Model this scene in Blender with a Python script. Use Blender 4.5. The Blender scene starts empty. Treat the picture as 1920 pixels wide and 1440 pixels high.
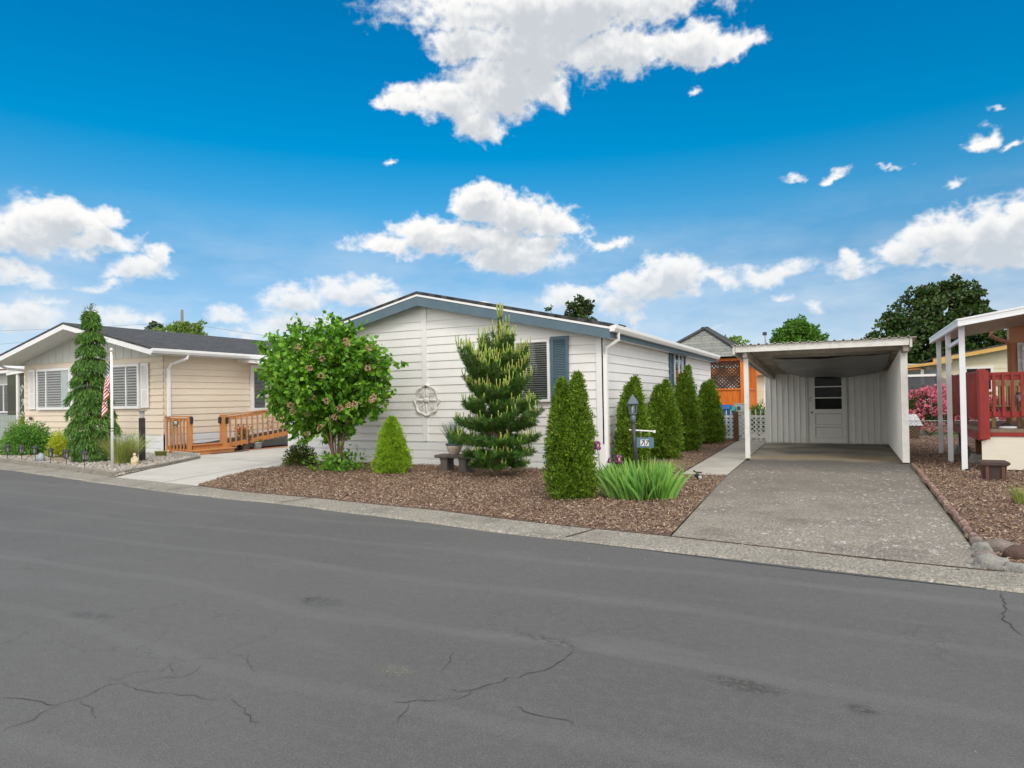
import bpy, math, random
import numpy as np
from mathutils import Vector, Matrix
R = math.radians
random.seed(7); rng = np.random.default_rng(11)
S = bpy.context.scene; COL = S.collection

# ------------------------------------------------------------------ camera
CF, CH, CSY = 1254.0, 1.5, 14.0
YAW, PIT, ROL = math.atan(631/1254.), R(0.7), R(0.95)
Fv = np.array([-math.sin(YAW)*math.cos(PIT), math.cos(YAW)*math.cos(PIT), math.sin(PIT)])
R0 = np.array([math.cos(YAW), math.sin(YAW), 0.]); U0 = np.cross(R0, Fv)
Rv = R0*math.cos(ROL)-U0*math.sin(ROL); Uv = U0*math.cos(ROL)+R0*math.sin(ROL)
CC = np.array([0, 0, CH])
cam = bpy.data.cameras.new('camera'); camo = bpy.data.objects.new('camera', cam); COL.objects.link(camo)
cam.sensor_fit = 'HORIZONTAL'; cam.sensor_width = 36; cam.lens = CF/1920*36; cam.shift_y = CSY/1920
cam.clip_start = .05; cam.clip_end = 3000
m = Matrix(((Rv[0], Uv[0], -Fv[0], 0), (Rv[1], Uv[1], -Fv[1], 0), (Rv[2], Uv[2], -Fv[2], CH), (0, 0, 0, 1)))
camo.matrix_world = m; S.camera = camo
def ray(px, py): return Rv*(px-960)/CF - Uv*(py-720-CSY)/CF + Fv
def G(px, py, z=0):
    r = ray(px, py); return CC+r*((z-CH)/r[2])
def PY(px, py, Y):
    r = ray(px, py); return CC+r*(Y/r[1])
def PX(px, py, X):
    r = ray(px, py); return CC+r*(X/r[0])

# ------------------------------------------------------------------ light
S.view_settings.view_transform = 'Standard'; S.view_settings.look = 'None'
S.view_settings.exposure = EXPO = 0.08; S.view_settings.gamma = 1
SUN_EL, SUN_AZ = R(40), R(138)      # azimuth clockwise from +Y
sd = Vector((math.sin(SUN_AZ)*math.cos(SUN_EL), math.cos(SUN_AZ)*math.cos(SUN_EL), math.sin(SUN_EL)))
sl = bpy.data.lights.new('sun', 'SUN'); sl.energy = 1.35; sl.angle = R(14); sl.color = (1, .95, .87)
so = bpy.data.objects.new('sun', sl); COL.objects.link(so); so.rotation_euler = (-sd).to_track_quat('-Z', 'Y').to_euler()

class NT:
    def __init__(s, nt): s.t = nt; s.n = nt.nodes; s.l = nt.links
    def add(s, typ, ins=None, **kw):
        n = s.n.new(typ)
        for k, v in kw.items(): setattr(n, k, v)
        for k, v in (ins or {}).items():
            if hasattr(v, 'is_output') or isinstance(v, bpy.types.NodeSocket): s.l.new(v, n.inputs[k])
            else: n.inputs[k].default_value = v
        return n
    def math(s, op, a, b=0, c=None, clamp=False):
        d = {0: a, 1: b}
        if c is not None: d[2] = c
        n = s.add('ShaderNodeMath', d, operation=op); n.use_clamp = clamp; return n.outputs[0]
    def vmath(s, op, a, b=None, out=0, scale=None):
        d = {0: a}
        if b is not None: d[1] = b
        n = s.add('ShaderNodeVectorMath', d, operation=op)
        if scale is not None:
            if isinstance(scale, bpy.types.NodeSocket): s.l.new(scale, n.inputs['Scale'])
            else: n.inputs['Scale'].default_value = scale
        return n.outputs[out]
    def mix(s, f, a, b, bt='MIX'):
        n = s.add('ShaderNodeMix', data_type='RGBA', blend_type=bt)
        for i, v in ((0, f), (6, a), (7, b)):
            if isinstance(v, bpy.types.NodeSocket): s.l.new(v, n.inputs[i])
            else: n.inputs[i].default_value = (*v, 1) if (i and len(v) == 3) else v
        return n.outputs[2]
    def ramp(s, fac, stops, interp='LINEAR'):
        n = s.add('ShaderNodeValToRGB', {0: fac}); cr = n.color_ramp; cr.interpolation = interp
        while len(cr.elements) < len(stops): cr.elements.new(.5)
        for e, (p, c) in zip(cr.elements, stops): e.position = p; e.color = (*c, 1) if len(c) == 3 else c
        return n.outputs[0]
    def noise(s, vec, scale, detail=4, rough=.55, out=0, dist=0):
        return s.add('ShaderNodeTexNoise', {'Vector': vec, 'Scale': scale, 'Detail': detail, 'Roughness': rough, 'Distortion': dist}).outputs[out]
    def sstep(s, v, a, b):
        n = s.add('ShaderNodeMapRange', {0: v, 1: a, 2: b, 3: 0., 4: 1.}, interpolation_type='SMOOTHSTEP'); return n.outputs[0]

CLOUDS = [  # centre and radii of each puff as seen from the street, turned into azimuth and height below
 (1000,95,150,60),(1150,105,150,48),(1280,92,115,38),(850,190,75,45),(900,232,55,42),(960,165,110,65),(757,192,42,28),(1370,92,48,26),(860,95,70,40),(1060,20,340,60),(1035,175,38,35),
 (900,380,55,32),(960,402,70,34),(1035,428,72,30),(880,448,130,36),(718,462,80,20),(965,482,100,34),(1135,456,48,12),(800,432,62,24),
 (110,412,105,36),(55,448,110,42),(212,408,42,26),(190,455,75,30),(40,520,62,20),(250,512,68,24),(290,490,24,24),(195,532,60,12),(100,565,38,14),(15,588,120,34),
 (220,598,42,22),(280,605,36,18),(210,632,110,22),(545,562,62,24),(645,552,80,26),(690,540,60,20),(430,597,42,17),(560,612,100,30),(740,575,80,22),(450,630,60,14),
 (1255,520,80,34),(1205,545,70,30),(1442,515,72,20),(1335,528,60,15),(1075,562,75,24),(1165,582,45,24),(1195,600,30,14),
 (1602,506,62,15),(1592,490,28,22),(1695,472,60,30),(1780,445,95,42),(1860,440,85,46),(1850,482,130,32),(1930,420,60,50),
 (1792,351,36,12),(1843,262,38,18),(1905,268,32,9),(1567,326,30,12),(1490,326,28,6),(1682,315,18,6),(1540,578,26,11),(1467,558,22,10),(1345,617,22,6),(1305,162,22,12),(735,301,22,8),(1867,205,14,4)]
def azel(px, py):
    d = ray(px, py); d = d/np.linalg.norm(d); return math.atan2(d[0], d[1]), math.asin(d[2])
A0, A1, E0, E1, IW, IH = R(-78), R(28), R(-1), R(48), 2400, 1110
def perlin(x, y, seed):
    r = np.random.default_rng(seed); g = r.uniform(0, 2*math.pi, (256, 256)).astype(np.float32); gx, gy = np.cos(g), np.sin(g)
    xi = np.floor(x).astype(int); yi = np.floor(y).astype(int); fx = (x-xi).astype(np.float32); fy = (y-yi).astype(np.float32)
    u = fx*fx*fx*(fx*(fx*6-15)+10); v = fy*fy*fy*(fy*(fy*6-15)+10)
    def dt(i, j):
        a = (xi+i) & 255; b = (yi+j) & 255; return gx[a, b]*(fx-i)+gy[a, b]*(fy-j)
    return ((dt(0, 0)*(1-u)+dt(1, 0)*u)*(1-v)+(dt(0, 1)*(1-u)+dt(1, 1)*u)*v)*1.5
def fbm(x, y, seed, octs=5, gain=.55, billow=False):
    t = 0; a = 1; n = 0
    for k in range(octs):
        q = perlin(x*2**k+k*17.3, y*2**k+k*9.1, seed+k); t = t+a*((1-2*np.abs(q)) if billow else q); n += a; a *= gain
    return t/n
def cloud_image():
    az = np.linspace(A0, A1, IW, dtype=np.float32)[None, :].repeat(IH, 0); el = np.linspace(E0, E1, IH, dtype=np.float32)[:, None].repeat(IW, 1)
    wx = fbm(az*14+40, el*18+40, 3, 5, .6); wy = fbm(az*14+90, el*18+70, 9, 5, .6)
    x = az+wx*.035; y = el+wy*.026
    H = np.full(az.shape, -9., np.float32)
    for cx, cy, rx, ry in CLOUDS:
        a, e = azel(cx, cy); ax = abs(azel(cx+rx, cy)[0]-azel(cx-rx, cy)[0])/2*1.1; ey = abs(azel(cx, cy-ry)[1]-azel(cx, cy+ry)[1])/2*1.15
        L = np.hypot((x-a)/ax, (y-e)/(ey*np.where(y < e, .8, 1.12))); H = np.maximum(H, (1-L)*min(1., (ey/.026))**.65-(.05 if ey < .014 else 0))
    bl = fbm(az*26+11, el*34+5, 21, 5, .6, True)              # cauliflower lumps
    fine = fbm(az*75+3, el*95+7, 77, 4, .6)
    h = H+(bl-.35)*.30+fine*.07
    low = np.clip((R(13)-el)/R(9), 0, 1)
    h = h-low*.02
    dens = np.clip((h+.07)/(.50+low*.25), 0, 1); dens = dens*dens*(3-2*dens)
    thick = np.clip(h, 0, 1)
    # light falls from above: the more cloud stands over a spot, the greyer it is
    k = 46; cs = np.cumsum(thick[::-1], 0)[::-1]; above = (cs-np.vstack([cs[k:], np.zeros((k, IW), np.float32)]))/k
    lump = bl-np.roll(bl, -9, 0)
    sh = np.clip(above*1.55-.16-lump*.28, 0, 1); sh = sh*sh*(3-2*sh)
    hi = np.array([.95, .94, .925]); lo = np.array([.47, .52, .58]); hz = np.array([.80, .82, .84])
    rgb = hi+(lo-hi)*sh[..., None]*.78
    rgb = rgb+(hz-rgb)*low[..., None]*.35
    alpha = dens*(1-.25*low)*(.93+.07*np.clip(h*4, 0, 1))
    # thin veil near the horizon
    veil = np.clip(fbm(az*5, el*16, 50, 5, .6)*1.3+.42, 0, 1)*np.clip((R(16)-el)/R(12), 0, 1)*.62
    alpha2 = 1-(1-alpha)*(1-veil); w = (alpha/np.maximum(alpha2, 1e-4))[..., None]
    rgb = rgb*w+np.array([.78, .83, .88])*(1-w)
    im = bpy.data.images.new('cloud cover', IW, IH, alpha=True, float_buffer=True); im.colorspace_settings.name = 'Non-Color'; im.alpha_mode = 'CHANNEL_PACKED'
    im.pixels.foreach_set(np.dstack([rgb, alpha2]).astype(np.float32).ravel()); im.update(); im.pack(); return im
def build_sky():
    w = bpy.data.worlds.new('World'); S.world = w; w.use_nodes = True; w.node_tree.nodes.clear()
    T = NT(w.node_tree)
    sky = T.add('ShaderNodeTexSky', sky_type='NISHITA'); sky.sun_disc = False; sky.sun_elevation = SUN_EL; sky.sun_rotation = SUN_AZ
    sky.air_density = 1.0; sky.dust_density = .6; sky.ozone_density = 2.5
    d = T.add('ShaderNodeTexCoord').outputs['Generated']
    xyz = T.add('ShaderNodeSeparateXYZ', {0: d}).outputs
    az = T.math('ARCTAN2', xyz[0], xyz[1]); el = T.math('ARCSINE', xyz[2])
    uv = T.add('ShaderNodeCombineXYZ', {0: T.math('MULTIPLY', T.math('SUBTRACT', az, A0), 1/(A1-A0)), 1: T.math('MULTIPLY', T.math('SUBTRACT', el, E0), 1/(E1-E0))}).outputs[0]
    im = T.add('ShaderNodeTexImage', {0: uv}, image=cloud_image(), extension='CLIP', interpolation='Linear')
    grad = T.ramp(T.math('MULTIPLY', el, 1/1.2), SKYT)
    blue = T.mix(1.0, T.vmath('SCALE', sky.outputs[0], scale=.1), grad, 'MULTIPLY')
    # thick unseen cover behind and overhead, added to fill walls and carport with light
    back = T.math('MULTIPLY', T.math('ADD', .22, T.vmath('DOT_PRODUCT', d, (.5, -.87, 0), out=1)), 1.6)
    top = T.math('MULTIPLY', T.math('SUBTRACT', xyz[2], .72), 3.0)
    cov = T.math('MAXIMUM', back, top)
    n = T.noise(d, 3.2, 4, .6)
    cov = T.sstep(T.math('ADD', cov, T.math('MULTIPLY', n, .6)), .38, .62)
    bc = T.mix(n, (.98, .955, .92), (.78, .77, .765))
    c = T.mix(im.outputs[1], blue, im.outputs[0])
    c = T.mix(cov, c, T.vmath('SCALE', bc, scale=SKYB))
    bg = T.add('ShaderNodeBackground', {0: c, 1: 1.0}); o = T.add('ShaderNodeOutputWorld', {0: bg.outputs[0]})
    w.cycles.sampling_method = 'MANUAL'; w.cycles.sample_map_resolution = 512
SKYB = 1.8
SKYT = [(0, (1.0, 1.05, 1.45)), (.087, (.84, .94, 1.08)), (.164, (.64, 1.0, 1.12)), (.227, (.30, 1.08, 1.28)), (.29, (.0, 1.04, 1.36)), (.40, (0, 1.0, 1.42)), (.62, (0, .90, 1.3)), (1, (0, .85, 1.2))]
build_sky()

# ------------------------------------------------------------------ materials
MATS = {}
def M(name, col, rough=.7, var=None, scale=6, bump=0, bscale=60, metal=0, spec=.5, stretch=(1, 1, 1), detail=4, dirt=None, dscale=1.5, damt=.5):
    if name in MATS: return MATS[name]
    mt = bpy.data.materials.new(name); mt.use_nodes = True; T = NT(mt.node_tree); b = T.n['Principled BSDF']
    b.inputs['Roughness'].default_value = rough; b.inputs['Metallic'].default_value = metal; b.inputs['Specular IOR Level'].default_value = spec
    vec = T.add('ShaderNodeMapping', {0: T.add('ShaderNodeTexCoord').outputs['Object'], 3: stretch}).outputs[0]
    c = None
    if var is None: var = tuple(x*.86 for x in col)
    c = T.mix(T.sstep(T.noise(vec, scale, detail, .6), .3, .7), col, var)
    if dirt is not None:
        c = T.mix(T.math('MULTIPLY', T.sstep(T.noise(vec, dscale, 6, .65), .48, .75), damt), c, dirt)
    T.l.new(c, b.inputs['Base Color'])
    if bump:
        T.l.new(T.add('ShaderNodeBump', {'Strength': bump, 'Distance': .02, 'Height': T.noise(vec, bscale, 4, .6)}).outputs[0], b.inputs['Normal'])
    MATS[name] = mt; return mt
def leafmat(name, cols, rough=.5, trans=.25):
    if name in MATS: return MATS[name]
    mt = bpy.data.materials.new(name); mt.use_nodes = True; T = NT(mt.node_tree); b = T.n['Principled BSDF']
    b.inputs['Roughness'].default_value = rough; b.inputs['Specular IOR Level'].default_value = .35
    rnd = T.add('ShaderNodeNewGeometry').outputs['Random Per Island']
    c = T.ramp(rnd, [(i/(len(cols)-1), k) for i, k in enumerate(cols)])
    T.l.new(c, b.inputs['Base Color'])
    if trans:
        tr = T.add('ShaderNodeBsdfTranslucent', {0: c}); mx = T.add('ShaderNodeMixShader', {0: trans, 1: b.outputs[0], 2: tr.outputs[0]})
        T.l.new(mx.outputs[0], T.n['Material Output'].inputs[0])
    MATS[name] = mt; return mt
def glassmat(name, k=1.0, rough=.03):
    mt = bpy.data.materials.new(name); mt.use_nodes = True; T = NT(mt.node_tree); T.n.remove(T.n['Principled BSDF'])
    tr = T.add('ShaderNodeBsdfTransparent', {0: (.85, .87, .87, 1)}); gl = T.add('ShaderNodeBsdfGlossy', {0: (1, 1, 1, 1), 1: rough})
    fr = T.add('ShaderNodeFresnel', {0: 1.5}); f = T.math('MULTIPLY', T.math('MULTIPLY', fr.outputs[0], 1.2*k), T.math('SUBTRACT', 1, T.add('ShaderNodeNewGeometry').outputs['Backfacing']), clamp=True)
    mx = T.add('ShaderNodeMixShader', {0: f, 1: tr.outputs[0], 2: gl.outputs[0]}); T.l.new(mx.outputs[0], T.n['Material Output'].inputs[0])
    MATS[name] = mt; return mt

# ------------------------------------------------------------------ mesh helpers
class MB:
    def __init__(s): s.v = []; s.f = []; s.m = []; s.mi = 0
    def add(s, vs, fs):
        o = len(s.v); s.v += [tuple(map(float, v)) for v in vs]; s.f += [tuple(i+o for i in f) for f in fs]; s.m += [s.mi]*len(fs)
    def box(s, x0, x1, y0, y1, z0, z1):
        x0, x1 = min(x0, x1), max(x0, x1); y0, y1 = min(y0, y1), max(y0, y1); z0, z1 = min(z0, z1), max(z0, z1)
        s.add([(x0,y0,z0),(x1,y0,z0),(x1,y1,z0),(x0,y1,z0),(x0,y0,z1),(x1,y0,z1),(x1,y1,z1),(x0,y1,z1)],
              [(0,3,2,1),(4,5,6,7),(0,1,5,4),(1,2,6,5),(2,3,7,6),(3,0,4,7)]); return s
    def beam(s, a, b, w, h, up=(0, 0, 1)):
        a = Vector(a); b = Vector(b); d = (b-a).normalized(); u = Vector(up); sd_ = d.cross(u)
        if sd_.length < 1e-4: sd_ = d.cross(Vector((0, 1, 0)))
        sd_.normalize(); u = sd_.cross(d)
        vs = [p+sd_*(i*w/2)+u*(j*h/2) for p in (a, b) for i, j in ((-1,-1),(1,-1),(1,1),(-1,1))]
        s.add(vs, [(0,1,2,3),(7,6,5,4),(0,4,5,1),(1,5,6,2),(2,6,7,3),(3,7,4,0)]); return s
    def tube(s, pts, r, n=8, cap=True):
        pts = [Vector(p) for p in pts]; k = len(pts); rs = r if hasattr(r, '__len__') else [r]*k
        o = len(s.v); up = None
        for i, p in enumerate(pts):
            d = (pts[min(i+1, k-1)]-pts[max(i-1, 0)]).normalized()
            if up is None: up = Vector((0, 0, 1)) if abs(d.z) < .9 else Vector((1, 0, 0))
            a = d.cross(up).normalized(); up = a.cross(d).normalized()
            for j in range(n):
                t = 2*math.pi*j/n; s.v.append(tuple(p+(a*math.cos(t)+up*math.sin(t))*rs[i]))
        for i in range(k-1):
            for j in range(n): s.f.append((o+i*n+j, o+i*n+(j+1)%n, o+(i+1)*n+(j+1)%n, o+(i+1)*n+j)); s.m.append(s.mi)
        if cap:
            s.f.append(tuple(o+j for j in range(n))[::-1]); s.f.append(tuple(o+(k-1)*n+j for j in range(n))); s.m += [s.mi]*2
        return s
    def lathe(s, prof, c=(0, 0, 0), n=16, rot=0, sx=1, sy=1):
        o = len(s.v)
        for r, z in prof:
            for j in range(n):
                t = 2*math.pi*j/n+rot; s.v.append((c[0]+r*math.cos(t)*sx, c[1]+r*math.sin(t)*sy, c[2]+z))
        k = len(prof)
        for i in range(k-1):
            for j in range(n): s.f.append((o+i*n+j, o+i*n+(j+1)%n, o+(i+1)*n+(j+1)%n, o+(i+1)*n+j)); s.m.append(s.mi)
        s.f.append(tuple(o+j for j in range(n))[::-1]); s.f.append(tuple(o+(k-1)*n+j for j in range(n))); s.m += [s.mi]*2
        return s
    def prism(s, poly, axis, lo, hi):
        k = len(poly); f = {'x': lambda a, b, c: (c, a, b), 'y': lambda a, b, c: (a, c, b), 'z': lambda a, b, c: (a, b, c)}[axis]
        vs = [f(a, b, lo) for a, b in poly]+[f(a, b, hi) for a, b in poly]
        s.add(vs, [tuple(range(k))[::-1], tuple(range(k, 2*k))]+[(i, (i+1) % k, (i+1) % k+k, i+k) for i in range(k)]); return s
    def quad(s, *vs): s.add(vs, [tuple(range(len(vs)))]); return s
    def ico(s, c, r, seed=0, sub=1, amp=.25, flat=0):
        import bmesh
        bm = bmesh.new(); bmesh.ops.create_icosphere(bm, subdivisions=sub, radius=1)
        rr = random.Random(seed); o = [rr.uniform(0, 9) for _ in range(3)]
        from mathutils import noise as mn
        vs = []
        for v in bm.verts:
            k = 1+amp*mn.noise(v.co*1.3+Vector(o))+amp*.5*mn.noise(v.co*3+Vector(o))
            q = v.co*k; vs.append((c[0]+q.x*r[0], c[1]+q.y*r[1], c[2]+max(q.z, -flat if flat else -9)*r[2]))
        s.add(vs, [tuple(v.index for v in f.verts) for f in bm.faces]); bm.free(); return s
    def build(s, name, mat, parent=None, smooth=False, bevel=0, loc=None, local=False):
        me = bpy.data.meshes.new(name); off = Vector((0, 0, 0))
        if parent is not None and not local:
            off = Vector(parent['_o']) if '_o' in parent else parent.location
        if parent is None and loc is not None: off = Vector(loc)
        me.from_pydata([tuple(Vector(v)-off) for v in s.v], [], s.f)
        mats = mat if isinstance(mat, (list, tuple)) else [mat]
        for q in mats: me.materials.append(q)
        if len(mats) > 1: me.polygons.foreach_set('material_index', s.m)
        if smooth: me.polygons.foreach_set('use_smooth', [True]*len(me.polygons))
        import bmesh
        bm = bmesh.new(); bm.from_mesh(me); bmesh.ops.recalc_face_normals(bm, faces=bm.faces); bm.to_mesh(me); bm.free()
        o = bpy.data.objects.new(name, me); COL.objects.link(o)
        if parent is not None:
            o.parent = parent
            # a sub-part hangs on a part whose own origin is the thing's origin
        elif loc is not None: o.location = loc
        if bevel:
            b = o.modifiers.new('b', 'BEVEL'); b.width = bevel; b.segments = 2; b.limit_method = 'ANGLE'
        return o
def setoff(o, parent):
    pass
def thing(name, label, cat, loc=(0, 0, 0), group=None):
    o = bpy.data.objects.new(name, None); COL.objects.link(o); o.location = loc; o.empty_display_size = .1
    o['label'] = label; o['category'] = cat
    if group: o['group'] = group
    return o
def tag(o, label, cat, group=None, kind=None):
    if label: o['label'] = label
    if cat: o['category'] = cat
    if group: o['group'] = group
    if kind: o['kind'] = kind
    return o
def struct(o, label=None):
    o['kind'] = 'structure'
    if label: o['label'] = label
    return o
class Sub:      # lets a part act as the parent of sub-parts built in world coordinates
    pass
def sub(mb, name, mat, part, root, **k):
    """a mesh under a part, shape given in world coordinates of the thing root"""
    part['_o'] = tuple(root.location); o = mb.build(name, mat, part, **k); del part['_o']; return o
def clone(root, loc, label=None, rotz=0, scale=None):
    def cp(o, par):
        c = o.copy(); COL.objects.link(c)
        if par is not None: c.parent = par
        for ch in list(o.children): cp(ch, c)
        return c
    r = cp(root, None); r.location = loc; r.rotation_euler = (0, 0, rotz)
    if scale: r.scale = scale
    if label: r['label'] = label
    return r
def mesh_np(name, V, F, mat, parent=None, smooth=False, loc=None):
    """fast mesh from arrays, F (m,3) or (m,4)"""
    me = bpy.data.meshes.new(name); off = np.array(parent.location if parent is not None else (loc if loc is not None else (0, 0, 0)))
    V = V-off; k = F.shape[1]
    me.vertices.add(len(V)); me.vertices.foreach_set('co', V.astype(np.float32).ravel())
    me.loops.add(F.size); me.loops.foreach_set('vertex_index', F.astype(np.int32).ravel())
    me.polygons.add(len(F)); me.polygons.foreach_set('loop_start', np.arange(0, F.size, k, dtype=np.int32))
    if smooth: me.polygons.foreach_set('use_smooth', np.ones(len(F), dtype=bool))
    me.update(calc_edges=True); me.validate()
    me.materials.append(mat); o = bpy.data.objects.new(name, me); COL.objects.link(o)
    if parent is not None: o.parent = parent
    elif loc is not None: o.location = loc
    return o
def unit(a): return a/np.maximum(np.linalg.norm(a, axis=1, keepdims=True), 1e-9)
def leaves(name, P, D, L, W, mat, parent, fold=.25, lobed=False, N=None):
    """P base points, D axis directions, L lengths, W widths; every leaf is a small folded blade"""
    n = len(P); D = unit(D); Rn = rng.normal(size=(n, 3)) if N is None else N
    A = unit(np.cross(D, Rn)); B = np.cross(D, A)
    L = np.broadcast_to(L, n)[:, None]; W = np.broadcast_to(W, n)[:, None]
    if lobed:
        v = [P, P+D*L*.3+A*W*.5+B*W*fold*.5, P+D*L*.62+A*W*.34+B*W*fold*.3, P+D*L, P+D*L*.62-A*W*.34+B*W*fold*.3, P+D*L*.3-A*W*.5+B*W*fold*.5]
        V = np.stack(v, 1).reshape(-1, 3); b = np.arange(n)[:, None]*6
        F = np.concatenate([b+np.array([[0, 1, 2, 3]]), b+np.array([[0, 3, 4, 5]])])
    else:
        v = [P, P+D*L*.5+A*W*.5+B*W*fold, P+D*L, P+D*L*.5-A*W*.5+B*W*fold]
        V = np.stack(v, 1).reshape(-1, 3); b = np.arange(n)[:, None]*4
        F = np.concatenate([b+np.array([[0, 1, 2]]), b+np.array([[0, 2, 3]])])
    return mesh_np(name, V, F, mat, parent)
def sphere_dirs(n): return unit(rng.normal(size=(n, 3)))
# ------------------------------------------------------------------ colours
WHITE = M('white siding paint', (.82, .81, .79), .55, (.78, .77, .75), 1.5, .04, 30, dirt=(.66, .64, .59), dscale=.7, damt=.22)
WTRIM = M('white trim paint', (.82, .82, .81), .45, (.78, .78, .77), 3)
SKIRT = M('white vinyl skirting', (.80, .81, .81), .4, (.75, .76, .76), 2, dirt=(.55, .52, .45), dscale=1.3, damt=.2)
BLUE = M('slate blue paint', (.095, .155, .195), .5, (.08, .135, .175), 3, .05, 30)
BEIGE = M('beige siding paint', (.74, .635, .50), .55, (.71, .605, .47), 1.3, .04, 30, dirt=(.58, .49, .38), dscale=.8, damt=.25)
GABLE = M('pale grey gable boards', (.60, .61, .56), .6, (.56, .57, .52), 2)
BLACKP = M('black painted metal', (.018, .018, .02), .4, (.03, .03, .03), 8)
GALV = M('grey metal', (.42, .43, .44), .35, (.32, .33, .34), 8, metal=.6)
ORANGEW = M('orange stained timber', (.56, .25, .085), .6, (.46, .19, .06), 3, .15, 40, stretch=(6, 6, 1))
GAZO = M('bright orange stained boards', (.78, .21, .02), .55, (.62, .15, .012), 3, .1, 40, stretch=(8, 8, 1))
REDW = M('red painted timber', (.29, .019, .012), .5, (.21, .014, .010), 4, .1, 40, stretch=(5, 5, 1))
DARKIN = M('dark room interior', (.012, .013, .014), .8)
BLIND = M('white blind slats', (.62, .62, .60), .5)
GLASS = glassmat('window glass')
def bandmat(name, a, b, freq, axis=2):
    return M(name, a, .7, b, freq)
def shingle(name, a, b, c):
    mt = bpy.data.materials.new(name); mt.use_nodes = True; T = NT(mt.node_tree); bs = T.n['Principled BSDF']; bs.inputs['Roughness'].default_value = .9
    vec = T.add('ShaderNodeTexCoord').outputs['Object']; sp = T.add('ShaderNodeSeparateXYZ', {0: vec}).outputs
    return mt, T, bs, vec, sp
def shingle_roof(name, a, b, course=.14, along='y', slope=.23, bw=.30):
    mt, T, bs, vec, sp = shingle(name, a, b, None)
    u = sp[1] if along == 'y' else sp[0]; v = sp[0] if along == 'y' else sp[2]
    uv = T.add('ShaderNodeCombineXYZ', {0: u, 1: v}).outputs[0]
    br = T.add('ShaderNodeTexBrick', {'Vector': uv, 'Color1': (*a, 1), 'Color2': (*b, 1), 'Mortar': tuple(x*.35 for x in a)+(1,), 'Scale': 1.0, 'Mortar Size': .008, 'Mortar Smooth': .2, 'Bias': 0., 'Brick Width': bw, 'Row Height': course})
    c = T.mix(T.sstep(T.noise(vec, 9, 5, .7), .3, .7), br.outputs[0], tuple(x*1.5 for x in b))
    c = T.mix(.45, c, br.outputs[0]); T.l.new(c, bs.inputs['Base Color'])
    h = T.math('ADD', T.math('MULTIPLY', br.outputs[1], -1), T.noise(vec, 120, 2, .5))
    T.l.new(T.add('ShaderNodeBump', {'Strength': .5, 'Distance': .01, 'Height': h}).outputs[0], bs.inputs['Normal'])
    return mt
ROOFD = shingle_roof('charcoal shingles', (.026, .027, .029), (.062, .063, .066), .16)
ROOFG = shingle_roof('grey green shingles', (.10, .115, .105), (.21, .215, .195), .125, 'x', bw=.9)

# ------------------------------------------------------------------ ground
def asphalt():
    mt = bpy.data.materials.new('sealed asphalt'); mt.use_nodes = True; T = NT(mt.node_tree); b = T.n['Principled BSDF']
    vec = T.add('ShaderNodeTexCoord').outputs['Object']
    c = T.mix(T.sstep(T.noise(vec, .22, 5, .6), .35, .65), (.092, .090, .088), (.112, .110, .106))
    st = T.add('ShaderNodeMapping', {0: vec, 2: (0, 0, R(24)), 3: (.35, 2.2, 1)}).outputs[0]
    c = T.mix(T.math('MULTIPLY', T.sstep(T.noise(st, 1.1, 6, .62), .52, .72), .45), c, (.142, .141, .140))
    # squeegee swirls left by the sealing
    wv = T.add('ShaderNodeTexWave', {'Vector': T.vmath('ADD', vec, (2., -9., 0)), 'Scale': .33, 'Distortion': 3.2, 'Detail': 3, 'Detail Scale': .6}, wave_type='RINGS').outputs[1]
    c = T.mix(T.math('MULTIPLY', T.sstep(wv, .90, 1.), .22), c, (.165, .164, .161))
    c = T.mix(T.math('MULTIPLY', T.sstep(T.noise(st, 3.1, 5, .7), .60, .80), .4), c, (.075, .074, .073))
    c = T.mix(T.math('MULTIPLY', T.sstep(T.noise(vec, 16, 5, .7), .42, .66), .28), c, (.150, .149, .146))
    c = T.mix(T.math('MULTIPLY', T.sstep(T.noise(vec, 120, 3, .7), .52, .66), .5), c, (.25, .248, .24))
    c = T.mix(T.math('MULTIPLY', T.sstep(T.noise(vec, 85, 3, .7), .54, .70), .55), c, (.045, .045, .045))
    for (ax_, ay_), (bx_, by_), wd, col_, th, sc in MARKS:
        ang = math.atan2(by_-ay_, bx_-ax_); L = math.hypot(bx_-ax_, by_-ay_)
        q = T.add('ShaderNodeVectorRotate', {0: vec, 'Center': ((ax_+bx_)/2, (ay_+by_)/2, 0), 'Angle': -ang}, rotation_type='Z_AXIS').outputs[0]
        q = T.vmath('MULTIPLY', T.vmath('SUBTRACT', q, ((ax_+bx_)/2, (ay_+by_)/2, 0)), (2/L, 1/wd, 0)); r_ = T.vmath('LENGTH', q, out=1)
        mk = T.math('MULTIPLY', T.sstep(r_, 1.25, .5), T.sstep(T.noise(vec, sc, 5, .75), th, th+.12)); c = T.mix(T.math('MULTIPLY', mk, .75), c, col_)
    # hairline crazing here and there
    wp = T.vmath('ADD', vec, T.vmath('SCALE', T.noise(vec, 2.2, 5, .6, out=1), scale=.5))
    vo = T.add('ShaderNodeTexVoronoi', {'Vector': wp, 'Scale': 1.9}, feature='DISTANCE_TO_EDGE').outputs[0]
    cr = T.math('MULTIPLY', T.math('SUBTRACT', 1, T.sstep(vo, .002, .012)), T.sstep(T.noise(vec, .6, 3, .5), .50, .60))
    c = T.mix(T.math('MULTIPLY', cr, .38), c, (.05, .05, .05))
    T.l.new(c, b.inputs['Base Color']); b.inputs['Specular IOR Level'].default_value = .3
    b.inputs['Roughness'].default_value = .8
    T.l.new(T.add('ShaderNodeBump', {'Strength': .6, 'Distance': .008, 'Height': T.noise(vec, 130, 4, .7)}).outputs[0], b.inputs['Normal'])
    return mt
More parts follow.
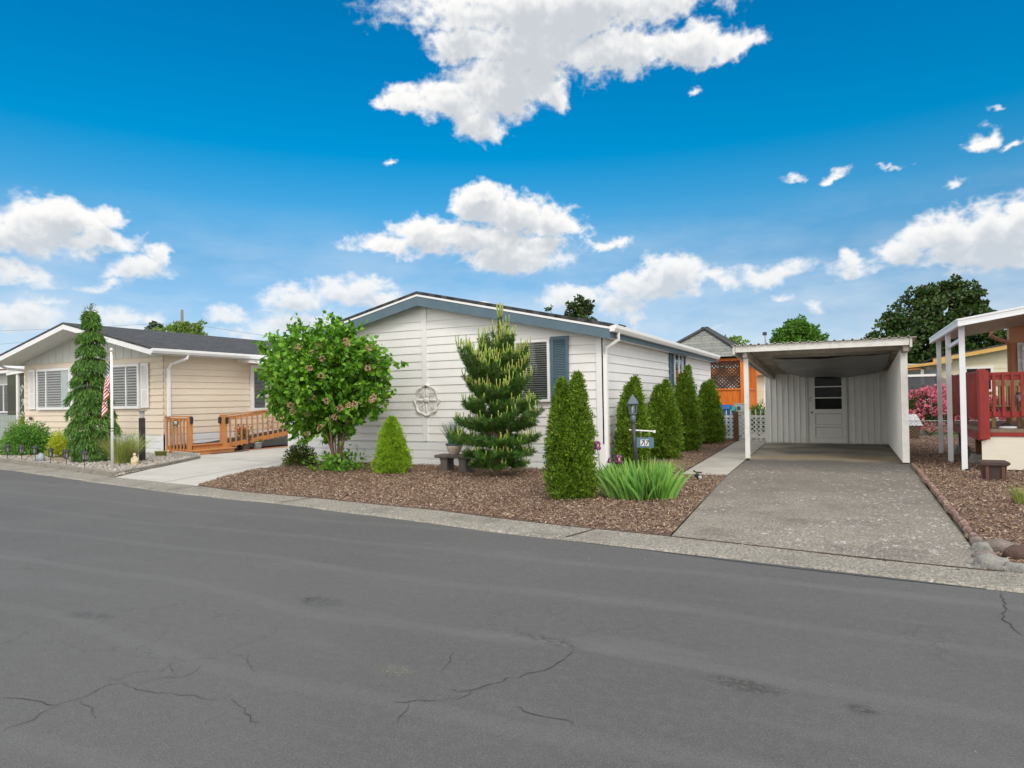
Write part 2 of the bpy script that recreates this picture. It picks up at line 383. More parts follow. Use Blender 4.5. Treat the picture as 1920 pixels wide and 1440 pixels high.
def aggregate(name, base, light, dark, patch=.5, staining=None, streak=(1, .45, 1)):
    mt = bpy.data.materials.new(name); mt.use_nodes = True; T = NT(mt.node_tree); b = T.n['Principled BSDF']; b.inputs['Roughness'].default_value = .9
    vec = T.add('ShaderNodeTexCoord').outputs['Object']
    c = T.mix(T.sstep(T.noise(vec, 38, 4, .75), .42, .60), base, light)
    c = T.mix(T.math('MULTIPLY', T.sstep(T.noise(vec, 60, 3, .7), .52, .64), .8), c, dark)
    c = T.mix(T.math('MULTIPLY', T.sstep(T.noise(vec, 1.1, 7, .72), .44, .70), .5), c, dark)
    if staining:  # stained darker away from the kerb
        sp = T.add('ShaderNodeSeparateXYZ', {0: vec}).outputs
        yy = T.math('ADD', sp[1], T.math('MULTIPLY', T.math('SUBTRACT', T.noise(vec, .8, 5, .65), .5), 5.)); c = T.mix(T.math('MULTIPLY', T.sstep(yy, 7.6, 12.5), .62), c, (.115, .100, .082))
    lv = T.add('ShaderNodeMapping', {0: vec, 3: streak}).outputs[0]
    msk = T.math('MULTIPLY', T.sstep(T.noise(lv, 19, 4, .72), .575, .66), T.sstep(T.math('ADD', T.noise(vec, .9, 4, .6), T.math('MULTIPLY', T.sstep(T.add('ShaderNodeSeparateXYZ', {0: vec}).outputs[0], -.4, 1.0), .14 if staining else 0)), .36, .62))
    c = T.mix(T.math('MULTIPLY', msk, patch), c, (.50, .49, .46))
    if staining:
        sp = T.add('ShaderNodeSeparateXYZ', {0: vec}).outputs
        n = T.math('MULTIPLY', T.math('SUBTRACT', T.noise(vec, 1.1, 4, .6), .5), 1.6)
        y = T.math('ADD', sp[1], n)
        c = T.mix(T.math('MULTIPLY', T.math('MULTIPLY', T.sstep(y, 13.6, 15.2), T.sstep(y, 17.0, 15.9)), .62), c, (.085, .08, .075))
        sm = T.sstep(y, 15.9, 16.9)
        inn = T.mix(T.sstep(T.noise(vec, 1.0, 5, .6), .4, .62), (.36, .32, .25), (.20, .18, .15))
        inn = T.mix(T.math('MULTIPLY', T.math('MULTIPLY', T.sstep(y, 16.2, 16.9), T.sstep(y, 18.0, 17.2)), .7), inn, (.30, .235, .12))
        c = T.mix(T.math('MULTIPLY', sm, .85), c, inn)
    T.l.new(c, b.inputs['Base Color'])
    T.l.new(T.add('ShaderNodeBump', {'Strength': .6, 'Distance': .008, 'Height': T.noise(vec, 80, 3, .7)}).outputs[0], b.inputs['Normal'])
    return mt
MARKS = [(tuple(G(*a)[:2]), tuple(G(*b)[:2]), w_, c_, th, sc) for a, b, w_, c_, th, sc in [
 ((712,1250),(775,1263),.07,(.25,.235,.13),.50,60), ((795,1272),(985,1328),.05,(.22,.21,.13),.56,50),
 ((1320,1268),(1475,1302),.09,(.055,.054,.048),.42,22), ((978,1188),(1095,1216),.07,(.062,.061,.055),.45,22), ((1585,1322),(1650,1340),.06,(.045,.045,.042),.42,25), ((560,1120),(640,1135),.12,(.075,.075,.074),.4,14), ((120,1150),(215,1158),.07,(.078,.08,.08),.4,18)]]
ASPH = asphalt()
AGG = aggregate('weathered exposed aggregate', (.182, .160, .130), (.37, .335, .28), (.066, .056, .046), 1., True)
CURB = aggregate('rough kerb concrete', (.20, .183, .153), (.38, .35, .29), (.085, .077, .063), .6)
CONC = M('smooth pale concrete', (.52, .50, .46), .85, (.45, .43, .39), 1.2, .1, 80, dirt=(.33, .31, .27), dscale=.9, damt=.6, detail=6)
WALKC = M('weathered walk concrete', (.42, .40, .355), .85, (.34, .32, .28), 1.6, .15, 80, dirt=(.20, .185, .16), dscale=1.4, damt=.7, detail=6, stretch=(1, 2.5, 1))
DIRT = M('bare earth', (.12, .085, .055), .95, (.18, .13, .09), 3, .5, 30)
MULCH = M('bark mulch bed', (.10, .06, .042), .95, (.22, .14, .105), 28, 1.0, 40, detail=6)
LAWN = M('lawn green', (.10, .20, .03), .95, (.14, .26, .05), 8, .6, 60)
FIELD = M('distant gravel ground', (.20, .18, .14), .95, (.14, .15, .08), .6, .3, 10)

def flat(name, pts, z, mat, kind='structure'):
    mb = MB(); mb.add([(p[0], p[1], z) for p in pts], [tuple(range(len(pts)))]); o = mb.build(name, mat)
    o['kind'] = kind; return o
out_px = [(0,880),(60,888),(130,898),(190,907),(272.5,918),(350,927.5),(475,941),(540,947.5),(665,963.7),(790,978.7),(920,997),(1045.8,1011.6),(1199,1029.8),(1395,1052.5),(1684.6,1085.7),(1915,1112.8)]
in_px = [(0,867.5),(100,880),(200,893.7),(217,898),(372.5,914.5),(440,924.5),(600,938.7),(690,948.7),(815,961),(920,975),(1056,991.3),(1256.8,1011.6),(1395,1027),(1644,1055.9),(1844,1076),(1915,1081.6)]
OUT = [(-75, 18.8), (-30, 11.0)]+[tuple(G(*p)[:2]) for p in out_px]+[(20, 3.8), (75, -3)]
INN = [(-75, 19.6), (-30, 11.7)]+[tuple(G(*p)[:2]) for p in in_px]+[(20, 4.4), (75, -2.4)]
OX, OY = zip(*OUT); IX, IY = zip(*INN)
def outY(x): return float(np.interp(x, OX, OY))
def innY(x): return float(np.interp(x, IX, IY))
flat('ground', [(-400, -400), (400, -400), (400, 400), (-400, 400)], -.06, FIELD)
flat('road', OUT+[(75, -60), (-75, -60)], 0, ASPH)
mb = MB(); xs = [x for x in np.arange(-70, 60, .5)]
rr = random.Random(5)
jo = {x: rr.uniform(-.018, .018) for x in xs}
for a, b in zip(xs[:-1], xs[1:]):
    za = .03
    p = [(a, outY(a)+jo[a], .0), (b, outY(b)+jo[b], .0), (b, outY(b)+.05+jo[b], .022), (a, outY(a)+.05+jo[a], .022), (b, innY(b), .034), (a, innY(a), .034)]
    mb.add(p, [(0, 1, 2, 3), (3, 2, 4, 5)])
struct(mb.build('curb', CURB))
mb = MB()   # joints between kerb lengths and the seam behind the kerb
for x in (-16.5, -13.6, -10.55, -7.5, -2.62, 3.8):
    a = (x-.10, outY(x-.25)+.03, .031); b = (x+.05, innY(x+.05), .039); mb.add([(a[0]-.012, a[1], a[2]), (a[0]+.012, a[1], a[2]), (b[0]+.012, b[1], b[2]), (b[0]-.012, b[1], b[2])], [(0, 1, 2, 3)])
xs2 = np.arange(-1.72, 1.1, .06)
for a, b in zip(xs2[:-1], xs2[1:]):
    wa = .012+.010*rr.random(); mb.add([(a, innY(a)-wa, .038), (b, innY(b)-wa, .038), (b, innY(b)+.012, .038), (a, innY(a)+.012, .038)], [(0, 1, 2, 3)])
struct(mb.build('curb_joint', M('joint dirt', (.10, .06, .03), .95, (.05, .03, .02), 20)))
# crack sealed edge and cracks of the road, thin sheets on it
mb = MB()
def crack(pts, w=.012, n=14, seed=0, j=.016):
    r = random.Random(seed); P = [Vector(G(*p)) for p in pts]; Q = []
    for a, b in zip(P[:-1], P[1:]):
        k = max(3, int((b-a).length/.055))
        for i in range(k): Q.append(a.lerp(b, i/k)+Vector((r.uniform(-j, j), r.uniform(-j, j), 0)))
    Q.append(P[-1])
    for i in range(len(Q)-1):
        d = (Q[i+1]-Q[i]); s = Vector((-d.y, d.x, 0)).normalized(); w0 = w*.42*(.25+.9*r.random())*min(1, (i+1)/3, (len(Q)-1-i)/3+.2); w1 = w*.42*(.25+.9*r.random())*min(1, (i+2)/3, (len(Q)-2-i)/3+.2)
        mb.add([(*(Q[i]-s*w0/2).xy, .004), (*(Q[i]+s*w0/2).xy, .004), (*(Q[i+1]+s*w1/2).xy, .004), (*(Q[i+1]-s*w1/2).xy, .004)], [(0, 1, 2, 3)])
for i, (pts, w) in enumerate([([(1875,1113),(1885,1140),(1878,1160),(1920,1195)], .022), ([(1078,1218),(1050,1243),(1005,1262),(955,1272),(905,1290),(870,1298),(840,1292)], .014), ([(905,1290),(860,1310),(755,1317),(740,1316)], .011), ([(770,1318),(760,1340),(735,1357)], .012), ([(862,1215),(840,1240),(828,1262)], .009), ([(0,1310),(60,1314),(105,1322),(150,1312),(190,1290),(235,1280)], .012), ([(105,1322),(60,1352),(0,1372)], .013), ([(235,1280),(260,1295),(340,1304),(410,1312)], .012), ([(328,1232),(320,1252),(332,1270)], .008), ([(465,1226),(467,1245),(480,1262)], .009), ([(390,1240),(350,1268),(240,1280)], .007), ([(432,1312),(450,1325),(470,1345),(478,1362)], .012), ([(872,1108),(850,1130),(832,1142)], .007), ([(960,1325),(1000,1338),(1060,1350),(1090,1364)], .012), ([(1720,1165),(1740,1190)], .003), ([(400,1158),(420,1151)], .02), ([(428,1160),(450,1161)], .022), ([(570,1120),(578,1125),(597,1119)], .014), ([(150,1315),(175,1330),(180,1350)], .008), ([(1140,1160),(1100,1185)], .003)]):
    crack(pts, w, seed=i)
struct(mb.build('road_crack', M('dark crack tar', (.042, .042, .041), .9)))  # cracks in a dark tar tone
# fresh dark seal line along the kerb by the drive
mb = MB(); xs3 = np.arange(-1.9, 1.0, .1)
for a, b in zip(xs3[:-1], xs3[1:]):
    f = lambda x: .005+.055*max(0, math.sin((x+1.9)/2.9*math.pi))+.008*math.sin(x*23)*max(0, math.sin((x+1.9)/2.9*math.pi))
    mb.add([(a, outY(a)-f(a), .005), (b, outY(b)-f(b), .005), (b, outY(b)-.002, .006), (a, outY(a)-.002, .006)], [(0, 1, 2, 3)])
struct(mb.build('road_edge_seal', M('fresh seal', (.078, .08, .083), .75, (.06, .062, .066), 9)))

# beds, drives and paths
def poly_in(x, y, poly):
    c = False; n = len(poly)
    for i in range(n):
        x0, y0 = poly[i]; x1, y1 = poly[i-1]
        if (y0 > y) != (y1 > y) and x < (x1-x0)*(y-y0)/(y1-y0)+x0: c = not c
    return c
bl = [tuple(G(*p)[:2]) for p in [(375,913),(420,898),(466.7,885),(525,876.7)]]
BED = [(x, innY(x)+.01) for x in np.linspace(-10.6, -1.72, 30)]+[(-2.03, 12.72), (-2.9, 12.75), (-3.28, 22.6), (-4.45, 22.9), (-4.45, 12.85), (-12.9, 12.85), bl[3], bl[2], bl[1]]
flat('garden_bed', BED, .036, MULCH)
DRL = [(innY, 0)]
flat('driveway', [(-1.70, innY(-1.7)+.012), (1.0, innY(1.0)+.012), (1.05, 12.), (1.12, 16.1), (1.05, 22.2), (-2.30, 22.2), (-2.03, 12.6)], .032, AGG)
flat('footpath', [(-2.86, 12.76), (-2.03, 12.66), (-2.31, 22.0), (-2.31, 23.4), (-3.27, 23.4)], .044, WALKC)
DW2 = [tuple(G(*p)[:2]) for p in [(217,898),(372.5,914.5),(420,898),(466.7,885),(525,876.7)]]
flat('driveway', [DW2[0], DW2[1], (DW2[2][0], DW2[2][1]), DW2[3], DW2[4], (-12.95, 13.5), (-12.95, 24), (-17.3, 24), (-17.3, 13.2), tuple(G(373,860)[:2])], .034, CONC)
mb = MB()   # tooled joints in the pale drive
def jl(a, b, w=.02):
    a = Vector(G(*a)); b = Vector(G(*b)); d = (b-a); s = Vector((-d.y, d.x, 0)).normalized()*w/2
    mb.add([(*(a-s).xy, .039), (*(a+s).xy, .039), (*(b+s).xy, .039), (*(b-s).xy, .039)], [(0, 1, 2, 3)])
jl((310,907), (420,887)); jl((420,887), (525,868)); jl((395,861), (520,869)); jl((375,860), (400,861))
struct(mb.build('driveway_joint', M('joint grey', (.22, .21, .19), .9)))
GRB = [(-26, 11.3), (-23.5, 10.9)]+[(x, innY(x)+.03) for x in np.linspace(-21.5, -13.62, 14)]+[tuple(G(300,877)[:2]), tuple(G(373,861)[:2]), (-17.3, 13.35), (-26, 13.4)]
flat('gravel_bed', GRB, .03, M('gravel bed earth', (.22, .19, .15), .95, (.30, .27, .22), 20, .8, 60))
mb = MB()   # low concrete edging round the gravel bed
path = [(-26, 11.25), (-23.5, 10.85)]+[(x, innY(x)) for x in np.linspace(-21.5, -13.7, 14)]
for a, b in zip(path[:-1], path[1:]): mb.beam((*a, .06), (*b, .06), .13, .14)
a, b = G(205, 896), G(300, 878); c_ = G(372, 862); mb.beam((a[0], a[1], .05), (b[0], b[1], .05), .10, .11); mb.beam((b[0], b[1], .05), (c_[0], c_[1], .05), .10, .11)
struct(mb.build('curb', CURB))
BR = [(1.16, 6.95), (1.16, 16.2), (1.16, 27.0), (12, 27.0), (12, 5.6), (4, 6.35)]
flat('garden_bed', BR, .02, MULCH)
flat('lawn', [(2.6, 26.6), (14, 26.6), (14, 40), (2.6, 40)], .03, LAWN)
flat('ground_path', [(-4.4, 23.4), (-2.3, 23.4), (1.1, 24.6), (1.1, 60), (-14, 60), (-14, 24.5)], -.02, M('worn path ground', (.30, .27, .22), .95, (.24, .21, .17), 3))
flat('brick_path', [(-17.3, 15.05), (-16.95, 15.05), (-16.7, 22), (-17.3, 22)], .041, M('red brick pavers', (.42, .17, .09), .85, (.50, .24, .14), 12, .3, 30))

# bark chips, river stones and grass: far too many to count
def scatter(poly, dens, zone=None):
    xs = [p[0] for p in poly]; ys = [p[1] for p in poly]; A = (max(xs)-min(xs))*(max(ys)-min(ys))
    n = int(A*dens); X = rng.uniform(min(xs), max(xs), n); Y = rng.uniform(min(ys), max(ys), n)
    ok = np.zeros(n, bool); px = np.array(poly)
    for i in range(len(px)):
        x0, y0 = px[i]; x1, y1 = px[i-1]
        cond = ((y0 > Y) != (y1 > Y)) & (X < (x1-x0)*(Y-y0)/((y1-y0) if y1 != y0 else 1e-9)+x0); ok ^= cond
    return X[ok], Y[ok]
CHIP = leafmat('bark chips', [(.045, .025, .015), (.12, .068, .04), (.19, .115, .072), (.27, .18, .12), (.15, .095, .062), (.40, .31, .23), (.26, .145, .07), (.58, .49, .40)], .85, 0)
def chips(name, X, Y, z0, s0, s1, amp, mat=CHIP):
    n = len(X); Z = z0+amp*np.abs(rng.normal(size=n))*.5+amp*.5*(np.sin(X*5)+np.sin(Y*7+X*3))*.5
    a = rng.uniform(0, 2*np.pi, n); L = rng.uniform(s0, s1, n)[:, None]; tilt = rng.normal(0, .38, n); roll_ = rng.normal(0, .5, n)
    D = np.stack([np.cos(a)*np.cos(tilt), np.sin(a)*np.cos(tilt), np.sin(tilt)], 1); Sd = np.stack([-np.sin(a), np.cos(a), roll_], 1); Sd = unit(Sd); Up = np.cross(D, Sd)
    W = L*rng.uniform(.22, .5, n)[:, None]; P = np.stack([X, Y, Z], 1)
    V = np.stack([P-D*L*.5, P+Sd*W*.5-D*L*.1, P+D*L*.5, P-Sd*W*.5+D*L*.1, P+Up*W*.28], 1).reshape(-1, 3); b = np.arange(n)[:, None]*5
    F = np.concatenate([b+np.array([q]) for q in ([0, 1, 4], [1, 2, 4], [2, 3, 4], [3, 0, 4])])
    o = mesh_np(name, V, F, mat); o['kind'] = 'stuff'; return o
X, Y = scatter(BED, 1750)
keep = rng.random(len(X)) < np.clip(1.3-(Y-7)/11, .3, 1); X, Y = X[keep], Y[keep]
ch = chips('bark_chips', X, Y, .045, .018, .055, .022); tag(ch, 'brown bark chips covering the bed before the white house', 'mulch')
r5 = random.Random(8); gx = []; gy = []
for _ in range(420):
    x = r5.uniform(-10.2, 1.4); off = abs(r5.gauss(0, .16)); y = innY(x)-off+.02; gx.append(x); gy.append(y)
for _ in range(60): x = r5.uniform(-1.7, 1.0); gx.append(x); gy.append(innY(x)+r5.random()**2*8)
gx, gy = np.array(gx), np.array(gy)
ch = chips('stray_bark', gx, gy, .036, .010, .032, .004); tag(ch, 'stray bark chips spilled along the kerb', 'bark litter')
gx = np.array([r5.uniform(-9, 3) for _ in range(260)]); gy = np.array([outY(x)-abs(r5.gauss(0, .9)) for x in gx])
ch = chips('road_grit', gx, gy, .004, .006, .020, .002, leafmat('grit and leaf bits', [(.30, .28, .25), (.22, .14, .08), (.45, .42, .36), (.05, .05, .05)], .9, 0)); tag(ch, 'scattered grit and leaf bits on the road near the kerb', 'grit')
X, Y = scatter([(1.17, 7.0), (1.17, 27), (6, 27), (6, 6.2), (2.5, 6.6)], 1100)
keep = rng.random(len(X)) < np.clip(1.3-(Y-7)/16, .25, 1); X, Y = X[keep], Y[keep]
ch = chips('bark_chips', X, Y, .03, .02, .06, .02); tag(ch, 'brown bark chips covering the ground beside the log edging', 'mulch')
STN = leafmat('river stones', [(.16, .14, .12), (.30, .27, .23), (.42, .38, .32), (.26, .24, .22), (.50, .47, .42), (.34, .27, .20)], .7, 0)
X, Y = scatter(GRB, 260); n = len(X)
oc = np.array([[1,0,0],[.5,.8,.1],[-.5,.85,0],[-1,0,0],[-.5,-.8,.1],[.55,-.8,0],[.3,.1,.75],[-.35,.05,.7]])
s = rng.uniform(.02, .055, n)[:, None, None]; a = rng.uniform(0, 6.28, n); c_, s_ = np.cos(a), np.sin(a)
V = oc[None]*s*rng.uniform(.7, 1.1, (n, 8, 1)); V[:, :, 1] *= rng.uniform(.5, .9, (n, 1)); x = V[:, :, 0]*c_[:, None]-V[:, :, 1]*s_[:, None]; y = V[:, :, 0]*s_[:, None]+V[:, :, 1]*c_[:, None]
V = np.stack([x+X[:, None], y+Y[:, None], V[:, :, 2]+.04+rng.uniform(0, .02, n)[:, None]], 2).reshape(-1, 3); b = np.arange(n)[:, None]*8
F = np.concatenate([b+np.array([q]) for q in ([0,1,6],[1,2,7],[1,7,6],[2,3,7],[3,4,7],[4,5,6],[4,6,7],[5,0,6])])
st = mesh_np('river_stones', V, F, STN, smooth=False); st['kind'] = 'stuff'; tag(st, 'pale river stones covering the bed before the beige house', 'gravel')

# ------------------------------------------------------------------ wall and window helpers
def lap(mb, u0, u1f, z0, z1, expo, pos, n_sign, axis, out=.022, thick=.0):
    """lap siding courses on a wall plane; axis 'x' = wall runs along x at y=pos facing n_sign*y; u limits may depend on z"""
    z = z0; i = 0
    while z < z1-1e-3:
        zt = min(z+expo, z1); a0, b0 = u0(z), u1f(z); a1, b1 = u0(zt), u1f(zt)
        if b1 <= a1: a1 = b1 = (a1+b1)/2
        if b0 > a0:
            o0, o1 = pos+n_sign*out, pos+n_sign*.004
            if axis == 'x': vs = [(a0, o0, z), (b0, o0, z), (b1, o1, zt), (a1, o1, zt), (a0, pos, z), (b0, pos, z)]
            else: vs = [(o0, a0, z), (o0, b0, z), (o1, b1, zt), (o1, a1, zt), (pos, a0, z), (pos, b0, z)]
            mb.add(vs, [(0, 1, 2, 3), (4, 5, 1, 0)])
        z = zt
def window(root, axis, pos, sgn, u0, u1, z0, z1, splits=(), fr=.06, blinds=True, name='window', bp=.046, label=None, cv=.42):
    """window standing on a wall plane: frame > pane, blind, room"""
    def bx(mb, a0, a1, d0, d1, c0, c1):
        d0, d1 = pos+sgn*d0, pos+sgn*d1
        (mb.box(a0, a1, d0, d1, c0, c1) if axis == 'x' else mb.box(d0, d1, a0, a1, c0, c1))
    f = MB(); bx(f, u0-fr, u1+fr, .0, .075, z1, z1+fr); bx(f, u0-fr, u1+fr, .0, .08, z0-fr, z0); bx(f, u0-fr, u0, .0, .072, z0, z1); bx(f, u1, u1+fr, .0, .072, z0, z1)
    for s in splits: bx(f, s-.025, s+.025, .03, .07, z0, z1)
    w = f.build(name, WTRIM, root)
    if label: w['label'] = label
    g = MB(); bx(g, u0, u1, .052, .056, z0, z1); sub(g, 'pane', GLASS, w, root)
    r = MB(); bx(r, u0, u1, .024, .028, z0, z1); sub(r, 'room', DARKIN, w, root)
    if blinds:
        b = MB(); z = z0+.02
        while z < z1-.01:
            d0, d1 = pos+sgn*.032, pos+sgn*.045
            vs = [(u0+.02, d0, z), (u1-.02, d0, z), (u1-.02, d1, z+bp*cv), (u0+.02, d1, z+bp*cv), (u0+.02, d0, z+.004), (u1-.02, d0, z+.004), (u1-.02, d1, z+bp*cv+.004), (u0+.02, d1, z+bp*cv+.004)]
            if axis != 'x': vs = [(q, p, r_) for p, q, r_ in vs]
            b.add(vs, [(0, 1, 2, 3), (7, 6, 5, 4), (0, 4, 5, 1), (2, 6, 7, 3)]); z += bp
        sub(b, 'blind', BLIND, w, root)
    return w
def shutter(root, axis, pos, sgn, u0, u1, z0, z1, mat, label=None):
    def bx(mb, a0, a1, d0, d1, c0, c1):
        d0, d1 = pos+sgn*d0, pos+sgn*d1
        (mb.box(a0, a1, d0, d1, c0, c1) if axis == 'x' else mb.box(d0, d1, a0, a1, c0, c1))
    m = MB(); w = u1-u0; e = w*.16; bx(m, u0, u0+e, .02, .05, z0, z1); bx(m, u1-e, u1, .02, .05, z0, z1)
    zm = z0+(z1-z0)*.40
    for a, b in ((z0, z0+.07), (zm-.03, zm+.03), (z1-.07, z1)): bx(m, u0+e, u1-e, .02, .048, a, b)
    bx(m, u0+e, u1-e, .02, .026, z0+.07, z1-.07)
    z = z0+.08
    while z < z1-.09:
        if abs(z-zm) > .04:
            d0, d1 = pos+sgn*.046, pos+sgn*.026
            vs = [(u0+e, d0, z), (u1-e, d0, z), (u1-e, d1, z+.028), (u0+e, d1, z+.028)]
            if axis != 'x': vs = [(q, p, r_) for p, q, r_ in vs]
            m.add(vs, [(0, 1, 2, 3)])
        z += .034
    o = m.build('shutter', mat, root)
    if label: o['label'] = label
    return o
def skirting(mb, axis, pos, sgn, u0, u1, z0, z1):
    """ribbed vinyl skirting, profile with horizontal folds"""
    zs = [z0]; prof = [(z0, .012)]
    z = z0; h = (z1-z0)/3
    for i in range(3):
        prof += [(z+h*.72, .012), (z+h*.76, -.004), (z+h*.82, -.004), (z+h*.86, .010), (z+h*.90, .010), (z+h*.94, -.004), (z+h*.985, .012)]; z += h
    for (za, da), (zb, db) in zip(prof[:-1], prof[1:]):
        vs = [(u0, pos+sgn*(da+.006), za), (u1, pos+sgn*(da+.006), za), (u1, pos+sgn*(db+.006), zb), (u0, pos+sgn*(db+.006), zb)]
        if axis != 'x': vs = [(q, p, r_) for p, q, r_ in vs]
        mb.add(vs, [(0, 1, 2, 3)])
# ------------------------------------------------------------------ the white house
YF, XS, XL = 12.79, -4.40, -12.9; XC = (XS+XL)/2; YB = 24.42
H1 = thing('white_house', 'white manufactured home with slate blue gable trim and shutters', 'house', (XC, YF, 0))
ze, za = 2.92, 3.92; sl_ = (za-ze)/(XS+.2-XC)
gz = lambda x: za-.05-abs(x-XC)*sl_
mb = MB(); mb.prism([(XL, .0), (XS, .0), (XS, gz(XS)), (XC, gz(XC)), (XL, gz(XL))], 'y', YF, YB)
xl = lambda z: max(XL, XC-(za-.05-z)/sl_) ; xr = lambda z: min(XS, XC+(za-.05-z)/sl_)
lap(mb, xl, xr, .58, 3.85, .183, YF, -1, 'x'); lap(mb, lambda z: YF, lambda z: YB, .58, 2.95, .183, XS, 1, 'y')
mb.build('wall', WHITE, H1)
mb = MB(); skirting(mb, 'x', YF, -1, XL, XS+.01, .02, .58); skirting(mb, 'y', XS, 1, YF-.01, YB, .02, .58); mb.build('skirting', SKIRT, H1)
for s in (-1, 1):
    y0, y1 = YF-.30, YB+.25; xe = XC+s*(XS+.30-XC)
    e = lambda x, o=0: (x, za+.06+o-abs(x-XC)*sl_)
    m = MB(); m.prism([e(XC), e(xe), (xe, e(xe)[1]-.07), (XC, e(XC)[1]-.07)], 'y', y0, y1); m.build('roof', ROOFD, H1)
    m = MB(); m.prism([(XC, e(XC)[1]-.072), (xe-s*.01, e(xe)[1]-.072), (xe-s*.01, e(xe)[1]-.115), (XC, e(XC)[1]-.115)], 'y', y0-.012, y0+.1); m.build('drip_edge', WTRIM, H1)
    m = MB(); m.prism([(XC, e(XC)[1]-.117), (xe-s*.03, e(xe)[1]-.117), (xe-s*.03, e(xe)[1]-.30), (XC, e(XC)[1]-.325)], 'y', y0, y0+.035); m.build('fascia', BLUE, H1)
    m = MB(); m.prism([(XC, e(XC)[1]-.13), (xe-s*.05, e(xe)[1]-.13), (xe-s*.05, e(xe)[1]-.15), (XC, e(XC)[1]-.15)], 'y', y0+.037, YF-.02); m.build('soffit', WTRIM, H1)
xe = XS+.30; zt = za+.06-(xe-XC)*sl_
m = MB(); m.box(xe-.10, xe-.04, YF-.26, YB+.2, zt-.26, zt-.08); m.build('fascia', BLUE, H1)
m = MB(); m.box(XS+.024, xe-.1, YF-.2, YB, zt-.25, zt-.235); m.build('soffit', WTRIM, H1)
m = MB(); m.prism([(xe-.03, zt-.06), (xe+.10, zt-.03), (xe+.10, zt-.10), (xe+.06, zt-.165), (xe-.03, zt-.165)], 'y', YF-.32, YB-.15); m.build('gutter', WTRIM, H1, bevel=.006)
m = MB(); m.tube([(xe+.03, YF+.03, zt-.16), (xe+.03, YF+.05, zt-.30), (XS+.09, YF+.0, zt-.46), (XS+.06, YF+.05, zt-.6)], .038, 8); m.beam((XS+.065, YF+.05, zt-.56), (XS+.065, YF+.05, .06), .06, .085, (0, 1, 0)); m.build('downspout', WTRIM, H1)
m = MB(); m.box(XS-.12, XS+.028, YF-.036, YF-.0, .58, gz(XS-.12)); m.box(XS, XS+.034, YF-.036, YF+.13, .58, 2.95); m.box(XS-.07, XS+.03, YF-.034, YF, .0, .578); m.box(XS, XS+.034, YF-.03, YF+.1, .0, .578); m.build('corner_trim', WTRIM, H1)
m = MB(); m.box(XC-.065, XC+.065, YF-.04, YF, .585, gz(XC)-.01); m.build('centre_trim', WTRIM, H1)
m = MB(); m.box(XS, XS+.034, YB-.1, YB, .58, 2.9); m.build('corner_trim', WTRIM, H1)
wz1 = 2.69; window(H1, 'x', YF-.02, -1, -6.27, -5.57, 1.50, wz1, (), .055)
shutter(H1, 'x', YF-.02, -1, -5.5, -5.1, 1.42, 2.79, BLUE); shutter(H1, 'x', YF-.02, -1, -6.74, -6.35, 1.42, 2.79, BLUE)
window(H1, 'y', XS+.02, 1, 18.75, 19.72, 1.86, 2.74, (19.25,), .05, False)
shutter(H1, 'y', XS+.02, 1, 18.28, 18.68, 1.75, 2.80, BLUE); shutter(H1, 'y', XS+.02, 1, 19.80, 20.2, 1.75, 2.80, BLUE)
vx = PY(905, 556, 15.5)[0]; m = MB(); m.lathe([(.24, 0), (.24, .06), (.20, .11), (.10, .15), (.01, .16)], (vx, 15.5, za+.05-(vx-XC)*sl_), 16); m.build('roof_vent', M('pale vent metal', (.55, .57, .58), .4), H1, smooth=True)
m = MB(); m.tube([(xe+.05, YF+.5, zt), (xe-.1, YF+.5, zt+.05)], .02, 6); m.build('roof_stub', BLACKP, H1)
# ------------------------------------------------------------------ the beige house
X8, Y8, L8 = -18.35, 13.23, -25.7; C8 = -21.95; B8 = 30.
q8 = lambda px, py, Y=Y8: PY(px, py, Y)
H2 = thing('beige_house', 'beige manufactured home with white gutters and charcoal shingle roof', 'house', (C8, Y8, 0))
ze8 = 3.17; s8 = .235; za8 = ze8+s8*(X8+.6-C8); g8 = lambda x: za8-.20-abs(x-C8)*s8
mb = MB(); mb.prism([(L8, 0), (X8, 0), (X8, g8(X8)), (C8, g8(C8)), (L8, g8(L8))], 'y', Y8, B8)
lap(mb, lambda z: L8, lambda z: X8, .62, 3.0, .2, Y8, -1, 'x', .028); lap(mb, lambda z: Y8, lambda z: B8, .62, 3.0, .2, X8, 1, 'y', .028); mb.build('wall', BEIGE, H2)
m = MB(); xg = [L8+.02]+list(np.arange(L8+.3, X8-.1, .4))+[X8-.02]
for a, b in zip(xg[:-1], xg[1:]):
    pl = [(a+.010, 2.98), (b-.010, 2.98), (b-.010, g8(b))]+([(C8, g8(C8))] if a < C8 < b else [])+[(a+.010, g8(a))]; m.prism(pl, 'y', Y8-.034, Y8-.022)
m.prism([(L8+.02, 2.98), (X8-.02, 2.98), (X8-.02, g8(X8)), (C8, g8(C8)), (L8+.02, g8(L8))], 'y', Y8-.021, Y8-.001)
m.build('gable_panel', GABLE, H2)
m = MB(); skirting(m, 'x', Y8, -1, L8, X8+.01, .02, .62); skirting(m, 'y', X8, 1, Y8-.01, B8, .02, .62); m.build('skirting', SKIRT, H2)
m = MB(); m.box(X8-.09, X8+.032, Y8-.032, Y8, 0, .62); m.box(X8, X8+.032, Y8-.032, Y8+.09, 0, .62); m.build('corner_trim', WTRIM, H2)
y0 = Y8-.85
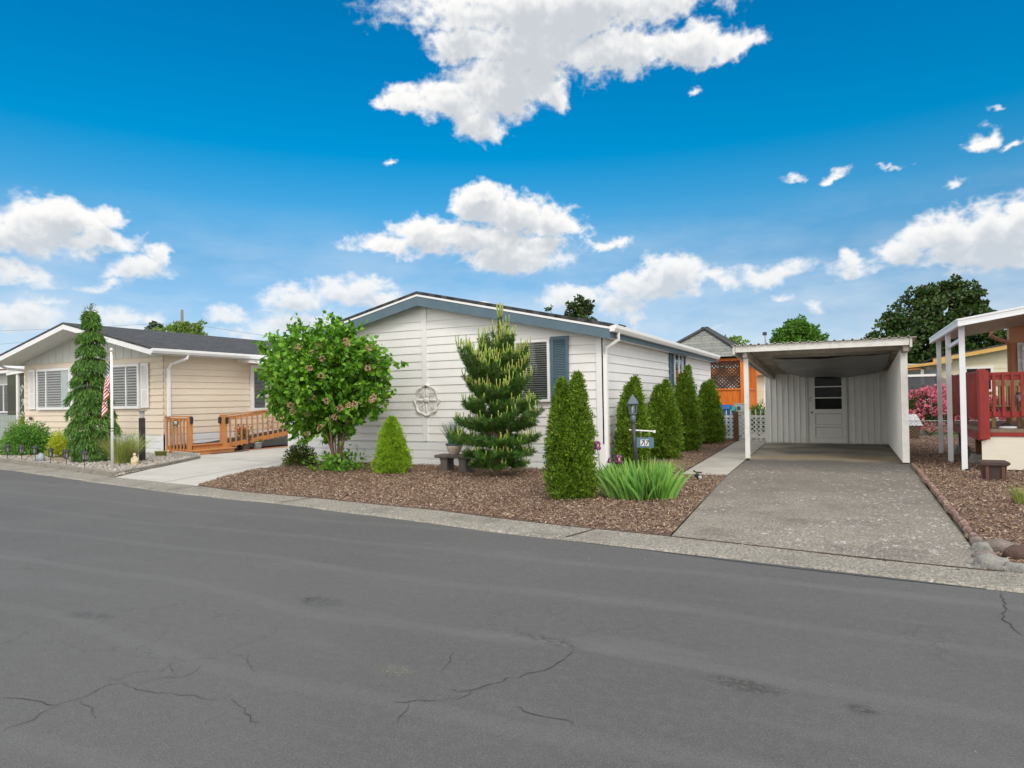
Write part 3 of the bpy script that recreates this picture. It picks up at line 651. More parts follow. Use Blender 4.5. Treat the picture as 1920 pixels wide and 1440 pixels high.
for s in (-1, 1):
    xe8 = C8+s*(X8+.6-C8); e = lambda x: (x, za8-abs(x-C8)*s8)
    m = MB(); m.prism([e(C8), e(xe8), (xe8, e(xe8)[1]-.06), (C8, e(C8)[1]-.06)], 'y', y0, B8+.3); m.build('roof', ROOFD, H2)
    m = MB(); m.prism([(C8, za8-.062), (xe8, e(xe8)[1]-.062), (xe8, e(xe8)[1]-.215), (C8, za8-.215)], 'y', y0+.01, y0+.05); m.build('fascia', WTRIM, H2)
    m = MB(); m.prism([(C8, za8-.18), (xe8-s*.01, e(xe8)[1]-.18), (xe8-s*.01, e(xe8)[1]-.198), (C8, za8-.198)], 'y', y0+.052, B8); m.build('soffit', WTRIM, H2)
    m = MB(); z = e(xe8)[1]; m.prism([(xe8, z-.05), (xe8+s*.12, z-.03), (xe8+s*.12, z-.10), (xe8+s*.07, z-.17), (xe8, z-.17)], 'y', y0-.0, B8); m.build('gutter', WTRIM, H2)
zg = e(xe8)[1]-.17
m = MB(); m.tube([(X8+.63, Y8+.35, zg+.02), (X8+.62, Y8+.33, zg-.10), (X8+.16, Y8+.12, zg-.28), (X8+.075, Y8+.10, zg-.42)], .042, 8); m.beam((X8+.075, Y8+.1, zg-.38), (X8+.075, Y8+.10, .1), .07, .09, (0, 1, 0)); m.beam((X8+.075, Y8+.1, .14), (X8+.2, Y8-.15, .07), .08, .07); m.build('downspout', WTRIM, H2)
m = MB(); m.tube([(L8-.6, Y8-.6, zg+.02), (L8-.55, Y8-.3, zg-.12), (L8-.1, Y8+.2, zg-.22)], .042, 8); m.build('downspout', WTRIM, H2)
wz = (1.50, 2.72)
def ux(px): return float(PY(px, 730, Y8)[0])
window(H2, 'x', Y8-.025, -1, ux(76), ux(134), *wz, splits=(ux(91),), fr=.085, bp=.085, cv=.40)
window(H2, 'x', Y8-.025, -1, ux(207), ux(262), *wz, splits=(ux(241),), fr=.085, bp=.085, cv=.40)
for a, b, c_ in ((76.5, 89.5, .80), (120, 133, .9), (243, 261, .75)):
    for z in np.arange(1.52, 2.70, .05): pass
CURT = M('pale curtain', (.66, .72, .74), .7, (.58, .64, .66), 5, stretch=(8, 1, 1))
for a, b in ((118, 133.5),):
    m = MB(); xx = np.linspace(ux(a), ux(b), 18); 
    for i in range(17): m.add([(xx[i], Y8-.063-.004*(i % 2), 1.51), (xx[i+1], Y8-.063-.004*((i+1) % 2), 1.51), (xx[i+1], Y8-.063-.004*((i+1) % 2), 2.71), (xx[i], Y8-.063-.004*(i % 2), 2.71)], [(0, 1, 2, 3)])
    m.build('curtain', CURT, H2)
window(H2, 'x', Y8-.025, -1, ux(141), ux(200), *wz, splits=(ux(170),), fr=.085, blinds=False)
shutter(H2, 'x', Y8-.025, -1, ux(58), ux(69), 1.44, 2.80, WTRIM); shutter(H2, 'x', Y8-.025, -1, ux(268), ux(281.5), 1.44, 2.80, WTRIM)
yd = lambda px: float(PX(px, 730, X8+.03)[1])
window(H2, 'y', X8+.028, 1, yd(474), yd(495), 1.36, 2.72, (), .11, True)
ya = yd(444); m = MB(); m.prism([(X8+.03, 3.02), (X8+1.25, 2.88), (X8+1.25, 2.80), (X8+.03, 2.93)], 'y', ya, ya+5); m.build('entry_canopy', WTRIM, H2)
vy = 19.4; vx = float(PY(397, 642, vy)[0]); vz = za8-abs(vx-C8)*s8
m = MB(); m.prism([(vx-.22, vz+.03), (vx+.22, vz-.07), (vx+.2, vz+.06), (vx-.14, vz+.15)], 'y', vy-.25, vy+.25); m.build('roof_vent', BLACKP, H2)
# ------------------------------------------------------------------ carport
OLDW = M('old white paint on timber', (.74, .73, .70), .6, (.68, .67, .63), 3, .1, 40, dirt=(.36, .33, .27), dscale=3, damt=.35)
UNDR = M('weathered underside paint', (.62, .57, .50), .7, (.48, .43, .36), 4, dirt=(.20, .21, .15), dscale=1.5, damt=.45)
CORR = M('ribbed metal roof', (.50, .50, .47), .5, (.36, .35, .31), 3, dirt=(.2, .2, .17), dscale=4, damt=.6)
METW = M('white ribbed metal siding', (.85, .85, .82), .5, (.80, .80, .77), 2, dirt=(.55, .53, .46), dscale=1.6, damt=.22)
GREENJ = M('pale green jamb paint', (.50, .58, .44), .6)
CP = thing('carport', 'white open carport with ribbed metal roof over the concrete drive', 'carport', (-.55, 16, 0))
xl_, xr_ = -2.28, 1.14; yf_, yb_ = 15.62, 22.05
zr = lambda y: 2.63-(y-yf_)*.058
def rib_profile(u0, u1, base, h, pitch, w=.05):
    p = [(u0, base)]; u = u0+pitch/2
    while u < u1-w: p += [(u-w/2, base), (u-w/4, base+h), (u+w/4, base+h), (u+w/2, base)]; u += pitch
    p.append((u1, base)); return p
m = MB(); pr = rib_profile(xl_-.05, xr_+.10, 0, .028, .167)
for dz, fl in ((0, 0), (-.012, 1)):
    for (a, ha), (b, hb) in zip(pr[:-1], pr[1:]):
        m.add([(a, yf_-.05, zr(yf_)+ha+dz), (b, yf_-.05, zr(yf_)+hb+dz), (b, yb_+.5, zr(yb_+.5)+hb+dz), (a, yb_+.5, zr(yb_+.5)+ha+dz)], [(0, 1, 2, 3)])
for (a, ha), (b, hb) in zip(pr[:-1], pr[1:]): m.add([(a, yf_-.05, zr(yf_)+ha), (b, yf_-.05, zr(yf_)+hb), (b, yf_-.05, zr(yf_)+hb-.012), (a, yf_-.05, zr(yf_)+ha-.012)], [(0, 1, 2, 3)])
m.build('roof', CORR, CP)
m = MB(); m.box(xl_+.03, xr_-.03, yf_, yf_+.045, zr(yf_)-.16, zr(yf_)-.014); m.build('fascia', OLDW, CP, bevel=.004)
for x in (xl_, xr_):
    s = 1 if x > 0 else -1
    m = MB(); m.add([(x-.022, yf_-.01, zr(yf_)-.20), (x+.022, yf_-.01, zr(yf_)-.20), (x+.022, yf_-.01, zr(yf_)-.014), (x-.022, yf_-.01, zr(yf_)-.014), (x-.022, yb_+.45, zr(yb_+.45)-.17), (x+.022, yb_+.45, zr(yb_+.45)-.17), (x+.022, yb_+.45, zr(yb_+.45)-.014), (x-.022, yb_+.45, zr(yb_+.45)-.014)], [(0,1,2,3),(7,6,5,4),(0,4,5,1),(1,5,6,2),(2,6,7,3),(3,7,4,0)]); m.build('fascia', OLDW, CP)
for i, y in enumerate(np.linspace(yf_+.32, yb_-.1, 9)):
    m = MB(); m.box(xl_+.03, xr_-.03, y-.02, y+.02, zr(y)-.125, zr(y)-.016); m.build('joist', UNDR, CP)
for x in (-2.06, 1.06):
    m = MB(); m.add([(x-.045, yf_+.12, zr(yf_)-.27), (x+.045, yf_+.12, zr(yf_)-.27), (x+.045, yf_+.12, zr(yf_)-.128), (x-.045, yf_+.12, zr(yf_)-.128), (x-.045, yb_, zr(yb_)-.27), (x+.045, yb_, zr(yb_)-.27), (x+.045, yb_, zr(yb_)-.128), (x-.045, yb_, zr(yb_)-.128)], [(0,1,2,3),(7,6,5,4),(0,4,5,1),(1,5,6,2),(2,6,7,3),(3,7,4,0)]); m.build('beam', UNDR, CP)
m = MB(); m.box(-2.11, -2.01, 15.86, 15.96, .09, zr(15.9)-.27); m.build('post', OLDW, CP, bevel=.004)
m = MB(); m.box(-2.09, -2.03, 15.88, 15.94, .03, .09); m.build('post_shoe', M('rusty dark shoe', (.05, .04, .035), .8), CP)
m = MB(); m.box(.97, 1.10, 16.02, 16.12, .06, zr(16)-.27); m.build('post', OLDW, CP, bevel=.004)
m = MB(); pr = rib_profile(16.12, yb_, 0, .03, .16, .06)
for off, sg in ((1.0, -1), (1.07, 1)):
    for (a, ha), (b, hb) in zip(pr[:-1], pr[1:]):
        m.add([(off+sg*ha, a, .07), (off+sg*hb, b, .07), (off+sg*hb, b, zr(b)-.2), (off+sg*ha, a, zr(a)-.2)], [(0, 1, 2, 3)])
m.build('side_wall', METW, CP)
m = MB(); m.box(.985, 1.09, 16.1, yb_, .03, .075); m.build('sill_board', M('rusty sill', (.24, .12, .06), .9, (.14, .08, .05), 8), CP)
RUST = M('rust marks', (.12, .06, .035), .8)
for k in range(16):
    y = 16.6+3.6*k/16+.1*rng.random(); z = 1.52-.05*(k % 4)-.28*(k % 3)*(k > 5)
    m = MB(); m.beam((.982, y-.03, z), (.982, y+.03, z+.012), .008, .014, (0, 0, 1)); m.build('nail', RUST, CP)
# back wall of the carport is the front of a store room
xw0, xw1 = -2.30, 1.0; dl, dr = -1.07, -.055; zt_ = 2.24
m = MB()
def ribwall(x0, x1, z0, z1, ph=0):
    pr = [(x0, 0)]; x = x0+.05+ph
    while x < x1-.05: pr += [(x-.018, 0), (x-.006, .042), (x+.006, .042), (x+.018, 0)]; x += .163
    pr.append((x1, 0))
    for (a, ha), (b, hb) in zip(pr[:-1], pr[1:]): m.add([(a, yb_-ha, z0), (b, yb_-hb, z0), (b, yb_-hb, z1), (a, yb_-ha, z1)], [(0, 1, 2, 3)])
ribwall(xw0, dl-.046, .05, zt_, .1); ribwall(dr+.051, xw1, .05, zt_, .1); ribwall(dl-.046, dr+.051, 2.2, zt_)
m.box(xw0, xw1, yb_+.03, yb_+.06, .03, zt_+.06); m.box(xw0-.005, xw0+.03, yb_-.01, yb_+2.4, .03, zt_+.02); m.box(xw1, xw1+.05, yb_, yb_+2.4, .03, zt_); m.box(xw0, xw1, yb_+2.35, yb_+2.4, .03, zt_)
m.build('rear_wall', METW, CP)
m = MB(); m.box(dl-.045, dl-.008, yb_-.03, yb_+.02, .05, 2.2); m.box(dr+.008, dr+.05, yb_-.03, yb_+.02, .05, 2.2); m.build('door_jamb', GREENJ, CP)
DOORP = M('old white door paint', (.80, .80, .77), .5, (.76, .77, .73), 3, dirt=(.5, .49, .42), dscale=2, damt=.25)
m = MB(); y0, y1 = yb_-.028, yb_+.012
g0, g1 = dl+.16, dr-.13; zz = [1.06, 1.40, 1.73, 2.07]
m.box(dl, g0, y0, y1, .06, 2.17); m.box(g1, dr, y0, y1, .06, 2.17); m.box(g0, g1, y0, y1, zz[3]+.0, 2.17); m.box(g0, g1, y0, y1, .93, zz[0])
for z in zz[1:3]: m.box(g0, g1, y0+.002, y1, z-.018, z+.018)
m.box(g0, g1, y0, y1, .06, .20); m.box(g0, g1, y0, y1, .53, .60); m.box(g0, g1, y0+.024, y1, .2, .53); m.box(g0, g1, y0+.024, y1, .6, .93)
door = m.build('door', DOORP, CP)
RECSHADE = M('painted panel recess shade', (.34, .34, .30), .8); m = MB()  # dark strips paint the shade of the recessed door panels
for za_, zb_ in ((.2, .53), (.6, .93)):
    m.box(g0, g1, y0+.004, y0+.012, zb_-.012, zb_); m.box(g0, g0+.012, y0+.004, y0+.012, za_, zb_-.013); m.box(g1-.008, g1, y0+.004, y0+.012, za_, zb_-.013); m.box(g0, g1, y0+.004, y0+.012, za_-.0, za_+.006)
sub(m, 'recess_shade', RECSHADE, door, CP)
m = MB()
for a, b in ((zz[0], zz[1]-.018), (zz[1]+.018, zz[2]-.018), (zz[2]+.018, zz[3])): m.box(g0, g1, y0+.014, y0+.018, a, b)
sub(m, 'pane', glassmat('door glass', k=.12), door, CP)
m = MB(); m.box(g0, g1, y1+.001, y1+.006, zz[0], zz[3]); sub(m, 'room', DARKIN, door, CP)
m = MB(); m.lathe([(.012, 0), (.012, .03), (.03, .045), (.033, .06), (.02, .075), (.003, .078)], (0, 0, 0), 10); hv = [(p[0]+dl+.07, y0-p[2], p[1]+.97) for p in m.v]; m.v = hv; sub(m, 'handle', GALV, door, CP, smooth=True)
m = MB(); m.beam((dl-.05, y0-.01, 1.42), (dl+.09, y0-.01, 1.42), .012, .03, (0, 0, 1)); m.box(dl+.0, dl+.06, y0-.035, y0-.01, 1.28, 1.35); m.tube([(dl+.01, y0-.02, 1.35), (dl+.01, y0-.02, 1.40), (dl+.03, y0-.02, 1.415), (dl+.05, y0-.02, 1.40), (dl+.05, y0-.02, 1.35)], .006, 6); sub(m, 'padlock', GALV, door, CP)
# tarpaulin slung under the joists
TARP = M('grey tarpaulin', (.20, .20, .20), .42, (.15, .15, .15), 2, .25, 12)
nx, ny = 40, 26; V = []; F = []
for j in range(ny+1):
    for i in range(nx+1):
        u, v = i/nx, j/ny; x = -1.66+2.56*u; y = 17.3+4.2*v
        sag = .19*math.sin(math.pi*u)**.75*math.sin(math.pi*min(1, v*.55+.07))**.9
        sag += .02*math.sin(v*21+u*6)*math.sin(math.pi*u)+.012*math.sin(u*17+v*4)
        V.append((x+.05*math.sin(v*9)*(.5-u), y, zr(y)-.135-max(0, sag)))
for j in range(ny):
    for i in range(nx): a = j*(nx+1)+i; F.append((a, a+1, a+nx+2, a+nx+1))
mb = MB(); mb.add(V, F); o = mb.build('tarpaulin', TARP, smooth=True, loc=(-.38, 19.4, 2.2)); o.modifiers.new('s', 'SOLIDIFY').thickness = .006
tag(o, 'grey tarpaulin sagging from the joists under the carport roof', 'tarpaulin')
# ------------------------------------------------------------------ picket fence, gate and what stands behind
PVC = M('white plastic fence', (.80, .80, .78), .4, dirt=(.5, .48, .42), dscale=4, damt=.2)
def picket_run(name, label, cat, x0, x1, y, xs, lat=True, post=None, gx=None):
    t = thing(name, label, cat, ((x0+x1)/2, y, 0))
    for z in (.14, .80): m = MB(); m.box(x0, x1, y+.0, y+.03, z, z+.075); m.build('rail', PVC, t)
    for x in xs:
        m = MB(); m.prism([(x-.018, .05), (x+.018, .05), (x+.018, 1.0), (x+.004, 1.06), (x-.004, 1.06), (x-.018, 1.0)], 'y', y-.026, y-.002); m.build('picket', PVC, t)
    m = MB(); z0, z1 = .215, .80; d = .135; n = int((x1-x0+z1-z0)/d)+2
    for s in (1, -1):
        for i in range(-1, n+1):
            c = x0+i*d-(z1-z0 if s > 0 else 0)
            a, b = (c, z0), (c+s*(z1-z0) if s > 0 else c-(z1-z0), z1)
            # clip to the panel
            (ax, az_), (bx, bz_) = a, b
            k = (bz_-az_)/(bx-ax)
            pts = []
            for X_, Z_ in ((ax, az_), (bx, bz_)):
                Xc = min(max(X_, x0), x1); pts.append((Xc, az_+(Xc-ax)*k))
            if abs(pts[0][0]-pts[1][0]) > .03: m.beam((pts[0][0], y+.008+.006*s, pts[0][1]), (pts[1][0], y+.008+.006*s, pts[1][1]), .028, .008, (0, 1, 0))
    m.build('lattice', PVC, t); return t
yg = 22.55
picket_run('picket_fence', 'short white plastic picket fence panel beside the dark bushes', 'fence', -3.95, -3.36, yg, [-3.88, -3.72, -3.56, -3.42])
gt = picket_run('picket_gate', 'white plastic picket gate closing the concrete footpath', 'gate', -3.16, -2.33, yg, [-2.98, -2.82, -2.66, -2.51, -2.37])
for z in (.20, .86): m = MB(); m.beam((-3.24, yg-.01, z), (-3.10, yg-.01, z), .02, .05, (0, 1, 0)); m.build('hinge', BLACKP, gt)
m = MB(); m.box(-3.34, -3.20, yg-.05, yg+.08, 0, 1.0); tag(m.build('gate_post', M('brown gate post', (.16, .07, .03), .8, (.11, .05, .025), 8), loc=(-3.27, yg, 0)), 'brown timber gate post between the white pickets and the gate', 'post')
m = MB(); m.box(-4.3, -3.36, yg-.12, yg-.04, 0, .12); tag(m.build('edging_board', M('weathered board', (.26, .19, .12), .9, (.18, .13, .08), 8), loc=(-3.8, yg-.08, 0)), 'weathered board on the ground under the picket fence', 'board')
# recycling bins
for nm, col, px, Yb, lab in (('recycling_bin', (.02, .12, .35), 1358, 23.6, 'blue plastic recycling bin behind the picket fence'), ('recycling_bin', (.03, .28, .27), 1367, 23.9, 'teal plastic recycling bin behind the picket fence')):
    x = float(PY(px, 790, Yb)[0]); t = thing(nm, lab, 'bin', (x, Yb, 0)); w = .20 if col[2] > .3 else .21
    bm_ = M('bin '+lab[:4], col, .45)
    m = MB(); zt2 = 1.06 if col[2] > .3 else 1.0; m.add([(x-w*.8, Yb-.2, 0), (x+w*.8, Yb-.2, 0), (x+w*.8, Yb+.25, 0), (x-w*.8, Yb+.25, 0), (x-w, Yb-.25, zt2), (x+w, Yb-.25, zt2), (x+w, Yb+.3, zt2), (x-w, Yb+.3, zt2)], [(0,3,2,1),(4,5,6,7),(0,1,5,4),(1,2,6,5),(2,3,7,6),(3,0,4,7)]); m.build('bin_body', bm_, t, bevel=.02)
    m = MB(); m.prism([(Yb-.29, zt2), (Yb+.33, zt2), (Yb+.33, zt2+.12), (Yb+.1, zt2+.15), (Yb-.22, zt2+.05)], 'x', x-w-.02, x+w+.02); m.build('lid', bm_, t, bevel=.015)
# meter pedestal
Ym = 24.0; x0, x1 = float(PY(1377, 760, Ym)[0]), float(PY(1396, 760, Ym)[0]); MTR = M('pale grey cabinet', (.56, .56, .53), .5, dirt=(.4, .38, .33), dscale=3, damt=.3)
t = thing('meter_cabinet', 'pale grey electric meter cabinet behind the picket gate', 'meter box', ((x0+x1)/2, Ym, 0))
m = MB(); m.box(x0, x1+.06, Ym, Ym+.2, .93, 1.22); m.build('cabinet_head', MTR, t, bevel=.008); m = MB(); m.box(x0+.11, x1+.03, Ym+.02, Ym+.18, 0, .93); m.build('pedestal', MTR, t)
m = MB(); m.box(x0+.09, x0+.20, Ym-.02, Ym, 1.02, 1.14); m.build('meter_window', M('dark meter glass', (.10, .11, .12), .2), t)
m = MB(); m.box(x0-.02, x1+.08, Ym-.02, Ym+.22, 1.22, 1.24); m.build('cap', MTR, t)
# ------------------------------------------------------------------ gazebo
Yz = 27.0; zx = lambda px, py=700, Y=Yz: PY(px, py, Y)
xr2 = float(zx(1393)[0]); xlz = xr2-3.4; ybk = Yz+3.4; LAT = M('brown lattice wood', (.085, .045, .028), .7)
GZ = thing('gazebo', 'orange timber gazebo with brown lattice panels and hipped shingle roof', 'gazebo', ((xlz+xr2)/2, Yz+1.7, 0))
zev = float(zx(1385, 668)[2]); zap = float(PY(1315, 618, Yz+1.7)[2])
zpan = float(zx(1384, 731)[2]); zlt = float(zx(1384, 676)[2])
c0 = ((xlz+xr2)/2, (Yz+ybk)/2, zap+.05); o_ = .25
cn = [(xlz-o_, Yz-o_, zev), (xr2+o_, Yz-o_, zev), (xr2+o_, ybk+o_, zev), (xlz-o_, ybk+o_, zev)]
m = MB()
for i in range(4): m.add([cn[i], cn[(i+1) % 4], c0], [(0, 1, 2)])
m.add([(a, b, c-.06) for a, b, c in cn], [(3, 2, 1, 0)]); m.build('roof', ROOFG, GZ)
m = MB()
for q in cn: m.beam(Vector(q)+Vector((0, 0, .03)), Vector(c0)+Vector((0, 0, .03)), .3, .05)
m.build('ridge_cap', M('dark ridge caps', (.04, .042, .045), .9, (.06, .06, .06), 12), GZ)
m = MB(); m.box(xlz-.08, xr2+.08, Yz-.08, ybk+.08, zlt, zev-.06); m.build('roof_beam', GAZO, GZ)
for x, y in ((xlz, Yz), (xr2, Yz), (xr2, ybk), (xlz, ybk)): m = MB(); m.box(x-.09, x+.09, y-.09, y+.09, 0, zlt); m.build('post', GAZO, GZ)
def boards(x0, x1, y0, y1, z0, z1):
    m = MB(); L = math.hypot(x1-x0, y1-y0); n = max(1, int(L/.20)); d = Vector((x1-x0, y1-y0, 0))/n; nn = Vector((d.y, -d.x, 0)).normalized()*.012
    for i in range(n):
        a = Vector((x0, y0, 0))+d*i; b = a+d*.965; k = nn*(1+.5*(i % 2)); m.beam((a.x+k.x, a.y+k.y, (z0+z1)/2), (b.x+k.x, b.y+k.y, (z0+z1)/2), .025, z1-z0)
    m.build('board_panel', GAZO, GZ)
    m = MB(); m.beam((x0, y0, z1+.03), (x1, y1, z1+.03), .14, .06); m.build('cap_rail', GAZO, GZ)
boards(xlz, xr2, Yz, Yz, .1, zpan); boards(xr2, xr2, Yz, ybk, .1, zpan); boards(xlz, xr2, ybk, ybk, .1, zpan)
def latt(axis, u0, u1, pos, z0, z1, d=.15, w=.042):
    m = MB(); H = z1-z0
    for s in (1, -1):
        n = int((u1-u0+H)/d)+1
        for i in range(n):
            c = u0+i*d; a, b = ((c-H, z0), (c, z1)) if s > 0 else ((c, z0), (c-H, z1)); k = s
            pts = []
            for X_, Z_ in (a, b):
                Xc = min(max(X_, u0), u1); pts.append((Xc, a[1]+(Xc-a[0])*k))
            if abs(pts[0][0]-pts[1][0]) > .02:
                if axis == 'x': m.beam((pts[0][0], pos+.006*s, pts[0][1]), (pts[1][0], pos+.006*s, pts[1][1]), w, .007, (0, 1, 0))
                else: m.beam((pos+.006*s, pts[0][0], pts[0][1]), (pos+.006*s, pts[1][0], pts[1][1]), w, .007, (1, 0, 0))
    m.build('lattice', LAT, GZ)
latt('x', xlz+.09, xr2-.09, Yz, zpan+.06, zlt); latt('y', Yz+.09, Yz+1.6, xr2, zpan+.06, zlt); latt('x', xlz+.09, xr2-.09, ybk, zpan+.06, zlt, .14)
for y in (Yz+.6, Yz+1.6, Yz+2.5): m = MB(); m.box(xr2-.05, xr2+.05, y-.06, y+.06, zpan+.06, zlt); m.build('mullion', LAT if y < Yz+1 else GAZO, GZ)
# ------------------------------------------------------------------ house behind, between gazebo and carport
Yh = 40.; p = lambda px, py: PY(px, py, Yh)
HB = thing('background_house', 'white house with orange fascia seen past the carport post', 'house', (-3.5, Yh, 0))
x0, x1 = -7.5, 3.0; z1 = float(p(1420, 704)[2]); z2 = float(p(1413, 690)[2])
m = MB(); m.box(x0, x1, Yh, Yh+6, 0, z1); lap(m, lambda z: x0, lambda z: x1, .2, z1, .22, Yh, -1, 'x'); m.build('wall', WHITE, HB)
m = MB(); m.prism([(x0-.3, z1), (x1+.3, z1), (x1+.3, z1+.25), (-4.5, z2+.05), (x0-.3, z1+.4)], 'y', Yh-.5, Yh-.1); m.build('gable_band', M('orange house trim', (.55, .20, .06), .6), HB)
m = MB(); m.prism([(x0-.4, z1+.42), (-4.5, z2+.08), (x1+.4, z1+.27), (x1+.4, z1+.33), (-4.5, z2+.16), (x0-.4, z1+.5)], 'y', Yh-.55, Yh+6); m.build('roof', M('pale roof sheet', (.6, .58, .55), .7), HB)
a, b = float(p(1421, 740)[0]), float(p(1432, 740)[0]); m = MB(); m.box(a, b, Yh-.06, Yh-.02, .5, z1-.05); m.build('door', M('cream door', (.70, .60, .42), .6), HB)
m = MB(); a, b = float(p(1414, 740)[0]), float(p(1418, 740)[0]); m.box(a, b, Yh-.05, Yh-.02, 1.1, 1.8); m.build('window', M('pale blue pane', (.45, .52, .60), .2), HB)
# ------------------------------------------------------------------ right: patio cover, deck, neighbours
PC = thing('patio_cover', 'white aluminium patio cover on three slim posts over the red deck', 'awning', (1.95, 15.05, 0))
ALU = M('white aluminium', (.74, .76, .78), .35, (.70, .72, .74), 3)
zc = lambda x: 2.74+.165*(x-1.85)
yA, yB2 = 14.75, 19.55; xA, xB = 1.85, 6.0
m = MB(); m.add([(xA, yA, zc(xA)), (xB, yA, zc(xB)), (xB, yB2, zc(xB)), (xA, yB2, zc(xA)), (xA, yA, zc(xA)+.05), (xB, yA, zc(xB)+.05), (xB, yB2, zc(xB)+.05), (xA, yB2, zc(xA)+.05)], [(0,3,2,1),(4,5,6,7),(0,1,5,4),(1,2,6,5),(2,3,7,6),(3,0,4,7)]); m.build('roof', M('brown grey underside', (.36, .32, .29), .45, (.30, .27, .24), 2, stretch=(6, 1, 1)), PC)
def fas(x0, y0, x1, y1):
    m = MB(); a = Vector((x0, y0, zc(x0))); b = Vector((x1, y1, zc(x1))); m.beam(a+Vector((0, 0, .045)), b+Vector((0, 0, .045)), .05, .11)
    m.beam(a+Vector((0, 0, .10)), b+Vector((0, 0, .10)), .075, .035); m.beam(a+Vector((0, 0, -.012)), b+Vector((0, 0, -.012)), .065, .02); m.build('fascia', ALU, PC)
fas(xA-.02, yA, xB, yA); fas(xA, yA-.03, xA, yB2)
for x, y in ((1.93, 15.12), (1.92, 16.95), (1.98, 19.2)): m = MB(); m.box(x-.045, x+.045, y-.035, y+.035, .0, zc(x)-.0); m.box(x-.052, x-.028, y-.042, y-.01, .02, zc(x)-.02); m.build('post', ALU, PC, bevel=.004)
m = MB(); m.beam((1.93, 15.2, 2.50), (1.92, 16.9, 2.46), .05, .07); m.build('brace', ALU, PC)
m = MB(); m.box(1.93, 2.0, 15.02, 15.08, .02, .06); m.build('downspout_mouth', BLACKP, PC)
DK = thing('deck', 'raised deck with red railing and cream skirting at the right edge', 'deck', (2.2, 15.2, 0))
DECKB = M('weathered deck boards', (.24, .17, .12), .8, (.17, .12, .085), 5, .2, 30, stretch=(1, 8, 1))
dx0, dx1, dy0, dy1 = 2.2, 5.6, 15.2, 19.6
m = MB()
y = dy0
while y < dy1-.01: m.box(dx0-.02, dx1, y, y+.138, .74, .80); y += .145
m.build('deck_floor', DECKB, DK)
m = MB(); m.box(dx0, dx1, dy0, dy0+.04, .665, .738); m.box(dx0, dx0+.04, dy0, dy1, .58, .738); m.build('rim_board', REDW, DK)
m = MB(); m.box(dx0+.02, dx1, dy0+.02, dy0+.05, .05, .66); 
for z in (.27, .47): pass
m.build('skirt_panel', M('cream skirting board', (.70, .66, .56), .6, (.66, .62, .52), 2, .1, 30, stretch=(1, 1, 14)), DK)
for y, nm in ((dy0, 1), (17.36, 1), (dy1-.08, 1)):
    m = MB(); z0 = .60 if y == dy0 else .62; m.box(dx0-.03, dx0+.10, y-.05, y+.08, z0, 1.93); m.box(dx0-.012, dx0+.14, y-.062, y-.05, z0+.01, 1.90) if y == dy0 else None; m.build('railing_post', REDW, DK, bevel=.004)
m = MB(); m.box(dx0+.1, dx1, dy0-.02, dy0+.08, 1.80, 1.86); m.box(dx0+.1, dx1, dy0+.0, dy0+.04, 1.72, 1.86); m.build('top_rail', REDW, DK); m = MB(); m.box(dx0+.1, dx1, dy0, dy0+.04, 1.02, 1.13); m.build('bottom_rail', REDW, DK)
x = 2.42
while x < dx1: m = MB(); m.box(x-.022, x+.022, dy0-.035, dy0-.0, 1.04, 1.84); m.build('baluster', REDW, DK); x += .142
m = MB(); m.box(dx0-.0, dx0+.08, dy0+.08, dy1, 1.84, 1.90); m.build('top_rail', REDW, DK); m = MB(); m.box(dx0+.02, dx0+.06, dy0+.08, dy1, .99, 1.08); m.build('bottom_rail', REDW, DK)
y = dy0+.2
while y < dy1-.1:
    m = MB(); m.box(dx0-.02, dx0+.018, y-.03, y+.03, .98, 1.87); m.build('baluster', REDW, DK); y += .142
m = MB(); m.box(dx0, dx1, dy1, dy1+.05, 1.78, 1.88); m.build('top_rail', REDW, DK)
x = 2.4
while x < 3.4: m = MB(); m.box(x-.022, x+.022, dy1-.03, dy1, 1.0, 1.86); m.build('baluster', REDW, DK); x += .142
LEGW = M('dark stained leg', (.12, .055, .02), .8, (.08, .035, .015), 8); BLK = M('concrete block', (.30, .29, .26), .95, (.24, .23, .2), 8, .5, 60)
for y in (16.9, 19.3): m = MB(); m.box(dx0+.16, dx0+.28, y-.06, y+.06, .18, .66); m.build('leg', LEGW, DK)
for y in (16.9, 19.3): m = MB(); m.prism([(dx0+.02, 0), (dx0+.42, 0), (dx0+.34, .2), (dx0+.10, .2)], 'y', y-.2, y+.2); m.build('footing', BLK, DK)
# plastic chairs, a table and shoes on the deck
TAN = M('tan moulded plastic', (.34, .235, .11), .45, (.30, .205, .095), 3)
def chair(x, y, rz, label):
    t = thing('patio_chair', label, 'chair', (0, 0, 0), 'tan plastic chairs on the deck')
    m = MB(); m.prism([(-.24, .40), (.24, .40), (.26, .43), (-.26, .43)], 'y', -.24, .24); m.build('seat', TAN, t, local=True, bevel=.01)
    m = MB(); m.box(-.24, -.19, .2, .24, .43, .88); m.box(.19, .24, .2, .24, .43, .88); m.box(-.24, .24, .2, .24, .80, .92)
    for i in range(5): xx = -.13+i*.065; m.box(xx-.017, xx+.017, .205, .235, .43, .80)
    m.build('backrest', TAN, t, local=True, bevel=.006)
    for sx in (-1, 1):
        for sy in (-1, 1): m = MB(); m.beam((sx*.22, sy*.2, .42), (sx*.26, sy*.27, .0), .06, .035); m.build('leg', TAN, t, local=True)
        m = MB(); m.tube([(sx*.25, .22, .66), (sx*.28, 0, .67), (sx*.28, -.22, .64), (sx*.27, -.24, .42)], .026, 6); m.build('armrest', TAN, t, local=True)
    t.location = (x, y, .80); t.rotation_euler = (0, 0, rz); return t
chair(2.68, 16.1, R(195), 'tan plastic patio chair nearest the red corner post'); chair(3.25, 16.9, R(150), 'tan plastic patio chair at the right edge of the deck')
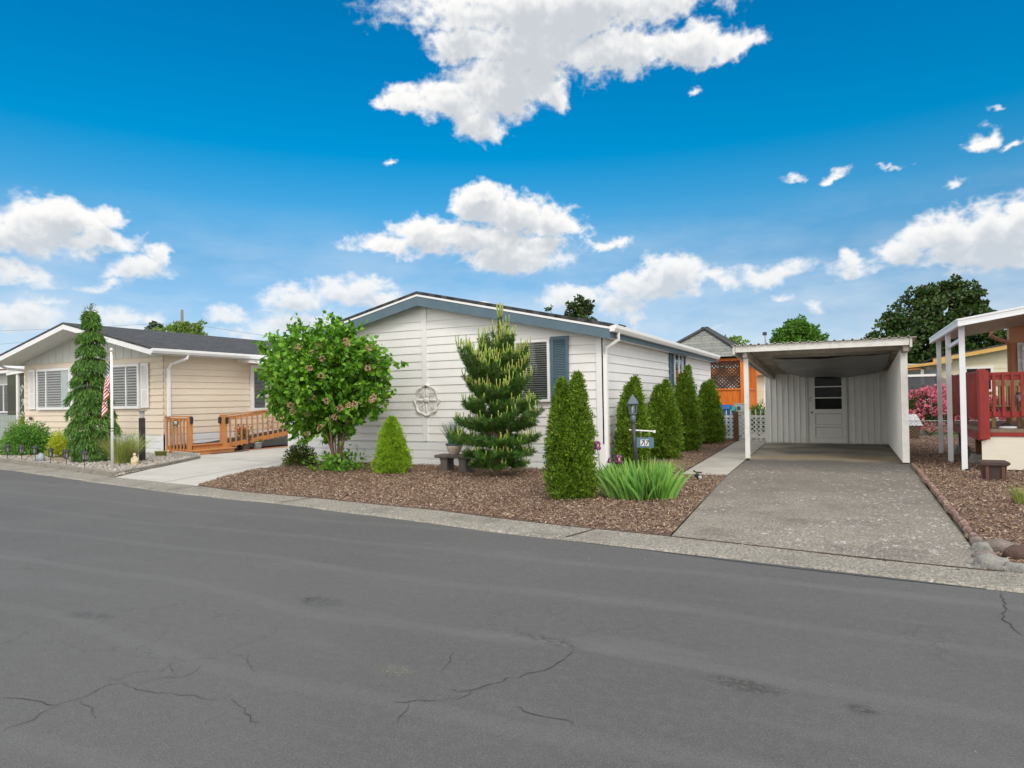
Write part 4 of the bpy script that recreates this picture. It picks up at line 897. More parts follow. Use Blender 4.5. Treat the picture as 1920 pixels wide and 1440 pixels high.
t = thing('patio_table', 'tan plastic table under white papers on the deck', 'table', (3.25, 16.0, .80))
m = MB(); m.box(2.92, 3.75, 15.7, 16.35, 1.44, 1.48); m.build('table_top', TAN, t, bevel=.01)
for x, y in ((3.0, 15.78), (3.66, 15.78), (3.0, 16.28), (3.66, 16.28)): m = MB(); m.beam((x, y, 1.44), (x, y, .80), .07, .05); m.build('leg', TAN, t)
nx = 10; V = []; F = []
for j in range(nx+1):
    for i in range(nx+1): u, v = i/nx, j/nx; V.append((2.88+.6*u, 15.66+.45*v, 1.49+.012*math.sin(u*9+v*4)-(.12*max(0, .12-u)/.12)-.06*max(0, .15-v)/.15))
for j in range(nx):
    for i in range(nx): a = j*(nx+1)+i; F.append((a, a+1, a+nx+2, a+nx+1))
m = MB(); m.add(V, F); o = m.build('newspaper', M('white newsprint', (.72, .73, .76), .8, (.5, .52, .56), 14), loc=(3.2, 15.9, 1.5)); o.modifiers.new('s', 'SOLIDIFY').thickness = .012; tag(o, 'white newspaper spread over the tan patio table', 'newspaper')
t = thing('shoe', 'black and white shoe on the deck boards behind the railing', 'shoe', (2.66, 15.42, .80))
m = MB(); m.lathe([(.02, 0), (.14, .004), (.145, .03), (.13, .045), (.02, .05)], (2.66, 15.42, .80), 14, sx=1.0, sy=.5); m.build('sole', M('white rubber', (.8, .8, .8), .5), t, smooth=True)
m = MB(); m.ico((2.64, 15.42, .865), (.09, .045, .035), 3, 2, .2); m.build('upper', BLACKP, t, smooth=True)
# dark planter
p0 = G(1866, 903); t = thing('planter', 'dark brown square plastic planter on the bark by the cream skirting', 'planter', (p0[0], p0[1]+.12, 0))
PLM = M('dark brown plastic', (.045, .028, .024), .5, (.07, .04, .035), 6); x, y = p0[0], p0[1]+.13
m = MB(); m.add([(x-.145, y-.13, 0), (x+.145, y-.13, 0), (x+.145, y+.13, 0), (x-.145, y+.13, 0), (x-.165, y-.15, .27), (x+.165, y-.15, .27), (x+.165, y+.15, .27), (x-.165, y+.15, .27)], [(0,3,2,1),(4,5,6,7),(0,1,5,4),(1,2,6,5),(2,3,7,6),(3,0,4,7)]); m.build('tub', PLM, t, bevel=.008)
m = MB(); m.prism([(x-.17, .265), (x+.17, .265), (x+.215, .30), (x+.19, .335), (x-.19, .335), (x-.215, .30)], 'y', y-.19, y+.19); m.build('rim', PLM, t, bevel=.01)
for dx in (-.11, .11): m = MB(); m.box(x+dx-.022, x+dx+.022, y-.165, y-.135, .0, .26); m.build('strap', M('brown strap', (.13, .05, .035), .5), t)
# orange house at the frame's right
SALM = M('salmon house paint', (.60, .29, .16), .6, (.56, .27, .15), 2)
Yo = 19.75; xo = float(PY(1893.5, 680, Yo)[0])
HO = thing('orange_house', 'salmon orange house wall behind the red deck', 'house', (xo, Yo, 0))
m = MB(); m.box(xo, xo+2.2, Yo, Yo+.25, 0, 3.05); m.box(xo+2.2, xo+9, Yo, Yo+10, 0, 3.05); lap(m, lambda z: xo, lambda z: xo+8, 2.66, 3.05, .19, Yo, -1, 'x'); m.build('wall', SALM, HO)
m = MB(); m.box(xo-.05, xo+.03, Yo-.05, Yo, 0, 2.66); m.build('corner_trim', M('dark salmon trim', (.42, .16, .085), .6), HO)
m = MB(); m.box(xo-.12, xo+2.2, Yo-.35, Yo+.3, 3.05, 3.2); m.box(xo+2.2, xo+9.3, Yo-.35, Yo+10.3, 3.05, 3.2); m.build('roof', SALM, HO)
m = MB(); a = float(PX(1862, 628, xo-.1)[1]); m.tube([(xo-.32, Yo-.1, 3.02), (xo-.38, Yo-.1, 2.86), (xo-.2, Yo-.07, 2.74), (xo-.02, Yo-.06, 2.68)], .045, 7); m.build('downspout', M('salmon gutter', (.58, .27, .15), .5), HO)
window(HO, 'x', Yo-.01, -1, float(PY(1919, 680, Yo)[0]), float(PY(1919, 680, Yo)[0])+.9, 2.0, 2.62, blinds=False, fr=.03)
shutter(HO, 'x', Yo-.01, -1, float(PY(1907.5, 680, Yo)[0]), float(PY(1917.5, 680, Yo)[0]), 1.94, 2.66, WTRIM)
# cream house with yellow fascia
CRM = M('cream siding', (.72, .67, .50), .6, (.68, .63, .47), 2); YEL = M('ochre fascia', (.62, .38, .10), .5)
Yc = 34.; q = lambda px, py: PY(px, py, Yc)
HC = thing('cream_house', 'cream house with ochre yellow roof edge beyond the deck', 'house', (4.5, Yc, 0))
xa, za_ = float(q(1747, 676)[0]), float(q(1747, 681)[2]); xb, zb_ = 9.0, float(q(1747, 681)[2])+.175*(9.0-float(q(1747, 676)[0]))
m = MB(); m.prism([(xa+.3, 0), (xb, 0), (xb, zb_), (xa+.3, za_+.05)], 'y', Yc, Yc+9); lap(m, lambda z: max(xa+.3, xa+(z-za_)/.175), lambda z: xb, .3, 3.6, .24, Yc, -1, 'x'); m.build('wall', CRM, HC)
m = MB(); m.prism([(xa, za_), (xb, zb_), (xb, zb_+.19), (xa, za_+.17)], 'y', Yc-.5, Yc-.44); m.build('fascia', YEL, HC)
m = MB(); m.prism([(xa, za_+.172), (xb, zb_+.192), (xb, zb_+.26), (xa, za_+.22)], 'y', Yc-.52, Yc+9); m.build('roof', ROOFD, HC)
m = MB(); m.prism([(xa, za_), (xb, zb_), (xb, zb_+.02), (xa, za_+.02)], 'y', Yc-.435, Yc); m.build('soffit', M('dark soffit', (.12, .09, .06), .8), HC)
window(HC, 'x', Yc-.02, -1, float(q(1812, 700)[0]), float(q(1857, 700)[0]), 1.6, float(q(1812, 692)[2]), (float(q(1834, 700)[0]),), .09, False)
xl0 = -1.5; zl = float(q(1747, 680)[2]); m = MB(); m.prism([(xl0, zl-.55), (xa+.6, zl+.05), (xa+.6, zl-.06), (xl0, zl-.67)], 'y', Yc-1.2, Yc-1.13); m.build('lean_to_fascia', YEL, HC)
m = MB(); m.prism([(xl0, zl-.56), (xa+.6, zl+.04), (xa+.6, zl+.0), (xl0, zl-.60)], 'y', Yc-1.12, Yc+4); m.build('lean_to_roof', M('grey underside', (.28, .27, .25), .7), HC)
for px in (1728, 1731): x = float(PY(px, 720, Yc-1)[0]); m = MB(); m.tube([(x, Yc-1.0, 0), (x, Yc-1.0, 2.5)], .03, 6); m.build('lean_to_post', M('pale grey post', (.62, .63, .62), .5), HC)
m = MB(); m.box(xa-.9, xa+.5, Yc, Yc+.1, 0, 2.5); m.build('porch_wall', M('pale blue wall', (.42, .50, .56), .7), HC)
# shade mesh on a rail, reed fence, light box, chain link
mt = bpy.data.materials.new('dark shade mesh'); mt.use_nodes = True; T = NT(mt.node_tree)
T.n['Principled BSDF'].inputs['Base Color'].default_value = (.085, .09, .105, 1); T.n['Principled BSDF'].inputs['Roughness'].default_value = .8
tr = T.add('ShaderNodeBsdfTransparent'); mx = T.add('ShaderNodeMixShader', {0: .68, 1: tr.outputs[0], 2: T.n['Principled BSDF'].outputs[0]}); T.l.new(mx.outputs[0], T.n['Material Output'].inputs[0]); MESH = mt
Ys = 31.; s_ = lambda px, py: PY(px, py, Ys)
SC = thing('shade_screen', 'dark see through shade mesh on a white rail beyond the pink bush', 'screen', (2.4, Ys, 0))
xa, xb2 = .5, float(s_(1755.5, 725)[0]); xc2 = float(s_(1776, 725)[0])+.3; z0, z1 = float(s_(1730, 747)[2]), float(s_(1730, 706)[2])
m = MB(); m.box(xa, xb2, Ys, Ys+.01, z0, z1); m.add([(xb2, Ys, z0), (xb2, Ys+.01, z1+.05), (xc2, Ys+2.2, z1-.12), (xc2, Ys+2.2, z0)], [(0, 1, 2, 3)]); m.build('mesh_panel', MESH, SC)
for x in (1.0, xb2): m = MB(); m.tube([(x, Ys-.02, 0), (x, Ys-.02, z1+.04)], .016, 6); m.build('pole', BLACKP, SC)
m = MB(); m.box(xa, xc2, Ys-.05, Ys, z0-.09, z0-.01); m.build('bottom_rail', WTRIM, SC); m = MB(); m.box(xa, xb2, Ys-.03, Ys+.02, z1, z1+.09); m.build('top_rail', WTRIM, SC)
m = MB(); x = .4; zf = z0-.12
while x < 4.2: m.box(x, x+.045, 30.2, 30.22, 0, zf+.03*rng.random()); x += .052
o = m.build('reed_fence', M('tan reeds', (.50, .36, .20), .85, (.36, .25, .13), 30, stretch=(6, 1, .2)), loc=(2.3, 30.2, 0)); tag(o, 'tan reed fence standing behind the pink flowering bush', 'fence')
p0 = G(1702, 823); x, y = 1.75, float(p0[1]); LB = thing('planter_box', 'brown wooden box with a white pierced lid behind the carport wall', 'box', (x, y, 0))
m = MB(); m.add([(x-.35, y-.3, 0), (x+.24, y-.3, 0), (x+.24, y+.3, 0), (x-.35, y+.3, 0), (x-.35, y-.3, .46), (x+.30, y-.3, .46), (x+.30, y+.3, .46), (x-.35, y+.3, .46)], [(0,3,2,1),(4,5,6,7),(0,1,5,4),(1,2,6,5),(2,3,7,6),(3,0,4,7)]); m.build('box_body', LEGW, LB)
m = MB(); m.add([(x-.38, y-.34, .45), (x+.36, y-.34, .45), (x+.36, y+.34, .45), (x-.38, y+.34, .45), (x-.36, y-.2, .80), (x+.20, y-.2, .80), (x+.20, y+.2, .80), (x-.36, y+.2, .80)], [(0,3,2,1),(4,5,6,7),(0,1,5,4),(1,2,6,5),(2,3,7,6),(3,0,4,7)]); m.build('lid', M('white pierced lid', (.74, .75, .78), .6, (.35, .37, .40), 26), LB)
CL = thing('chain_link_fence', 'grey chain link fence in front of the pink flowering bush', 'fence', (2.9, 24.6, 0)); WIRE = M('galvanised wire', (.36, .36, .35), .5, metal=.4)
m = MB(); x0, x1, yy, hh, d = 1.15, 4.6, 24.6, .62, .10
for s in (1, -1):
    for i in range(int((x1-x0+hh)/d)+1):
        c = x0+i*d; a, b = ((c-hh, .02), (c, hh)) if s > 0 else ((c, .02), (c-hh, hh)); pts = []
        for X_, Z_ in (a, b): Xc = min(max(X_, x0), x1); pts.append((Xc, a[1]+(Xc-a[0])*s))
        if abs(pts[0][0]-pts[1][0]) > .02: m.tube([(pts[0][0], yy+.004*s, pts[0][1]), (pts[1][0], yy+.004*s, pts[1][1])], .0035, 3, False)
m.build('wire_mesh', WIRE, CL)
for x in (1.15, 3.4): m = MB(); m.tube([(x, yy, 0), (x, yy, hh+.05)], .022, 6); m.build('post', WIRE, CL)
m = MB(); m.tube([(x0, yy, hh), (x1, yy, hh)], .014, 5); m.build('top_rail', WIRE, CL)
# log edging and boulders
LOG = M('split log bark', (.30, .17, .12), .9, (.10, .055, .04), 16, 1., 30, dirt=(.62, .50, .44), dscale=14, damt=.9)
lx = [tuple(G(*p)[:2]) for p in [(1706,875),(1730,907),(1760,947),(1790,987),(1818,1020)]]
pts = []; r = random.Random(4)
for a, b in zip(lx[:-1], lx[1:]):
    for k in range(6): t_ = k/6; pts.append((a[0]+(b[0]-a[0])*t_+.05+r.uniform(-.012, .012), a[1]+(b[1]-a[1])*t_, .055+r.uniform(-.012, .012)))
pts.append((lx[-1][0]+.05, lx[-1][1], .05)); 
cut = [0, 9, 17, len(pts)-1]; labs = ['far split log of the edging beside the carport drive', 'middle split log of the edging beside the drive', 'near split log of the edging, ending at the boulders']
for i in range(3):
    seg = pts[cut[i]:cut[i+1]+1]; m = MB(); m.tube(seg, [.048+r.uniform(-.016, .012) for _ in seg], 7); o = m.build('edging_log', LOG, loc=tuple(seg[0])); tag(o, labs[i], 'log', 'split logs edging the drive')
RK = [M('pale grey boulder', (.30, .29, .265), .9, (.19, .18, .165), 7, 1., 30, dirt=(.52, .51, .48), dscale=5, damt=.8), M('brown boulder', (.30, .23, .15), .9, (.22, .17, .12), 6, .8, 30), M('dark red brown boulder', (.11, .065, .05), .9, (.07, .045, .035), 6, .9, 30), M('pinkish grey boulder', (.26, .215, .19), .9, (.15, .125, .11), 6, 1., 26, stretch=(1, 3, 3))]
for i, (px, py, rx, ry, rz, k, lab) in enumerate([(1822,1014,.085,.08,.07,1,'small brown boulder touching the end of the log edging'),(1832,1026,.10,.07,.085,3,'brown grey boulder second from the log edging'),(1843,1041,.13,.10,.10,0,'white and grey boulder with a dark side near the log edging'),(1851,1056,.15,.09,.09,3,'pinkish boulder lying behind the largest pale one'),(1862,1074,.20,.14,.12,0,'largest pale grey boulder at the kerb beside the drive'),(1880,1040,.24,.17,.11,3,'long flat layered boulder lying in the bark'),(1913,1056,.17,.13,.12,2,'dark red brown boulder at the frame edge'),(1903,1080,.15,.10,.085,0,'low greenish boulder on the kerb at the frame edge'),(1924,1083,.13,.10,.09,0,'pale boulder cut by the right frame edge')]):
    g = G(px, py); m = MB(); m.ico((g[0], g[1]+ry*.55, rz*.35), (rx*.64, ry*.60, rz*.78), 30+i, 3, .34); o = m.build('boulder', RK[k], smooth=True, loc=(g[0], g[1], 0)); tag(o, lab, 'boulder', 'boulders at the corner of the drive')
# ------------------------------------------------------------------ left side: neighbour, porch, ramp
Y9 = 17.5; w = lambda px, py: PY(px, py, Y9)
HN = thing('neighbour_house', 'white neighbour house with grey windows at the left frame edge', 'house', (-37, Y9, 0))
xr9 = float(w(40, 720)[0]); xl9 = xr9-9; zt = float(w(20, 701)[2]); zw1 = float(w(20, 722)[2]); zw0 = float(w(20, 771)[2])
m = MB(); m.box(xl9, xr9, Y9, Y9+10, zw0-.1, zt); m.build('wall', M('white panel wall', (.66, .66, .66), .6), HN)
m = MB(); pr = rib_profile(xl9, xr9, 0, .02, .2, .05)
for (a, ha), (b, hb) in zip(pr[:-1], pr[1:]): m.add([(a, Y9-.02-ha, 0), (b, Y9-.02-hb, 0), (b, Y9-.02-hb, zw0-.1), (a, Y9-.02-ha, zw0-.1)], [(0, 1, 2, 3)])
m.build('skirting', M('grey green ribbed skirting', (.34, .39, .36), .6), HN)
m = MB(); m.box(xl9-.3, xr9+.1, Y9-.6, Y9+10.3, zt, zt+.14); m.build('fascia', WTRIM, HN); m = MB(); m.box(xl9-.3, xr9+.12, Y9-.62, Y9-.4, zt+.14, zt+.20); m.build('roof_edge', M('rust red edge', (.25, .10, .06), .7), HN)
m = MB(); m.prism([(Y9-.55, zt+.16), (Y9+10.3, zt+.16), (Y9+4.8, zt+1.25)], 'x', xl9-.3, xr9+.1); m.build('roof', M('white coated metal roof', (.80, .80, .79), .5, (.76, .76, .75), 2), HN)
window(HN, 'x', Y9-.01, -1, xr9-2.6, float(w(33, 740)[0]), zw0, zw1, (float(w(9.5, 740)[0]), float(w(-25, 740)[0])), .06, False)
# side porch of the beige house
Yp = 15.0; v = lambda px, py: PY(px, py, Yp)
PO = thing('side_porch', 'white side porch awning with scrolled iron posts left of the beige house', 'porch', (-28, Yp, 0))
xa, xb = float(v(13, 703)[0]), L8; za0, zb0 = float(v(13, 704)[2]), float(v(47, 688)[2])
m = MB(); m.prism([(xa, za0), (xb-.02, zb0), (xb-.02, zb0+.09), (xa, za0+.07)], 'y', Yp, Yp+8); m.build('roof', M('dull porch roof', (.55, .55, .48), .6), PO)
m = MB(); m.prism([(xa, za0), (xb-.02, zb0), (xb-.02, zb0+.10), (xa, za0+.08)], 'y', Yp-.03, Yp-.002); m.build('fascia', WTRIM, PO)
for px in (31.5, 43.5):
    x = float(v(px, 760)[0]); m = MB(); m.box(x-.09, x+.03, Yp+.02, Yp+.09, 0, za0+.12) if px < 40 else m.box(x-.02, x+.03, Yp+.05, Yp+.09, 0, zb0-.1); m.build('post', WTRIM, PO)
x0 = float(v(35, 760)[0]); x1 = float(v(43, 760)[0])-.02; m = MB(); r_ = (x1-x0)/2; xc = (x0+x1)/2
for k, zc_ in enumerate((.75, 1.25, 1.75, 2.3)):
    s = 1 if k % 2 else -1; pts = []
    for i in range(26):
        t_ = i/25; a = t_*4.2; q = r_*(.25+.75*t_); pts.append((xc+s*q*math.cos(a)*.9, Yp+.07, zc_+q*math.sin(a)*1.2))
    m.tube(pts, .012, 5); m.tube([(x0, Yp+.07, zc_-.3), (x1, Yp+.07, zc_+.1)], .011, 5)
m.build('scroll_trellis', WTRIM, PO)
m = MB(); a, b = float(PY(14, 740, Yp+.6)[0]), float(PY(33, 740, Yp+.6)[0]); m.box(a, b+1.2, Yp+.6, Yp+.61, 1.2, za0+.1)
mt = bpy.data.materials.new('green shade film'); mt.use_nodes = True; T = NT(mt.node_tree); T.n['Principled BSDF'].inputs['Base Color'].default_value = (.10, .115, .08, 1); tr = T.add('ShaderNodeBsdfTransparent', {0: (.5, .52, .4, 1)}); mx = T.add('ShaderNodeMixShader', {0: .5, 1: tr.outputs[0], 2: T.n['Principled BSDF'].outputs[0]}); T.l.new(mx.outputs[0], T.n['Material Output'].inputs[0])
m.build('shade_film', mt, PO)
# ramp deck with steps
xw = float(PY(311.5, 815, Y8+.06)[0]); yr = Y8+.06; xR = float(PY(359, 815, yr)[0])
RP = thing('entry_deck', 'orange stained entry deck with steps and ramp railing at the beige house', 'deck', (xw+.5, yr, 0))
q = lambda px, py: PY(px, py, yr)
ztp, zbt = float(q(335, 780)[2]), float(q(335, 849)[2])
def rail_run(P0, P1, zt0, zt1, zb0, zb1, nb, root, posts=(True, True)):
    a, b = Vector((*P0, 0)), Vector((*P1, 0)); d = (b-a); n = Vector((d.y, -d.x, 0)).normalized()
    m = MB(); m.beam(a+Vector((0, 0, zt0+.0)), b+Vector((0, 0, zt1+.0)), .11, .035); m.build('cap_rail', ORANGEW, root)
    m = MB(); m.beam(a+Vector((0, 0, zt0-.09)), b+Vector((0, 0, zt1-.09)), .035, .09); m.build('top_rail', ORANGEW, root)
    m = MB(); m.beam(a+Vector((0, 0, zb0+.07)), b+Vector((0, 0, zb1+.07)), .035, .13); m.build('bottom_rail', ORANGEW, root)
    for i in range(nb):
        t_ = (i+.6)/(nb+.2); p = a.lerp(b, t_)+n*.035; zt = zt0+(zt1-zt0)*t_-.06; zb = zb0+(zb1-zb0)*t_-.02
        m = MB(); m.box(p.x-.02, p.x+.02, p.y-.02, p.y+.02, zb, zt); m.build('baluster', ORANGEW, root)
rail_run((xw, yr), (xR-.04, yr), ztp-.02, ztp-.02, zbt-.02, zbt-.02, 7, RP)
m = MB(); m.box(xR-.10, xR, yr-.05, yr+.05, zbt-.05, ztp); m.build('post', ORANGEW, RP)
m = MB(); m.box(xw+.05, xw+.13, yr-.03, yr+.05, 0, .3); m.build('post', ORANGEW, RP)
xr_r = xR+.02; yq = float(PX(422, 800, xr_r)[1]); zpt = float(PX(421, 777, xr_r)[2])
m = MB(); m.box(xr_r-.10, xr_r+.02, yq-.12, yq+.06, .0, zpt); m.build('post', ORANGEW, RP)
yend = yq+4.2; slope = .045
rail_run((xr_r-.03, yq+.06), (xr_r-.03, yend), zpt-.03, zpt+.0+slope*4.2+.12, .16, .16+.42, 19, RP)
m = MB(); m.box(xr_r-.08, xr_r+.02, yend, yend+.1, 0, zpt+.35); m.build('post', ORANGEW, RP)
zdk = .30
m = MB(); m.box(xw, xr_r-.10, yr+.03, yq+.2, zdk-.05, zdk); m.prism([(yq+.2, zdk-.05), (yend, zdk+.30), (yend, zdk+.35), (yq+.2, zdk)], 'x', xw, xr_r-.10); m.build('deck_floor', M('dark ramp carpet', (.045, .047, .05), .95), RP)
m = MB(); m.box(xr_r-.06, xr_r-.02, yr+.02, yq-.12, .05, zdk+.0); m.box(xr_r-.10, xr_r+.03, yr+.02, yq-.12, zdk, zdk+.035); m.build('step_riser', ORANGEW, RP)
gst = G(367, 857); xs1 = xr_r+.30
m = MB(); m.box(xs1-.04, xs1, yr-.18, yq+.12, .03, .145); m.box(xr_r-.03, xs1+.03, yr-.2, yq+.14, .145, .18); m.box(xr_r, xs1, yr-.18, yr-.14, .03, .145); m.box(xr_r, xs1, yq+.08, yq+.12, .03, .145); m.build('step', ORANGEW, RP, bevel=.004)
zs = float(q(332, 793)[2]); xs_ = float(q(334, 795)[0])
PL = thing('number_plaque', 'oval brown house number plaque on the orange railing', 'sign', (xs_, yr-.07, zs))
m = MB(); m.lathe([(.001, 0), (.10, 0), (.10, .015), (.001, .02)], (0, 0, 0), 20, sx=1.35, sy=.8); m.v = [(a+xs_, yr-.068-c, b+zs) for a, b, c in m.v]; m.build('board', M('brown plaque', (.16, .10, .04), .5, (.12, .07, .03), 9), PL)
def text(txt, size, mat, parent, name='digits', ext=.003, italic=0, font_off=0):
    cu = bpy.data.curves.new('t', 'FONT'); cu.body = txt; cu.size = size; cu.extrude = ext; cu.align_x = 'CENTER'; cu.align_y = 'CENTER'; cu.shear = italic; cu.offset = font_off
    to = bpy.data.objects.new('t', cu); me = bpy.data.meshes.new_from_object(to); bpy.data.objects.remove(to); me.materials.clear(); me.materials.append(mat)
    o = bpy.data.objects.new(name, me); COL.objects.link(o); o.parent = parent; return o
o = text('78', .13, M('pale digits', (.72, .70, .60), .5), PL, font_off=.004); o.location = (0, -.022, 0); o.rotation_euler = (R(90), 0, 0)
for nm, x, y, z, lab in (('deck_lamp', xR+.035, yr-.02, float(PY(363, 788, yr)[2]), 'small black lamp on the orange post left of the steps'), ('deck_lamp', xr_r-.04, yq-.16, zpt-.17, 'small black lamp on the right step post, facing the steps'), ('deck_lamp', xr_r+.06, yq+.03, zpt-.19, 'small black lamp on the right step post, facing the street')):
    t = thing(nm, lab, 'lamp', (x, y, z), 'black lamps on the deck posts'); m = MB(); m.box(x-.035, x+.035, y-.035, y+.035, z-.10, z+.06); m.build('housing', BLACKP, t, bevel=.006); m = MB(); m.lathe([(.065, 0), (.01, .05)], (x, y, z+.06), 4, R(45)); m.build('cap', BLACKP, t)
m = MB(); gm = G(418, 851); m.box(gm[0]-.42, gm[0]+.22, gm[1]-.55, gm[1]+.8, .036, .05); tag(m.build('door_mat', M('dark grey door mat', (.06, .065, .055), .95), loc=(gm[0], gm[1], 0)), 'dark grey mat lying before the orange steps', 'mat')
# scalloped edging blocks
CSC = M('pale scalloped concrete', (.46, .44, .40), .9, (.36, .34, .30), 8, .4, 50)
ga, gb = G(325, 857), G(374, 862); ga = np.array([ga[0], ga[1], 0]); gb = np.array([gb[0], gb[1], 0]); L_ = np.linalg.norm(gb-ga); ang = math.atan2(gb[1]-ga[1], gb[0]-ga[0])
N_ = 4; Lb = L_/N_; m = MB(); prof = [(-Lb/2, 0)]
for i in range(7):
    for k in range(6): a = math.pi*k/5; prof.append((-Lb/2+Lb/7*(i+.5-.5*math.cos(a)), .10+.035*math.sin(a)))
prof.append((Lb/2, 0)); m.prism(prof[::-1], 'y', -.03, .03)
base = m.build('edging_block', CSC)
for i in range(N_):
    o = base if i == 0 else base.copy()
    if i: COL.objects.link(o)
    c = ga+(gb-ga)*(i+.5)/N_; o.location = (c[0], c[1], .04); o.rotation_euler = (0, 0, ang)
    tag(o, ['scalloped concrete edging block nearest the downspout', 'second scalloped edging block from the downspout', 'third scalloped edging block from the downspout', 'scalloped concrete edging block nearest the steps'][i], 'edging block', 'scalloped edging blocks by the steps')
# ------------------------------------------------------------------ foliage
ARB = leafmat('arborvitae sprays', [(.03, .075, .006), (.085, .18, .01), (.16, .28, .016), (.045, .10, .008), (.22, .36, .022), (.34, .48, .06)], .55, .25)
TWIG = M('brown bark', (.13, .085, .055), .9, (.20, .14, .10), 12, .6, 40)
def arborvitae(name, label, x, y, H, R_, tops, n, mat=ARB, cat='shrub', group=None, L=(.05, .10), seed=0, prof=None, org=None):
    t = thing(name, label, cat, (x, y, .02), group)
    # tops: list of (dx, dy, height share, radius share)
    P = []; D = []
    th = rng.uniform(0, 2*np.pi, n*2); u = rng.uniform(0, 1, n*2)**.9
    def pr(u): return np.where(u < .12, .80+.20*u/.12, np.where(u < .45, 1-.08*(u-.12)/.33, .92*np.clip(1-(u-.45)/.55, 0, 1)**.80)) if prof is None else prof(u)
    keep = rng.random(n*2) < pr(u)+.10; th, u = th[keep][:n], u[keep][:n]; k = len(th)
    ti = rng.integers(0, len(tops), k); tt = np.array(tops)[ti]
    lump = .10*np.sin(th*3+u*9+seed)+.08*np.sin(th*7-u*23+seed*2)+.09*np.sin(th*11+u*47+3*np.sin(th*4))+.06*np.sin(th*23-u*71)
    rr_ = R_*pr(u)*(1+lump)*tt[:, 3]+rng.normal(0, .018, k); z = H*u*(1-(1-tt[:, 2])*u)
    off = np.clip((u-.3)/.7, 0, 1)
    depth = rng.random(k)**1.6*.40; rr_ = rr_*(1-depth)
    X_ = x+tt[:, 0]*(.35+.65*off)+np.cos(th)*rr_; Y_ = y+tt[:, 1]*(.35+.65*off)+np.sin(th)*rr_
    # every spray is a small upright fan of scale leaves
    C_ = np.stack([X_, Y_, z+.03], 1); fa = th+rng.normal(0, 1.1, k); ax = np.stack([np.cos(th)*.5, np.sin(th)*.5, np.full(k, 1.)], 1)+rng.normal(0, .30, (k, 3)); ax = unit(ax)
    bx = unit(np.cross(ax, np.stack([-np.sin(fa), np.cos(fa), np.zeros(k)], 1))); Q = 6; ph = np.linspace(-.95, .95, Q)[None, :]+rng.normal(0, .12, (k, Q))
    D = ax[:, None, :]*np.cos(ph)[..., None]+bx[:, None, :]*np.sin(ph)[..., None]; P = C_[:, None, :]+D*rng.uniform(0, L[1]*.55, (k, Q, 1)); N = np.cross(ax, bx)[:, None, :]+rng.normal(0, .15, (k, Q, 3))
    N = np.cross(D, N); N = np.cross(N, D)
    kq = k*Q; leaves('foliage', P.reshape(-1, 3), D.reshape(-1, 3), rng.uniform(*L, kq)*.8, rng.uniform(.35, .6, kq)*L[0]*.75, mat, t, .15, False, N.reshape(-1, 3))
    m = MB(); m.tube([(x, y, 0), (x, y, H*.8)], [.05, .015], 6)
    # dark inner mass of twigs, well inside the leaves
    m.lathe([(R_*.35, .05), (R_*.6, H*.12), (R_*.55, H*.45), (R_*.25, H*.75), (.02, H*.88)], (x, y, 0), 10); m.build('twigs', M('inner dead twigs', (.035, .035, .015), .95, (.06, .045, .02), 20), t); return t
g1 = G(1064, 946); arborvitae('arborvitae', 'large double topped arborvitae standing nearest the road, left of the irises', g1[0]-.055, g1[1]+.30, 1.80, .335, [(-.125, -.02, .96, .84), (.12, .02, 1.01, .82)], 8500, group='clipped arborvitae by the white house', L=(.045, .085), seed=1)
ac = [(1187, 888, 706, .36, 'arborvitae directly behind the lamp post, nearest the house corner'), (1245, 866, 713, .44, 'second arborvitae along the side wall, right behind the number sign'), (1287, 850, 690, .44, 'tallest pointed arborvitae along the side wall, third from the house corner'), (1330, 835, 711, .46, 'arborvitae nearest the picket fence, fourth along the side wall')]
for i, (px, by, ty, rad, lab) in enumerate(ac):
    g = G(px, by); D_ = math.hypot(g[0], g[1]); y = g[1]+rad*.8; x = g[0]*y/g[1] if False else g[0]+ (g[0]/g[1])*rad*.8; r_ = ray(px, ty); H = CH+r_[2]*math.hypot(x, y)/math.hypot(r_[0], r_[1])
    tops = [[(-.07, 0, .9, .8), (.06, .02, 1, .8)], [(-.11, 0, .93, .85), (.08, 0, 1., .85)], [(-.09, 0, .93, .85), (.07, 0, 1.03, .8)], [(-.10, 0, .95, .9), (.07, 0, 1., .9)]][i]
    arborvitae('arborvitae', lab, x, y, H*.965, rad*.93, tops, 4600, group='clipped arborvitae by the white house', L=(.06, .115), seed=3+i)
LIME = leafmat('lime conifer sprays', [(.16, .30, .015), (.26, .44, .025), (.36, .56, .04), (.21, .38, .02)], .55, .3)
g = G(735, 894); arborvitae('golden_conifer', 'small bright lime green cone shaped conifer before the white wall', g[0]-.2, g[1]+.28, 1.12, .33, [(0, 0, 1, 1)], 3600, LIME, L=(.05, .09), seed=9, prof=lambda u: np.where(u < .15, .85+u, .98*np.clip(1-(u-.15)/.85, 0, 1)**.62))
